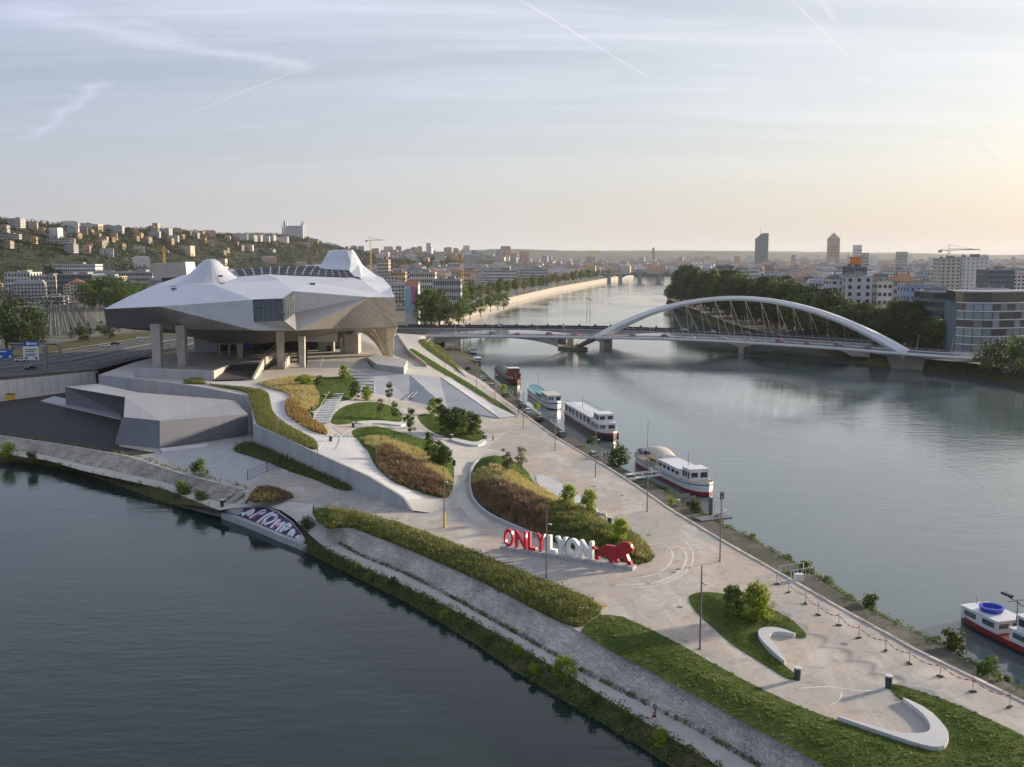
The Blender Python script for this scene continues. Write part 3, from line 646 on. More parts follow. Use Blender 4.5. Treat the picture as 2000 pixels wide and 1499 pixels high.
# ---------------------------------------------------------------- concrete ramp wall
WT = GL([(806,1000,0.05),(785,972,2.0),(720,932,3.9),(620,887,4.7),(560,859,5.1),(496,830,5.4),(486,775,5.8),(400,758,6),(345,750,6.1),(192,733,6.4)])
def wallrun(mb, pts, th, zb=-.3, extra=.12):
    n = len(pts); nrm = []
    for i in range(n):
        d = (pts[min(i+1,n-1)]-pts[max(i-1,0)]); d.z = 0; d.normalize(); nrm.append(Vector((d.y,-d.x,0)))
    A = [p for p in pts]; B = [p+w*th for p, w in zip(pts, nrm)]; e = Vector((0,0,extra))
    z = lambda p: Vector((p.x, p.y, zb(p) if callable(zb) else zb))
    mb.loft([[z(p) for p in A], [p+e for p in A], [p+e for p in B], [z(p) for p in B]])
    for i in (0, n-1): mb.add([z(A[i]), A[i]+e, B[i]+e, z(B[i])], [[0,1,2,3],[3,2,1,0]][:1])
th = thing('ramp_wall', 'tall pale concrete retaining wall along the white ramp', 'wall', (0,0,0))
for a, b in zip(WT[:-1], WT[1:]):
    k = max(1, round((b-a).length/9))
    for i in range(k):
        mb = MB(); p, q = a.lerp(b, i/k), a.lerp(b, (i+1)/k); d = (q-p).normalized()*0.02
        wallrun(mb, [p+d, q-d], 0.5); mb.build('wall_panel', 'concrete', th)
# kerb wall round the sign mound
kp = [GH(u, v) for u, v in chaikin([(930,902),(918,920),(915,940),(916,960),(922,982),(950,1009),(1000,1032),(1050,1052),(1075,1058)], 2, False)]
mb = MB(); wallrun(mb, [p+Vector((0,0,.55)) for p in kp], -0.45, -.1, .1); tag(mb.build('kerb_wall', 'slab_grey'), 'curved low concrete kerb wall holding the mound behind the sign', 'wall')
# curved concrete seats
def seat(pix, h, label, name='concrete_seat', it=1):
    poly = WPOLY(pix, it); mb = MB(); zb = hz(*poly[0])
    mb.prism(poly, lambda p: hz(p[0],p[1])-.1, lambda p: hz(p[0],p[1])+h)
    o = mb.build(name, 'concrete_pale'); return tag(o, label, 'bench')
seat([(1561,1248),(1530,1236),(1507,1232),(1487,1234),(1480,1240),(1482,1252),(1495,1267),(1527,1297),(1534,1300),(1532,1292),(1507,1262),(1502,1250),(1506,1244),(1524,1241)], .55, 'curved concrete seat on the lawn edge near the paired trees')
seat([(1604,1398),(1729,1441),(1793,1462),(1830,1470),(1849,1463),(1854,1443),(1843,1424),(1814,1394),(1760,1368),(1770,1378),(1798,1398),(1815,1419),(1817,1434),(1806,1441),(1757,1441),(1729,1433)], .5, 'long teardrop concrete seat curving round the gravel hollow')
seat([(878,862),(905,870),(930,874),(945,870),(950,862),(944,861),(930,868),(908,864),(884,858)], .5, 'low curved concrete seat at the foot of the sapling grove')
seat([(695,830),(740,829),(780,834),(792,832),(792,828),(778,828),(740,824),(700,826)], .45, 'low sinuous concrete seat below the upper lawn')
# paving patches lying on the plaza and on the raised park
def patch(name, pix, m, off, it=1): return sheet(name, WPOLY(pix, it), m, off, step=2.2)
patch('paved_path', [(905,1000),(880,962),(890,905),(880,880),(862,860),(870,852),(905,876),(960,876),(1000,888),(960,884),(928,893),(912,918),(908,950),(918,985),(960,1020),(930,1020)], 'path_grit', .012)
patch('paved_path', [(1049,950),(1046,922),(1100,945),(1140,975),(1178,1003),(1150,998),(1100,975)], 'concrete_pale', .05)
for pix in ([(648,835),(660,830),(700,829),(740,833),(780,838),(800,846),(830,858),(862,862),(880,880),(870,880),(845,862),(800,847),(740,831),(700,832),(682,842),(705,862),(690,866),(664,846)],
            [(790,826),(789,812),(782,797),(740,782),(692,783),(690,768),(735,775),(800,786),(875,803),(972,820),(1010,818),(1000,842),(958,848),(930,836),(860,812),(828,806),(812,812),(824,832),(845,848),(870,860),(850,860),(815,845)]):
    patch('gravel_path', pix, 'gravel', .045)
patch('gravel_path', [(834,668),(850,678),(907,727),(1020,808),(1012,812),(960,775),(912,738),(880,708)], 'gravel', .05, 0)
patch('white_ramp', [(806,998),(824,975),(800,957),(765,941),(735,916),(720,884),(703,862),(680,853),(640,852),(600,838),(562,812),(557,796),(566,776),(556,767),(520,757),(496,748),(440,746),(345,747),(345,750),(400,751),(450,756),(505,761),(525,770),(528,800),(533,812),(560,833),(590,848),(621,867),(621,886),(720,931),(785,971)], 'concrete_pale', .07, 0)
# tyre marks on the gravel
mat('track_dust', (0.72,0.69,0.64), 0.95, col2=(0.55,0.51,0.46), vscale=0.8, coord='World', detail=8)
def arc(pix, w):
    c = [G(u, v, .012) for u, v in chaikin(pix, 3, False)]; A = []; B = []
    for i in range(len(c)):
        d = c[min(i+1,len(c)-1)]-c[max(i-1,0)]; d.normalize(); n = Vector((d.y,-d.x,0)); k = w*math.sin(math.pi*min(1, max(0.02, i/(len(c)-1))))**.4
        A.append(c[i]+n*k); B.append(c[i]-n*k)
    mb = MB(); mb.loft([A, B]); o = mb.build('tyre_mark', 'track_dust', bpy.data.objects['plaza']); return o
for pix, w in (([(1265,1065),(1300,1060),(1318,1085),(1300,1115),(1250,1130),(1200,1132)], .16), ([(1300,1075),(1330,1065),(1345,1090),(1325,1122),(1270,1142),(1200,1143)], .18), ([(1290,1050),(1330,1048),(1358,1080),(1345,1120),(1285,1146),(1230,1149)], .14), ([(1300,1160),(1330,1165),(1325,1180),(1305,1188)], .10),
               ([(1240,1140),(1300,1140),(1350,1105),(1370,1110),(1400,1130)], .12), ([(1560,1345),(1620,1340),(1680,1352),(1740,1345)], .14), ([(1620,1378),(1640,1370),(1645,1350)], .1)): arc(pix, w)

# closing end of the upstream stone slope, with its little flight of steps
mb = MB(); q = [WN_TOP[-1], PN_IN[-1], G(478,983,-1.8), G(486,972,0)]; mb.quad(*q); mb.quad(PN_IN[-1]+Vector((0,0,-2)), PN_IN[-1], G(478,983,-1.8), G(478,983,-1.8)+Vector((0,0,-2))); struct(mb.build('slope_end', 'stone_warm'))
sw_ = thing('stone_steps', 'narrow stone steps at the end of the upstream stone slope', 'stairs', tuple(G(462,972,-1.5)))
a_, b_ = G(474,960,0), G(446,983,-2.2)
for k in range(9):
    p = a_.lerp(b_, (k+.5)/9); mb = MB(); mb.box(p+Vector((.2,-.2,.02)), (1.6,.5,.26), -.6); o = mb.build('step', 'concrete_warm'); o.parent = sw_; o.matrix_parent_inverse = Matrix.Translation(-sw_.location)
# ================================================================ museum
def panelmat(name, c, c2, bw, bh, rough, metal, joint=0.55, dist=0.0):
    m = bpy.data.materials.new(name); m.use_nodes = True; nt = m.node_tree; L = nt.links.new; b = nt.nodes['Principled BSDF']
    g = nd(nt, 'ShaderNodeNewGeometry'); sp = nd(nt, 'ShaderNodeSeparateXYZ'); L(g.outputs['Position'], sp.inputs[0])
    cb = nd(nt, 'ShaderNodeCombineXYZ'); L(mth(nt, 'ADD', sp.outputs[0], mth(nt, 'MULTIPLY', sp.outputs[1], 0.35)), cb.inputs[0])
    L(mth(nt, 'ADD', sp.outputs[2], mth(nt, 'MULTIPLY', sp.outputs[1], 0.45)), cb.inputs[1])
    br = nd(nt, 'ShaderNodeTexBrick'); br.inputs['Scale'].default_value = 1.0; br.inputs['Brick Width'].default_value = bw; br.inputs['Row Height'].default_value = bh
    br.inputs['Mortar Size'].default_value = 0.035; br.inputs['Color1'].default_value = (*c, 1); br.inputs['Color2'].default_value = (*c2, 1)
    br.inputs['Mortar'].default_value = (*[x*joint for x in c], 1); L(cb.outputs[0], br.inputs['Vector'])
    n = nd(nt, 'ShaderNodeTexNoise'); n.inputs['Scale'].default_value = 0.06; n.inputs['Detail'].default_value = 5; L(g.outputs['Position'], n.inputs['Vector'])
    c3 = mixc(nt, mth(nt, 'MULTIPLY', n.outputs[0], 0.22), br.outputs[0], tuple(x*0.8 for x in c2)); L(c3, b.inputs['Base Color'])
    b.inputs['Roughness'].default_value = rough; b.inputs['Metallic'].default_value = metal
    bp = nd(nt, 'ShaderNodeBump'); bp.inputs['Strength'].default_value = 0.25; bp.inputs['Distance'].default_value = 0.05; L(br.outputs['Fac'], bp.inputs['Height']); bp.invert = True
    L(bp.outputs[0], b.inputs['Normal']); MATS[name] = m
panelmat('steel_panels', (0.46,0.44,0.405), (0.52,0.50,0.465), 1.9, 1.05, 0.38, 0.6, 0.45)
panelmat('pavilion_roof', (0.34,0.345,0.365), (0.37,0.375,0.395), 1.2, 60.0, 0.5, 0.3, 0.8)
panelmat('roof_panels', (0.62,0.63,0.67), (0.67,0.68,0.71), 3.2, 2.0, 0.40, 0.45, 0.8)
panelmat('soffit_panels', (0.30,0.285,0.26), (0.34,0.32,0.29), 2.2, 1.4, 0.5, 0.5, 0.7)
panelmat('pavilion_shaded_panels', (0.17,0.175,0.195), (0.19,0.195,0.215), 0.9, 60.0, 0.55, 0.3, 0.7)  # pavilion walls: grey darkened so the colour itself carries their shade
mat('twist_metal', (0.52,0.44,0.34), 0.38, 0.6, var=0.12, vscale=0.5, coord='World')
mat('roof_glass', (0.012,0.014,0.018), 0.5, 0.0, spec=0.15)
mat('dark_glass', (0.015,0.02,0.025), 0.08, 0.0, spec=0.8)
mat('window_glass', (0.035,0.05,0.055), 0.06, 0.0, spec=0.9, var=0.3, vscale=0.4)
mat('glass_tint', (0.06,0.085,0.10), 0.08, 0.0, spec=0.9)
mat('frame_dark', (0.035,0.035,0.04), 0.5, 0.3)
mat('white_paint', (0.74,0.74,0.73), 0.5, var=0.05, vscale=1.0)
mat('steel_white', (0.66,0.67,0.70), 0.35, 0.2)
mat('grey_steel', (0.22,0.225,0.23), 0.45, 0.6)
mat('pole_steel', (0.20,0.19,0.175), 0.5, 0.5)
mat('blue_panel', (0.012,0.02,0.42), 0.5)
mat('sign_blue', (0.012,0.10,0.42), 0.5)
mat('yellow_paint', (0.62,0.40,0.04), 0.55)
mat('red_paint', (0.42,0.022,0.028), 0.4)
mat('black_rubber', (0.015,0.015,0.016), 0.7)
mat('wood_slat', (0.30,0.21,0.11), 0.6, var=0.2, vscale=2)
mus = thing('museum', 'angular grey metal museum raised on columns above the terraces', 'museum', (-100,400,6))
def mus_part(mb, name, m, parent=None, **kw):
    o = mb.build(name, m, None, **kw); o.parent = parent or mus; o.matrix_parent_inverse = (mus.matrix_basis.inverted() if not parent else Matrix.Translation((100,-400,-6))); return o
def place(o, par, root_loc):
    o.parent = par; o.matrix_parent_inverse = Matrix.Translation(-Vector(root_loc)) if par.parent is None else Matrix.Identity(4); return o
V_ = dict(A=(203,604,400),A2=(208,639,412),B=(312,599,368),C=(494,586,352),C2=(498,646,344),Dw=(496,629,346.2),E=(552,584,350),E2=(555,627,345.5),f=(573,569,372),f2=(576,611,371),t=(579,646,347),h=(722,581,382),i=(770,581,386),i2=(776,639,408),n=(650,642,386),m=(350,643,394))
V_ = {k: D(*p) for k, p in V_.items()}
# tin from points
def tin(name, bound, inner, m, root=mus, flip=False, smooth=False):
    pts = list(bound)+list(inner); n = len(bound)
    r = mgeo.delaunay_2d_cdt([Vector((p.x,p.y)) for p in pts], [(i,(i+1)%n) for i in range(n)], [list(range(n))], 1, 1e-4)
    vs = []
    for k, v in enumerate(r[0]):
        src = r[3][k]; p = pts[src[0]] if src else None
        vs.append((v.x, v.y, p.z if p is not None else pts[min(range(len(pts)), key=lambda q: (pts[q].x-v.x)**2+(pts[q].y-v.y)**2)].z))
    mb = MB(); mb.add(vs, [list(f)[::-1] if flip else list(f) for f in r[2]])
    o = mb.build(name, m, smooth=smooth); return place(o, root, root.location)
bound = [V_['A'],V_['B'],V_['C'],V_['E'],V_['f'],V_['h'],V_['i']]+[D(*p) for p in ((763,560,430),(747,543,455),(722,531,480),(700,524,500),(640,516,500),(560,521,480),(457,527,475),(370,535,470),(350,541,458),(305,556,442),(250,580,420))]
inner = [D(*p) for p in ((345,554,420),(485,553,408),(460,541,428),(525,537,428),(662,543,425),(707,547,420),(742,573,406),(607,553,402),(545,547,405),(415,556,392))]
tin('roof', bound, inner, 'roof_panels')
def facet(name, m, polys, root=mus, mats=None):
    mb = MB()
    for p in polys: mb.quad(*p)
    o = mb.build(name, m); return place(o, root, root.location)
v = V_
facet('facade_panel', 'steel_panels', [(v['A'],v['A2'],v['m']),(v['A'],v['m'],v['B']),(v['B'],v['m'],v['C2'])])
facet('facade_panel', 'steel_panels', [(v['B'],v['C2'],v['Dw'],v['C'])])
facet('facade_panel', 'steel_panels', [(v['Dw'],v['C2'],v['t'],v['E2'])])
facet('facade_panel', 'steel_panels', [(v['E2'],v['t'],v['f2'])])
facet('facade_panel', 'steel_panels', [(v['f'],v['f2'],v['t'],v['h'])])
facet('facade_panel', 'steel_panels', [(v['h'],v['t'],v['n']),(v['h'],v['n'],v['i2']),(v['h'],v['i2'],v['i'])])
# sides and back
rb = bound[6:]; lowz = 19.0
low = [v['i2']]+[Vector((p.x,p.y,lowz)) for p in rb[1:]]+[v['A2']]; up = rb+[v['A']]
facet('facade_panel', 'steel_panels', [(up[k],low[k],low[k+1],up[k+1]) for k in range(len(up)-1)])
# glazed box
def lerpq(a, b, c, d, s, t): return (a.lerp(b, s)).lerp(d.lerp(c, s), t)
def glazing(q, nx, ny, parent, inset=.25, name='window'):
    a, b, c, d = q; nrm = (b-a).cross(d-a).normalized()
    if nrm.y > 0: nrm = -nrm
    mb = MB(); mb.quad(*[p-nrm*inset for p in q]); w = place(mb.build(name, 'window_glass'), parent, mus.location)
    mb = MB()
    for i in range(nx+1): mb.tube(lerpq(a,b,c,d,i/nx,0), lerpq(a,b,c,d,i/nx,1), .11, n=4)
    for j in range(ny+1): mb.tube(lerpq(a,b,c,d,0,j/ny), lerpq(a,b,c,d,1,j/ny), .11, n=4)
    for i in range(nx): mb.tube(lerpq(a,b,c,d,i/nx,0)-nrm*.8, lerpq(a,b,c,d,min(1,(i+1.5)/nx),1)-nrm*.1, .10, n=4)
    place(mb.build('frame', 'grey_steel'), w, mus.location); return w
glazing((v['Dw'],v['E2'],v['E'],v['C']), 6, 3, mus); glazing((v['E2'],v['f2'],v['f'],v['E']), 4, 2, mus)
# belly
ob = [v['A2'],v['m'],v['C2'],v['t'],v['n'],v['i2']]+[Vector((-55,470,18)),Vector((-80,505,18)),Vector((-148,470,19))]
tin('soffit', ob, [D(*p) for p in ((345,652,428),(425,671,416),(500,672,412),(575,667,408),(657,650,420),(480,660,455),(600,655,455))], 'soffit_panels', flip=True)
# left horn of the roof
pk = D(413,553,424); mb = MB(); rows = []
prof = [(15.5,-.9),(11.5,1.2),(8.6,3.2),(6.3,5.4),(4.4,7.5),(2.9,8.9),(1.6,9.6),(0.4,9.75)]
for r_, h_ in prof: rows.append([Vector((pk.x-1.0*(1-h_/9.8)+r_*math.cos(a)*(1.06+.08*math.sin(3*a)), pk.y+r_*math.sin(a)*1.0, pk.z+h_)) for a in [2*math.pi*k/26 for k in range(26)]])
mb.loft(rows, True); place(mb.build('roof_horn', 'roof_panels'), mus, mus.location)
# right horn
b4 = [D(*p) for p in ((622,523,452),(700,543,432),(741,541,462),(700,522,502),(636,515,500))]
m4 = [D(*p) for p in ((630,509,458),(692,514,450),(714,522,466),(694,506,494),(640,504,494))]
t4 = [D(*p) for p in ((641,492,464),(686,487,458),(692,491,470),(688,488,488),(644,490,488))]
mb = MB(); mb.loft([resample(b4+[b4[0]],16)[:-1], [p+Vector((rnd.uniform(-.4,.4),0,rnd.uniform(-.4,.4))) for p in resample(m4+[m4[0]],16)[:-1]], resample(t4+[t4[0]],16)[:-1]], True); mb.quad(*t4)
place(mb.build('roof_horn', 'roof_panels'), mus, mus.location)
# right roof shoulder, crumpled
mb = MB()
ra = [D(*p) for p in ((700,541,434),(722,541,446),(741,541,462))]; rb_ = [D(*p) for p in ((722,560,415),(748,556,428),(762,562,434))]; rc_ = [D(*p) for p in ((742,576,404),(760,576,408),(771,580,408))]
mb.loft([ra, rb_, rc_]); place(mb.build('roof_shoulder', 'roof_panels'), mus, mus.location)
# glazed lattice on the roof: dark panes over pale ribs
gf = resample([D(*p) for p in ((466,541,428),(560,538,430),(640,541,430),(694,543,427))], 16); gb = resample([D(*p) for p in ((452,528,466),(560,522,474),(625,522,472),(672,528,452))], 16)
lat = MB(); lat.loft([[p+Vector((0,0,.3)) for p in gf], [p.lerp(q,.5)+Vector((0,0,1.2)) for p, q in zip(gf,gb)], [p+Vector((0,0,.5)) for p in gb]]); lo_ = place(lat.build('roof_lattice', 'steel_white'), mus, mus.location)
for i in range(15):
    for j in range(6):
        def lp(s, t):
            k = min(14, int(s)); f_ = s-k; a = gf[k].lerp(gf[k+1], f_); b = gb[k].lerp(gb[k+1], f_); c = a.lerp(b,.5)+Vector((0,0,1.2)); a = a+Vector((0,0,.3)); b = b+Vector((0,0,.5))
            return (a.lerp(c, t*2) if t < .5 else c.lerp(b, t*2-1))+Vector((0,0,.12))
        s0, s1, t0, t1 = i+.05, i+.93, (j+.06)/6, (j+.90)/6; sh = j*.08
        mb = MB(); mb.quad(lp(min(15,s0),t0), lp(min(14.99,s1),t0), lp(min(14.99,s1),t1), lp(min(14.99,s0),t1)); place(mb.build('pane', 'roof_glass'), lo_, mus.location)
for p in ((430,541,415),(434,556,396),(610,556,398),(340,566,405)):
    q = D(*p); mb = MB(); mb.box(q+Vector((0,0,.3)), (2.0,1.6,.7), .3); place(mb.build('skylight', 'window_glass'), mus, mus.location)
# columns
def column(u, vb, wpx, vt, zb=6.0, lean=0):
    p = G(u, vb, zb); w = wpx*p.y/FPX/2; mb = MB(); zt = D(u, vt, p.y).z+1.5
    mb.loft([[Vector((p.x+sx*w*.9, p.y+sy*w*.9, zb-.5)) for sx, sy in ((-1,-1),(1,-1),(1,1),(-1,1))], [Vector((p.x+lean+sx*w*1.12, p.y+sy*w*1.1, zt)) for sx, sy in ((-1,-1),(1,-1),(1,1),(-1,1))]], True)
    place(mb.build('column', 'concrete_warm'), mus, mus.location)
for a in ((309,717,17,641),(357,715,16,643),(549,720,12,655),(591,718,11,665),(470,700,9,668)): column(*a)
# twisted funnel column
rows = []; yb = G(757,699,6).y; NS = 44
for k, (c, hw, vv) in enumerate(((759,9.5,701),(758,10,694),(755,13,682),(750,18,668),(744,25,656),(737,34,647),(728,46,639))):
    cc = D(c, vv, yb); w = hw*yb/FPX
    rows.append([Vector((cc.x+w*(1+(.07 if q%2 else -.05))*math.cos(2*math.pi*q/NS+k*.10), cc.y+w*.8*(1+(.07 if q%2 else -.05))*math.sin(2*math.pi*q/NS+k*.10), cc.z)) for q in range(NS)])
mb = MB(); mb.loft(rows, True); place(mb.build('funnel_column', 'twist_metal'), mus, mus.location)
# rooms under the belly
def wallbox(u0, u1, y, z0, z1, dep, m, name, rz=0):
    a = D(u0, 690, y); b = D(u1, 690, y); mb = MB(); mb.box(((a.x+b.x)/2, y+dep/2, (z0+z1)/2), (b.x-a.x, dep, z1-z0), rz); return place(mb.build(name, m), mus, mus.location)
wallbox(392, 690, 448, 5.5, 17, 12, 'dark_glass', 'lobby_glazing')
wallbox(380, 424, 440, 5.5, 13, 4, 'concrete', 'core_wall'); wallbox(424, 466, 428, 10.5, 15.5, 5, 'concrete_warm', 'core_wall')
for u in (427, 446, 463): wallbox(u, u+3, 428, 5.5, 10.6, 1, 'concrete_warm', 'core_leg')
wallbox(476, 492, 430, 9.0, 12.0, 1.5, 'blue_panel', 'display_panel')
for k in range(9): wallbox(396+k*32, 397.2+k*32, 447.2, 5.5, 16, .4, 'grey_steel', 'mullion')
wallbox(622, 652, 434, 5.5, 12.5, 3, 'concrete', 'core_wall'); wallbox(638, 647, 433.6, 5.5, 9.4, .3, 'frame_dark', 'door')
pw = [D(580,666,424),D(657,645,424),D(659,668,424)]; mb = MB(); mb.quad(D(578,668,423),D(659,668,423),D(659,640,423),D(640,640,423)); place(mb.build('facade_panel', 'steel_panels'), mus, mus.location)
wallbox(664, 671, 424, 5.5, 14, 3, 'concrete_warm', 'core_wall'); wallbox(673, 700, 424, 5.5, 15, 8, 'concrete_warm', 'core_wall')
# floor, steps, side walls under the museum: terrace furniture
sheet('museum_floor', [tuple(G(u,vv,7.0)[:2]) for u, vv in ((600,707),(722,707),(740,700),(725,672),(690,660),(600,660))], 'concrete_warm', 0, step=6, zf=lambda V: np.full(len(V), 7.0))
st = thing('steps', 'broad flight of grey concrete steps below the museum entrance', 'stairs', tuple(G(660,718,6)))
for k in range(6):
    a = G(600, 719-2.2*k, 6+.17*k); b = G(724-1.5*k, 719-2.2*k, 6+.17*k); c = G(724-1.5*k, 705, 7); d = G(600, 705, 7)
    mb = MB(); mb.prism([tuple(p[:2]) for p in (a,b,c,d)], 5.8+.17*k-.2+.004*k, 6+.17*(k+1)); place(mb.build('step', 'concrete' if k % 2 else 'slab_grey'), st, st.location)
mb = MB(); mb.path([G(626,717,6.2)+Vector((0,0,.9)), G(631,705,7)+Vector((0,0,.9))], .06); mb.tube(G(626,717,6.2), G(626,717,6.2)+Vector((0,0,.9)), .06); mb.tube(G(631,705,7), G(631,705,7)+Vector((0,0,.9)), .06)
place(mb.build('handrail', 'steel_white'), st, st.location)
# seat steps on the left of the sloping slab
slab = [(686,722,6.1),(743,726,6.1),(800,733,5.3),(858,739,4.1),(973,818,0.05),(875,801,.3),(800,785,.6),(690,770,2.6)]
SL = GL(slab)
mb = MB(); tr = mgeo.tessellate_polygon([[Vector((p.x,p.y,0)) for p in SL]]); top = [p+Vector((0,0,.25)) for p in SL]
for f_ in ((0,1,6,7),(1,2,5,6),(2,3,4,5)): mb.quad(*[top[q] for q in f_][::-1])
mb.loft([[p+Vector((0,0,-1.5)) for p in SL+[SL[0]]], top+[top[0]]]); tag(mb.build('sloping_slab', 'slab_grey'), 'large smooth grey slab sloping from the museum terrace to the plaza', 'ramp')
S2 = GL([(860,738,4.1),(885,745,3.2),(950,787,1.0),(1008,815,.05),(975,818,.05)]); mb = MB(); mb.prism([tuple(p[:2]) for p in S2], -.3, lambda p: max(.06, {tuple(q[:2]): q.z for q in S2}[tuple(p[:2])]+.35)); tag(mb.build('sloping_slab', 'concrete_pale'), 'narrow pale concrete wedge beside the large sloping slab', 'ramp')
sv = thing('slab_window', 'dark slot window let into the sloping grey slab', 'window', tuple(G(806,768,1.9)))
mb = MB(); q4 = GL([(796,780,1.25),(815,763,2.35),(820,763,2.45),(803,780,1.35)]); mb.quad(*[p+Vector((0,0,.42)) for p in q4][::-1]); place(mb.build('pane', 'frame_dark'), sv, sv.location)
mb = MB(); mb.path([p+Vector((0,0,.42)) for p in q4+[q4[0]]], .1, 4); place(mb.build('frame', 'concrete_pale'), sv, sv.location)
ss = thing('seat_steps', 'shallow grey seat steps beside the shaded lawn', 'stairs', tuple(G(705,750,4.5)))
for k in range(7):
    t = k/6; a = G(684+t*14, 727+t*36, 6.0-t*2.9); b = G(733-t*2+0*k, 727+t*38, 6.0-t*2.9); d = Vector((0,1.6,0)); mb = MB()
    zt = max(a.z, hz(a.x,a.y), hz(b.x,b.y))+.2
    mb.prism([tuple(p[:2]) for p in (a, b, b+d, a+d)], zt-1.6, zt); place(mb.build('step', 'slab_grey'), ss, ss.location)
def lowwall(pts, th_, zt, m, label, zb=5.0, name='parapet_wall'):
    mb = MB(); P = [Vector((p.x,p.y,z)) for p, z in zip(pts, zt)]; wallrun(mb, P, th_, zb, 0); return tag(mb.build(name, m), label, 'wall')
lowwall([G(262,738,6),G(412,744,6)], -.6, (9.3,9.2), 'concrete', 'plain concrete parapet in front of the tall museum columns')
lowwall([G(413,744,6),G(449,716,6)], .9, (9.2,7.0), 'concrete_warm', 'sunlit tapering concrete wall beside the sunken ramp')
lowwall([G(492,742,6),G(513,722,6),G(537,708,6)], .8, (6.6,10.2,10.4), 'concrete_warm', 'sunlit kinked concrete wall on the right of the sunken ramp')
lowwall([G(553,722,6),G(566,706,6)], .8, (8.8,9.6), 'concrete_warm', 'short sunlit concrete wall left of the museum steps')
mb = MB(); P = GL([(718,709,6),(736,702,6),(796,714,6),(789,731,5.6),(736,722,6)]); mb.prism([tuple(p[:2]) for p in P], 4.5, 8.0); tag(mb.build('planter_block', 'concrete'), 'low grey concrete block at the foot of the twisted column', 'wall')
lowwall([G(776,655,5),G(800,690,5),G(834,716,4)], .6, (6.3,6.2,5.2), 'concrete_warm', 'narrow parapet beside the walkway to the bridge', 3)
flat('sunken_ramp', [G(416,744,6.3),G(490,742,6.3),G(536,712,6.3),G(450,714,6.3)], 'asphalt', 6.5)
# slatted stair under the belly
sl = thing('slatted_stair', 'inclined slatted stair with a pale handrail under the museum', 'stairs', tuple(G(525,702,6)))
a, b = G(513,703,6), D(546,676,424); mb = MB(); mb.tube(a+Vector((0,0,1.6)), b+Vector((0,0,1.6)), .18); place(mb.build('handrail', 'yellow_paint'), sl, sl.location)
for k in range(14):
    p = a.lerp(b, k/13); mb = MB(); mb.box(p+Vector((1.2,.6,.3)), (.22,2.2,2.6)); place(mb.build('slat', 'wood_slat'), sl, sl.location)
# ================================================================ grey pavilion
pav = thing('pavilion', 'low faceted grey metal pavilion in the sunken yard', 'building', tuple(G(330,860,0)))
pv = {k: D(*p) for k, p in dict(r1=(312,822,253),r2=(484,809,269),r3=(458,782,300),r4=(322,789,281),r5=(244,776,288),r6=(242,815,258),r7=(270,767,306),r8=(190,750,336),r9=(127,756,324),e1=(180,748,345)).items()}
g1, g2, g3 = G(312,877,0), G(484,851,0), G(224,868,0); g5 = G(240,812,0); g9 = Vector((pv['r9'].x, pv['r9'].y, 0))
def pf(name, m, polys): return facet(name, m, polys, pav)
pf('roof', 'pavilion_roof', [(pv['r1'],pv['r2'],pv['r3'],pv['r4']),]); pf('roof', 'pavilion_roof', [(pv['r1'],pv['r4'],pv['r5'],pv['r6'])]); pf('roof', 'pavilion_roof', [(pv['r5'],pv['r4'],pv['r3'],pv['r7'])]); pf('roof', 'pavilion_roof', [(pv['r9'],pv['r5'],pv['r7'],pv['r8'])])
pf('wall', 'pavilion_shaded_panels', [(g1,g2,pv['r2'],pv['r1'])]); pf('wall', 'pavilion_shaded_panels', [(pv['r1'],pv['r6'],g1)]); pf('wall', 'pavilion_shaded_panels', [(pv['r6'],g3,g1)])
pf('wall', 'pavilion_shaded_panels', [(pv['r6'],pv['r5'],g5,g3)]); pf('wall', 'pavilion_shaded_panels', [(pv['r9'],g9,g5,pv['r5'])]); pf('wall', 'pavilion_shaded_panels', [(g2,Vector((pv['r3'].x+4,pv['r3'].y,0)),pv['r3'],pv['r2'])]); pf('wall', 'pavilion_shaded_panels', [(pv['r9'],pv['r8'],Vector((pv['r8'].x,pv['r8'].y,0)),g9)])
dr = G(408,863,0).lerp(G(432,859,0), 0); d0, d1 = g1.lerp(g2, .56), g1.lerp(g2, .70); nrm = Vector((d1.y-d0.y, -(d1.x-d0.x), 0)).normalized()
if nrm.y > 0: nrm = -nrm
mb = MB(); mb.add([d0+nrm*.12, d1+nrm*.12, d1+nrm*.12+Vector((0,0,3.9)), d0+nrm*.12+Vector((0,0,3.9)), d0, d1, d1+Vector((0,0,3.9)), d0+Vector((0,0,3.9))], [[0,1,2,3],[1,5,6,2],[3,2,6,7],[4,0,3,7]])
dro = place(mb.build('door', 'grey_steel'), pav, pav.location)
mb = MB(); mb.box(d0.lerp(d1,.9)+nrm*.2+Vector((0,0,1.1)), (.1,.1,.5)); place(mb.build('handle', 'frame_dark'), dro, pav.location)
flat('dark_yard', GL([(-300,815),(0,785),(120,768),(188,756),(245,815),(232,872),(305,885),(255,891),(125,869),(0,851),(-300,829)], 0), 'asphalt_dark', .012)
flat('service_yard', GL([(256,893),(312,881),(484,866),(545,905),(478,956),(352,924)], 0), 'concrete', .012)
mb = MB(); mb.prism([tuple(G(u,vv,0)[:2]) for u, vv in ((80,785),(106,776),(236,806),(237,821))], -.1, .35); tag(mb.build('loading_apron', 'concrete'), 'narrow concrete apron beside the pavilion and dark yard', 'apron')
mb = MB(); mb.prism([tuple(G(u,vv,0)[:2]) for u, vv in ((313,880),(405,870),(405,876),(318,886))], -.1, .5); tag(mb.build('loading_apron', 'concrete_pale'), 'pale concrete step along the front of the grey pavilion', 'apron')
gt = thing('mesh_gate', 'dark mesh gate and fence closing the service yard', 'gate', tuple(G(515,925,0)))
fp = [G(484,938,0), G(522,922,0), G(545,911,0), G(562,904,0)]
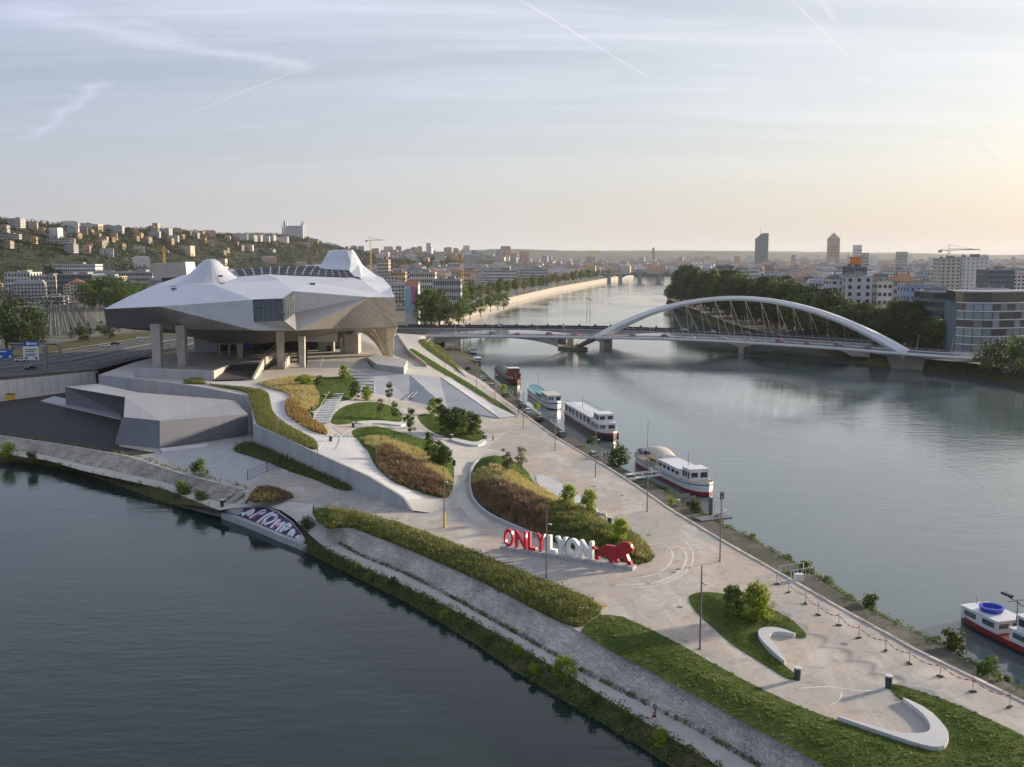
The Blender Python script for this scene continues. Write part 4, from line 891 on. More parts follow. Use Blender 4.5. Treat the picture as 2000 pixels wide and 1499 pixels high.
for p in fp: mb = MB(); mb.tube(p, p+Vector((0,0,2.1)), .09); place(mb.build('post', 'frame_dark'), gt, gt.location)
for a, b in zip(fp[:-1], fp[1:]):
    mb = MB()
    for k in range(13): mb.tube(a.lerp(b,k/12)+Vector((0,0,.15)), a.lerp(b,k/12)+Vector((0,0,1.95)), .018, n=4)
    for z in (.15,1.0,1.95): mb.tube(a+Vector((0,0,z)), b+Vector((0,0,z)), .035, n=4)
    place(mb.build('mesh_panel', 'frame_dark'), gt, gt.location)
# graffiti slope by the water
gtop = GL([(445,996,-2.3),(480,992,-1.8),(518,989,-1.3),(544,999,-1.1),(572,1020,-1.6),(596,1053,-2.9)]); gbot = GL([(440,1003,-3.5),(463,1008,-3.5),(508,1029,-3.5),(545,1044,-3.5),(572,1053,-3.5),(596,1062,-3.5)])
gr = thing('graffiti_slope', 'sloping concrete bank by the water covered in white and pink graffiti', 'graffiti', tuple(gbot[2]))
mb = MB(); mb.loft([gbot, gtop]); place(mb.build('slope', 'concrete'), gr, gr.location)
mat('spray_dark', (0.045,0.03,0.11), .7, var=.4, vscale=1.2); mat('spray_white', (.72,.70,.74), .7, var=.06, vscale=2); mat('spray_pink', (.55,.12,.20), .7); mat('spray_teal', (.22,.42,.42), .7)
ga, gb_ = resample(gbot, 60), resample(gtop, 60)
def gp(s, t, h=.02):
    i = max(0, min(.999, s))*59; k = int(i); p = ga[k].lerp(ga[k+1], i-k).lerp(gb_[k].lerp(gb_[k+1], i-k), t); return p+Vector((-.4,-.5,.8))*h
mb = MB(); mb.loft([[gp(.1+.82*k/20, .06, .015) for k in range(21)], [gp(.1+.82*k/20, .5, .015) for k in range(21)], [gp(.1+.82*k/20, .95, .015) for k in range(21)]]); place(mb.build('painted_ground', 'spray_dark'), gr, gr.location)
def stroke(pts, w, m, h):
    c = [gp(s, t, h) for s, t in chaikin(pts, 2, False)]; A = []; B = []
    for i in range(len(c)):
        d = (c[min(i+1,len(c)-1)]-c[max(i-1,0)]).normalized(); n = d.cross(Vector((-.4,-.5,.8))).normalized(); A.append(c[i]+n*w); B.append(c[i]-n*w)
    mb = MB(); mb.loft([A, B]); place(mb.build('spray_stroke', m), gr, gr.location)
G_STR = [[(.16,.2),(.20,.8),(.24,.5),(.21,.3)], [(.27,.15),(.31,.85),(.36,.6),(.31,.5)], [(.40,.1),(.40,.6),(.45,.85)], [(.47,.15),(.43,.5),(.50,.85),(.55,.5),(.49,.15)], [(.58,.15),(.57,.8),(.62,.3),(.66,.8),(.66,.1)], [(.70,.15),(.69,.75),(.75,.75),(.74,.4),(.70,.4)], [(.80,.15),(.79,.7),(.84,.45),(.83,.15)]]
for q, pts in enumerate(G_STR):
    stroke(pts, .42, 'spray_white', .04)
    if q % 3 == 1: stroke([(s+.028,t) for s, t in pts[:3]], .14, 'spray_pink', .06)
    if q % 3 == 2: stroke([(s+.02,t*.8) for s, t in pts[:3]], .12, 'spray_teal', .06)
stroke([(.44,.1),(.54,.45),(.50,.9)], .16, 'spray_pink', .06); stroke([(.88,.2),(.90,.6),(.93,.3)], .3, 'spray_white', .04); stroke([(.12,.2),(.13,.6),(.15,.3)], .25, 'spray_white', .04)
lg = GL([(432,1002,-3.3),(470,1015,-3.3),(508,1030,-3.3),(545,1046,-3.3),(598,1066,-3.3)]); mb = MB(); wallrun(mb, lg, -.9, WZ-.4, 0); tag(mb.build('water_ledge', 'concrete'), 'narrow concrete ledge along the water below the graffiti', 'ledge')
# ================================================================ bridges
mat('arch_white', (0.78,0.78,0.79), 0.4, 0.0, var=0.05, vscale=0.1, coord='World')
mat('deck_grey', (0.33,0.335,0.345), 0.7, var=0.1, vscale=0.2, coord='World')
mat('pier_concrete', (0.36,0.34,0.31), 0.8, var=0.15, vscale=0.3, coord='World', bump=.1)
mat('old_steel', (0.16,0.21,0.25), 0.6, 0.2)
mat('cable', (0.55,0.56,0.58), 0.4, 0.3)
E0 = [G(835,656,4.2),G(960,656,4.2),G(1112,658,4.2),G(1260,660,4.2),G(1400,665,4.2),G(1600,677,4.2),G(1760,690,4.2),G(1925,701,4.2),G(2020,709,4.2)]
E0 = resample([Vector(p) for p in chaikin([tuple(p) for p in E0], 2, False)], 80)
NB_ = Vector((0.42,0.9,0)).normalized()
br = thing('arch_bridge', 'white steel arch bridge with hangers over the wide river', 'bridge', tuple(E0[30]))
def bp(mb, name, m, par=br, **k): return place(mb.build(name, m, **k), par, par.location)
up_ = Vector((0,0,1))
def deckbox(E, w, th, zoff=0):
    mb = MB(); a = [p+up_*zoff for p in E]; b = [p+NB_*w+up_*zoff for p in E]
    mb.loft([a, b, [q-up_*th for q in b], [p-up_*th for p in a], a]); return mb
bp(deckbox(E0, 14, 1.1), 'deck', 'deck_grey')
mb = MB(); mb.loft([[p+NB_*1.2+up_*.02 for p in E0], [p+NB_*12.8+up_*.02 for p in E0]]); bp(mb, 'roadway', 'asphalt')
for off in (-.15, 13.85):
    bp(deckbox([p+NB_*off for p in E0], .5, .9, .35), 'edge_beam', 'arch_white')
    mb = MB()
    E2_ = resample([p+NB_*(off+.25) for p in E0], 160)
    for p in E2_[::2]: mb.tube(p+up_*.3, p+up_*1.35, .04, n=4, cap=False)
    mb.path([p+up_*1.35 for p in E2_[::4]], .06, 4); mb.path([p+up_*.85 for p in E2_[::4]], .03, 4)
    bp(mb, 'railing', 'cable', kind='stuff')
# arch
def cpt(u): 
    k = min(range(80), key=lambda i: abs((E0[i].x/E0[i].y*FPX+1000)-u)); return E0[k]+NB_*7
S0, S1 = cpt(1158), cpt(1768); NA = 60; rows = []
ax = (S1-S0).normalized(); sd = Vector((-ax.y, ax.x, 0))
arc_pts = []
for k in range(NA+1):
    t = k/NA; p = S0.lerp(S1, t); z = 3.0+4*23.4*t*(1-t); e = abs(2*t-1)**2.2; w = 1.5+2.0*e; hh = 1.15+1.0*e
    dz = 4*23.4*(1-2*t)/(S1-S0).length; tn = (ax+up_*dz).normalized(); nn = Vector((0,0,1)) - tn*tn.z; nn.normalize(); c = Vector((p.x,p.y,z)); arc_pts.append((c, nn))
    rows.append([c+sd*w*.7+nn*hh, c+sd*w-nn*hh*.2, c+sd*w*.5-nn*hh, c-sd*w*.5-nn*hh, c-sd*w-nn*hh*.2, c-sd*w*.7+nn*hh])
mb = MB(); mb.loft(rows, True); bp(mb, 'arch', 'arch_white')
for k in range(7, NA-5, 3):
    c, nn = arc_pts[k]
    for s_ in (0.3, 13.7):
        EE = resample([p+NB_*s_ for p in E0], 600); q = min(EE, key=lambda e: abs((e-c).dot(ax)))+ax*(k-30)*.10
        mb = MB(); mb.tube(c-nn*.8, q+up_*.3, .05, n=5); bp(mb, 'hanger', 'cable')
# left river pier: boat-shaped footing, V struts, haunch
P1 = G(1112,684,WZ)+NB_*5
mb = MB(); ell = [(P1.x+9*math.cos(a)*ax.x-5*math.sin(a)*ax.y, P1.y+9*math.cos(a)*ax.y+5*math.sin(a)*ax.x) for a in [2*math.pi*k/24 for k in range(24)]]
mb.prism(ell, WZ-1, WZ+1.4); bp(mb, 'footing', 'pier_concrete')
mb = MB(); mb.prism([(P1.x+(q[0]-P1.x)*1.06, P1.y+(q[1]-P1.y)*1.06) for q in ell], WZ+.5, WZ+.9); bp(mb, 'fender', 'frame_dark')
def strut(d0, d1, w0, w1, t0, t1, name='strut'):
    a = P1+ax*d0+up_*(WZ+1.2-P1.z); b = P1+ax*d1+up_*(3.4-P1.z); mb = MB(); r0 = [a+sd*s*w0+ax*q*t0 for s, q in ((-1,-1),(1,-1),(1,1),(-1,1))]; r1 = [b+sd*s*w1+ax*q*t1 for s, q in ((-1,-1),(1,-1),(1,1),(-1,1))]
    mb.loft([r0, r1], True); bp(mb, name, 'pier_concrete')
strut(-3,-19,3.2,5,1.2,2.2); strut(3,17,3.2,5,1.2,2.2); strut(0,0,2.4,3,2.0,2.0)
# haunch: deepening underside of the left span
mb = MB(); hs = [p for p in E0 if p.x < P1.x-8]; A = []; B = []
for p in hs:
    s_ = min(1, max(0, (p.x-hs[0].x)/(hs[-1].x-hs[0].x))); dd = 1.2+4.6*abs(2*s_-1)**2.6
    A.append(p+NB_*1.5-up_*dd); B.append(p+NB_*12.5-up_*dd)
mb.loft([[p+NB_*1.0-up_*1.05 for p in hs], A, B, [p+NB_*13-up_*1.05 for p in hs]]); bp(mb, 'haunch', 'pier_concrete')
# right pier under the arch foot
P2 = G(1775,722,WZ)+NB_*5
mb = MB(); r0 = [P2+ax*q*6.5+sd*s*4.5+up_*(-1) for s, q in ((-1,-1),(1,-1),(1,1),(-1,1))]; r1 = [P2+ax*(q*9-1)+sd*s*6.5+up_*(3.3-P2.z) for s, q in ((-1,-1),(1,-1),(1,1),(-1,1))]; mb.loft([r0, r1], True); bp(mb, 'pier', 'pier_concrete')
mb = MB(); mb.box(E0[0]+NB_*7+Vector((-6,0,-3.8)), (16,18,5.4), math.atan2(ax.y,ax.x)*.3); bp(mb, 'abutment', 'pier_concrete')
# bridge lamps
BL = thing('bridge_lamp', 'slim leaning white lamp post on the arch bridge deck', 'lamp post', tuple(E0[4]), 0, 'lamp posts along the arch bridge')
mb = MB(); mb.tube((0,0,0),(-.9,-.2,7.5),.11,.06); place(mb.build('post', 'cable'), BL, (0,0,0)).matrix_parent_inverse = Matrix.Identity(4)
mb = MB(); mb.box((-1.2,-.2,7.55),(1.1,.25,.12)); place(mb.build('lamp_head', 'grey_steel'), BL, (0,0,0)).matrix_parent_inverse = Matrix.Identity(4)
for k in (9,14,19,24,66,70,75):
    c = copy_tree(BL); c.location = E0[k]+NB_*(.8 if k % 2 else 13.2)+up_*.1; c.rotation_euler.z = 0 if k < 40 else math.pi
# ---------------------------------------------------------------- older road bridge behind
rd = thing('road_bridge', 'low grey road bridge running behind the white arch bridge', 'bridge', tuple(G(1160,642,4.6)))
R0 = resample([G(770,640,5.0),G(900,641,5.0),G(1160,643,5.0),G(1300,648,5.0),G(1430,655,5.0),G(1560,662,5.0),G(1700,671,5.0)], 60)
def rp(mb, name, m): return place(mb.build(name, m), rd, rd.location)
rp(deckbox(R0, 16, 1.0), 'deck', 'deck_grey')
mb = MB(); mb.loft([[p+NB_*2+up_*.02 for p in R0], [p+NB_*14+up_*.02 for p in R0]]); rp(mb, 'roadway', 'asphalt')
for off in (0, 15.6): rp(deckbox([p+NB_*off for p in R0], .4, .9, .9), 'parapet', 'frame_dark')
for k in range(4, 42, 2): mb = MB(); mb.box(R0[k]+NB_*15.8+up_*1.3, (1.0,1.0,.8)); rp(mb, 'parapet_block', 'frame_dark')
xs0, xs1 = R0[3].x, R0[-3].x; pu = [G(1165,668,WZ).x+2, G(1400,674,WZ).x+3]; stops = [xs0]+pu+[xs1]
for off in (1.0, 15.0):
    mb = MB(); A = []; 
    for p in R0:
        k = max(i for i in range(4) if stops[i] <= max(p.x, xs0)); k = min(k, 2); s_ = (p.x-stops[k])/(stops[k+1]-stops[k]); dd = 1.0+6.0*abs(2*min(1,max(0,s_))-1)**2.4; A.append(p+NB_*off-up_*dd)
    mb.loft([[p+NB_*off-up_*.9 for p in R0], A, [a+NB_*(1.0 if off < 5 else -1.0) for a in A]]); rp(mb, 'arch_rib', 'pier_concrete')
for x in pu:
    p = min(R0, key=lambda q: abs(q.x-x)); mb = MB(); mb.box((p.x+NB_.x*8, p.y+NB_.y*8, -2), (2.6,15,9), math.atan2(NB_.y,NB_.x)-math.pi/2); rp(mb, 'pier', 'pier_concrete')
# twin masts beyond the bridge
for u, vt in ((1146,583),(1152,586)):
    p = D(u, 640, 640); t = D(u, vt, 640); o = thing('lighting_mast', 'tall thin lighting mast with a flat head beside the road bridge', 'mast', (p.x,p.y,5), 0, 'twin masts by the road bridge')
    mb = MB(); mb.tube((0,0,0),(0,0,t.z-5),.16,.1); mb.build('mast', 'frame_dark', o); mb = MB(); mb.box((0,0,t.z-5),(2.2,.6,.35)); mb.build('mast_head', 'frame_dark', o)
# ---------------------------------------------------------------- far arched bridges
def farbridge(v0, vb, u0, u1, piers, label, m, h):
    Y = G(1200, vb, WZ).y; th_ = thing('far_bridge', label, 'bridge', (D(u0,500,Y).x, Y, WZ)); X = lambda u: D(u, 500, Y).x; zt = D(1200, v0, Y).z
    mb = MB(); mb.box(((X(u0)+X(u1))/2, Y, zt), (X(u1)-X(u0), 14, h)); place(mb.build('deck', m), th_, th_.location)
    ps = [u0]+list(piers)+[u1]
    for p in piers: mb = MB(); mb.box((X(p), Y, (zt+WZ)/2-1), (6,16,zt-WZ+1)); place(mb.build('pier', 'pier_concrete'), th_, th_.location)
    for a, b in zip(ps[:-1], ps[1:]):
        mb = MB(); xa, xb = X(a), X(b); up = []; dn = []
        for k in range(13):
            s_ = k/12; x = xa+(xb-xa)*s_; up.append(Vector((x,Y-7,zt-h/2+.3))); dn.append(Vector((x,Y-7,zt-h/2-(zt-h/2-WZ-1)*.75*(2*s_-1)**2-.8)))
        mb.loft([up, dn, [q+Vector((0,14,0)) for q in dn]]); place(mb.build('arch', m), th_, th_.location)
farbridge(536, 549, 1150, 1345, (1190,1212,1250,1287,1318), 'far blue-grey steel bridge of flat arches on stone piers', 'old_steel', 2.2)
farbridge(528, 536, 1180, 1345, (1215,1247,1283,1315), 'farthest pale bridge behind the blue-grey steel bridge', 'deck_grey', 4.5)
# ================================================================ vehicles
def make_car(color, name, label, cat='car', group=None, h=1.0, rough=.3):
    t = thing(name, label, cat, (0,0,0), 0, group)
    mb = MB(); prof = [(-2.15,.35),(-2.2,.75),(-2.0,.95),(-1.1,1.0),(1.25,.98),(2.0,.86),(2.2,.7),(2.18,.35)]
    L_ = [Vector((x,-.86,z*h)) for x, z in prof]; R_ = [Vector((x,.86,z*h)) for x, z in prof]; mb.loft([L_, R_]); mb.quad(*L_[::-1]); mb.quad(*R_); mb.quad(L_[0],R_[0],R_[-1],L_[-1]); mb.build('body', color, t)
    mb = MB(); b0 = [(-1.75,.96),(1.05,.96)]; c = [(-1.35,1.42),(.35,1.45)]
    lo = [Vector((x,s*.80,z*h)) for x, z in b0 for s in (-1,1)]; hi = [Vector((x,s*.64,z*h)) for x, z in c for s in (-1,1)]
    mb.add(lo+hi, [[0,1,5,4],[2,6,7,3],[0,4,6,2],[1,3,7,5]]); mb.build('windows', 'dark_glass', t)
    mb = MB(); mb.add([p+Vector((0,0,.0)) for p in hi]+[p+Vector((0,0,.05)) for p in hi], [[4,6,7,5],[0,4,5,1],[2,3,7,6],[0,2,6,4],[1,5,7,3]]); mb.build('car_roof', color, t)
    for x in (-1.35,1.35):
        for y in (-.86,.86):
            mb = MB(); mb.tube((x,y-.1,.33),(x,y+.1,.33),.33,n=12); mb.build('wheel', 'black_rubber', t)
    for y in (-.6,.6): mb = MB(); mb.box((2.18,y,.68*h),(.06,.3,.14)); mb.build('headlight', 'white_paint', t)
    return t
mat('car_silver', (.42,.43,.45), .3, .5); mat('car_white', (.70,.71,.72), .3); mat('car_black', (.02,.02,.024), .25); mat('car_blue', (.05,.08,.2), .3, .3); mat('car_grey', (.15,.155,.165), .3, .4); mat('car_red', (.35,.03,.03), .3)
CARS = [make_car('car_'+c, 'parked_car', c) for c in ('silver','white','black','blue','grey','red')]
def put_car(i, p, rz, label, name='parked_car', group=None, flat_=False):
    c = copy_tree(CARS[i]); c.name = name; c.location = p; c.rotation_euler = (0,0,rz); c['label'] = label; c['category'] = 'car'
    if group: c['group'] = group
    return c
def qcar(i, u, vv, label, dz=0, rz=None):
    p = G(u, vv, -2.46); t = KX(p.y)+(WX(p.y)-KX(p.y))*.5; p.x = t+dz; put_car(i, p, rz if rz is not None else math.atan2(8, KX(p.y+8)-KX(p.y)), label, group='cars parked on the lower quay')
qcar(0, 1165, 893, 'silver car parked on the lower quay beside a round bush'); qcar(4, 1110, 853, 'dark grey car parked on the quay beside the white house barge'); qcar(2, 1070, 823, 'black car on the quay near the stern of the teal barge')
qcar(1, 1045, 807, 'white car on the quay beside the teal and white barge'); qcar(3, 1030, 797, 'blue car on the quay ahead of a white car', .6); qcar(1, 957, 742, 'white car on the quay below the dark red barge'); qcar(0, 975, 757, 'silver car on the quay behind the dark red barge'); qcar(2, 935, 722, 'black car at the far end of the lower quay'); qcar(4, 1000, 775, 'grey car on the quay between the red and teal barges', .3)
# ================================================================ motorway on its embankment
HWZ = 5.3
hw = GL([(-250,760),(0,739),(190,722),(262,703),(347,682),(400,669),(470,650),(470,640),(400,652),(300,659),(160,681),(0,708),(-250,730)], HWZ)
flat('motorway', hw, 'asphalt', HWZ)
flat('verge', [hw[12],hw[11],hw[10],hw[9],hw[8]]+GL([(470,636),(330,645),(200,655),(0,690),(-250,715)], HWZ), 'bank_green', HWZ-.05)
def along_hw(t): # line across the carriageways at fraction t
    a = GL([(-250,760),(0,739),(190,722),(262,703),(347,682),(400,669)], HWZ); b = GL([(-250,730),(0,708),(160,681),(300,659),(360,655),(400,652)], HWZ)
    a, b = resample(a, 40), resample(b, 40); return [p.lerp(q, t) for p, q in zip(a, b)]
mat('road_white', (.62,.62,.60), .7)
for t, dash in ((.08,0),(.24,1),(.40,0),(.60,0),(.76,1),(.93,0)):
    ln = along_hw(t); mb = MB()
    for k in range(0, 39, 2 if dash else 1):
        p, q = ln[k], ln[k+1]; d = (q-p).normalized(); n_ = Vector((d.y,-d.x,0))*.12; e = up_*.012; mb.quad(p-n_+e, q-n_+e, q+n_+e, p+n_+e)
    o = mb.build('lane_marking', 'road_white', bpy.data.objects['motorway']); o['kind'] = 'stuff'
for t, lab in ((.48,'steel guard rail along the median of the motorway'),(.52,'second steel guard rail along the motorway median'),(.985,'steel guard rail on the railway side of the motorway'),(.02,'steel guard rail on the museum side of the motorway')):
    g = thing('guard_rail', lab, 'guard rail', tuple(along_hw(t)[20])); ln = along_hw(t); mb = MB(); mb.path([p+up_*.7 for p in ln], .16, 4); place(mb.build('rail', 'grey_steel'), g, g.location)
    mb = MB(); [mb.tube(p, p+up_*.7, .06, n=4) for p in ln]; place(mb.build('posts', 'grey_steel', kind='stuff'), g, g.location)
for i, u, vv, lab, dirn in ((1,206,678,'white car driving on the far motorway lanes',0),(2,224,674,'black car following a white car on the motorway',0),(1,276,663,'white car on the motorway near the museum columns',0),(1,40,706,'white car under the motorway sign gantry',0),(2,60,722,'black car on the near motorway lanes',1)):
    p = G(u, vv, HWZ); put_car(i, p+up_*.02, math.atan2(32,55)+(math.pi if dirn else 0), lab, 'car')
# retaining wall of the embankment
rw = thing('embankment_wall', 'pale panelled concrete wall holding up the motorway by the dark yard', 'wall', tuple(G(90,768,0)))
a_, b_ = [G(-250,800,0),G(0,781,0),G(188,753,0)], [HWZ+1.0, HWZ+.9, HWZ-.3]
for (p, z0), (q, z1) in zip(list(zip(a_,b_))[:-1], list(zip(a_,b_))[1:]):
    k = 12
    for i in range(k):
        s_, e_ = p.lerp(q, i/k+.002), p.lerp(q, (i+1)/k-.002); mb = MB(); wallrun(mb, [Vector((s_.x,s_.y,z0+(z1-z0)*i/k)), Vector((e_.x,e_.y,z0+(z1-z0)*(i+1)/k))], -.6, -.3, 0); place(mb.build('wall_panel', 'concrete_pale'), rw, rw.location)
flat('embankment', GL([(-250,800),(0,781),(188,753)],0)+GL([(192,730),(190,722),(0,739),(-250,760)], HWZ), 'soil', HWZ-.2)
yb = thing('salt_bin', 'small yellow container against the embankment wall', 'container', tuple(G(24,780,0)))
mb = MB(); mb.box((0,-1.2,.9),(2.4,1.6,1.8)); mb.build('bin_body', 'yellow_paint', yb); mb = MB(); mb.prism([(-1.25,-2.1),(1.25,-2.1),(1.25,-.3),(-1.25,-.3)],1.8,2.0); mb.build('lid', 'frame_dark', yb)
# sign gantry
gan = thing('sign_gantry', 'grey motorway gantry carrying blue and white direction signs', 'road sign', tuple(G(90,728,HWZ)))
gp0 = G(90,730,HWZ); gy = gp0.y
def gq(u, vv, y=None): return D(u, vv, y or gy)
mb = MB(); mb.tube(gp0, gq(88,676), .85, .8, 8); place(mb.build('post', 'grey_steel'), gan, gan.location)
mb = MB(); mb.path([gq(18,672), gq(110,672), gq(116,675), gq(118,688), gq(118,700)], .42, 6); place(mb.build('beam', 'grey_steel'), gan, gan.location)
mb = MB(); mb.box(gq(36,678)+Vector((0,.3,0)), (4,.3,2)); place(mb.build('back_panel', 'grey_steel'), gan, gan.location)
def panel(u0,v0,u1,v1,m,par=gan,dy=-1.0,name='sign_panel'):
    a, b = gq(u0,v1,gy+dy), gq(u1,v0,gy+dy); mb = MB(); mb.box(((a.x+b.x)/2,gy+dy,(a.z+b.z)/2),(b.x-a.x,.2,b.z-a.z)); return place(mb.build(name, m), par, par.location)
pb = panel(46,667,75,676,'sign_blue'); pwh = panel(46,677,75,703,'white_paint')
panel(52,669,57,674,'white_paint',pb,-1.15,'symbol')
for k, (u0,u1) in enumerate(((59,61.5),(62.5,65),(66,68.5),(69.5,72))): panel(u0,670,u1,673.5,'white_paint',pb,-1.15,'lettering')
for vv, a, b in ((682,49,72),(686,49,68),(691,50,72),(694.5,50,70)): panel(a,vv,b,vv+1.3,'frame_dark',pwh,-1.15,'lettering')
for u in (49,69): panel(u,698,u+4,701.5,'frame_dark',pwh,-1.15,'arrow')
p2_ = panel(-30,683,24,701,'sign_blue'); panel(-20,686,12,688,'white_paint',p2_,-1.15,'lettering')
for u in (0,18): panel(u,695,u+4,699,'white_paint',p2_,-1.15,'arrow')
# ---------------------------------------------------------------- railway yard
mat('railbed', (.10,.09,.075), .95, col2=(.055,.06,.03), vscale=.12, coord='World', detail=8)
flat('railway_bed', GL([(60,660),(90,590),(150,588),(205,645),(140,662)], 2.1), 'railbed', 2.1)
mat('rail_steel', (.30,.27,.24), .4, .6)
for k in range(6):
    p, q = G(95+k*18, 656-k*1.2, 2.2), G(98+k*9.5, 592, 2.2); t_ = thing('railway_track', 'railway track in the yard beside the motorway', 'railway track', tuple(p), 0, 'tracks of the railway yard'); d = (q-p).normalized(); n_ = Vector((d.y,-d.x,0))*.75
    for s_ in (-1,1): mb = MB(); mb.tube(p+n_*s_+up_*.15, q+n_*s_+up_*.15, .14, n=4); place(mb.build('rail', 'rail_steel'), t_, t_.location)
    mb = MB()
    for i in range(40): c = p.lerp(q, i/39); mb.box(c+up_*.03, (2.6,.3,.12), math.atan2(n_.y,n_.x))
    place(mb.build('sleepers', 'soil', kind='stuff'), t_, t_.location)
cm = thing('catenary_mast', 'thin grey catenary mast standing in the railway yard', 'mast', (0,0,2), 0, 'catenary masts of the railway yard')
mb = MB(); mb.tube((0,0,0),(0,0,9),.16,.12); mb.build('mast', 'grey_steel', cm); mb = MB(); mb.tube((0,0,7.6),(3.2,0,8),.07); mb.build('bracket', 'grey_steel', cm)
for k, (u, vv) in enumerate(((108,640),(122,650),(150,640),(168,632),(190,628),(135,620),(118,612),(152,606),(194,640),(200,636))):
    c = cm if k == 0 else copy_tree(cm); c.location = G(u, vv, 2.0)
# drop the unplaced car patterns once every car has been copied from them (see end of script)
# ================================================================ trees
leafmat('leaf_dark', (0.026,0.048,0.013), (0.080,0.108,0.030), .25, .3, .25)
leafmat('leaf_mid', (0.055,0.10,0.018), (0.15,0.195,0.042), .3, .28, .3)
leafmat('leaf_bright', (0.16,0.26,0.022), (0.42,0.48,0.065), .5, .2, .5)
leafmat('leaf_olive', (0.11,0.13,0.032), (0.21,0.21,0.065), .3, .25, .4)
leafmat('leaf_pale', (0.14,0.145,0.06), (0.25,0.22,0.11), .35, .2, .5)
mat('bark', (.075,.058,.042), .9, var=.3, vscale=2)
def crown(name, r, h, z0, ncl, per, ls, seed, m, form='round', rc=.36):
    rs = np.random.RandomState(seed); C = []; R = []
    while len(C) < ncl:
        t = rs.uniform(0,1); a = rs.uniform(0,2*np.pi)
        if form == 'round': w = math.sin(math.pi*(.12+.83*t))**.7
        elif form == 'tall': w = math.sin(math.pi*(.10+.86*t))**.55
        elif form == 'cone': w = (1-t)**.8*.95+.05
        else: w = math.sqrt(max(0,1-(t*.95)**2))
        q = math.sqrt(rs.uniform(.12,1))*w*(1-rc*.55)*rs.uniform(.75,1.12)
        C.append((r*q*math.cos(a), r*q*math.sin(a), z0+h*t)); R.append(r*rc*rs.uniform(.55,1.15)*(1 if form != 'cone' else max(.35,1-t)))
    V, F = leafcloud(np.array(C), np.array(R), per, ls, rs, .8); return np_mesh(name, V, F, m)
def trunk_mesh(name, h, r, spread, seed, n=5):
    rr = random.Random(seed); mb = MB(); top = Vector((rr.uniform(-.05,.05)*h, rr.uniform(-.05,.05)*h, h)); mb.tube((0,0,-.3), top, r, r*.55, 7)
    for k in range(n):
        a = 2*math.pi*k/n+rr.uniform(-.4,.4); s0 = top*rr.uniform(.7,1); e = s0+Vector((math.cos(a)*spread, math.sin(a)*spread, spread*rr.uniform(.7,1.6))); mid = s0.lerp(e,.5)+Vector((0,0,spread*.12))
        mb.tube(s0, mid, r*.42, r*.28, 5); mb.tube(mid, e, r*.28, r*.1, 5)
    me = bpy.data.meshes.new(name); me.from_pydata(mb.v, [], mb.f); me.materials.append(MATS['bark']); return me
TP = {}
def tproto(key, r, h, z0, ncl, per, ls, m, form, nv=3, tr=.3, rc=.36):
    TP[key] = [(crown('crown', r, h, z0, ncl, per, ls, 17*i+len(key)*3, m, form, rc), trunk_mesh('trunk', z0+h*.25, tr, r*.55, i)) for i in range(nv)]
tproto('plane', 5.2, 9, 4.0, 40, 22, 1.0, 'leaf_mid', 'round'); tproto('olive', 5.0, 8, 4, 36, 22, 1.0, 'leaf_olive', 'round', 2)
tproto('big', 8.0, 17, 5.0, 70, 26, 1.15, 'leaf_dark', 'tall', 3, .5, .32); tproto('bigmid', 7.5, 16, 5.0, 66, 26, 1.15, 'leaf_mid', 'tall', 3, .5, .32)
tproto('dark', 4.5, 7, 1.5, 34, 26, .75, 'leaf_dark', 'round', 3); tproto('conifer', 2.4, 8, .8, 34, 20, .5, 'leaf_dark', 'cone', 2, .2, .42)
tproto('bush', 2.1, 2.2, .3, 20, 46, .36, 'leaf_bright', 'dome', 3, .10, .45); tproto('bushmid', 1.9, 2.4, .3, 20, 46, .36, 'leaf_mid', 'dome', 3, .10, .45)
tproto('sapling', 1.1, 3.6, 1.4, 26, 44, .28, 'leaf_mid', 'tall', 3, .06, .42); tproto('paleling', 1.2, 3.4, 1.9, 24, 36, .28, 'leaf_pale', 'tall', 2, .06, .42); tproto('young', 2.1, 3.8, .6, 36, 60, .36, 'leaf_bright', 'round', 3, .09, .40); tproto('youngmid', 2.0, 4.2, .7, 36, 60, .36, 'leaf_mid', 'round', 3, .09, .40)
tproto('feather', 2.3, 4.2, .7, 36, 60, .34, 'leaf_olive', 'round', 2, .09, .40)
def tree(key, p, s, label, group=None, name='tree', cat='tree', sz=None):
    cm_, tm = TP[key][rnd.randrange(len(TP[key]))]; o = thing(name, label, cat, tuple(p), rnd.uniform(0,6.28), group); o.scale = (s, s, sz or s)
    link('trunk', tm, o); link('crown', cm_, o); return o
def zat(u, vt, Y): return D(u, vt, Y).z
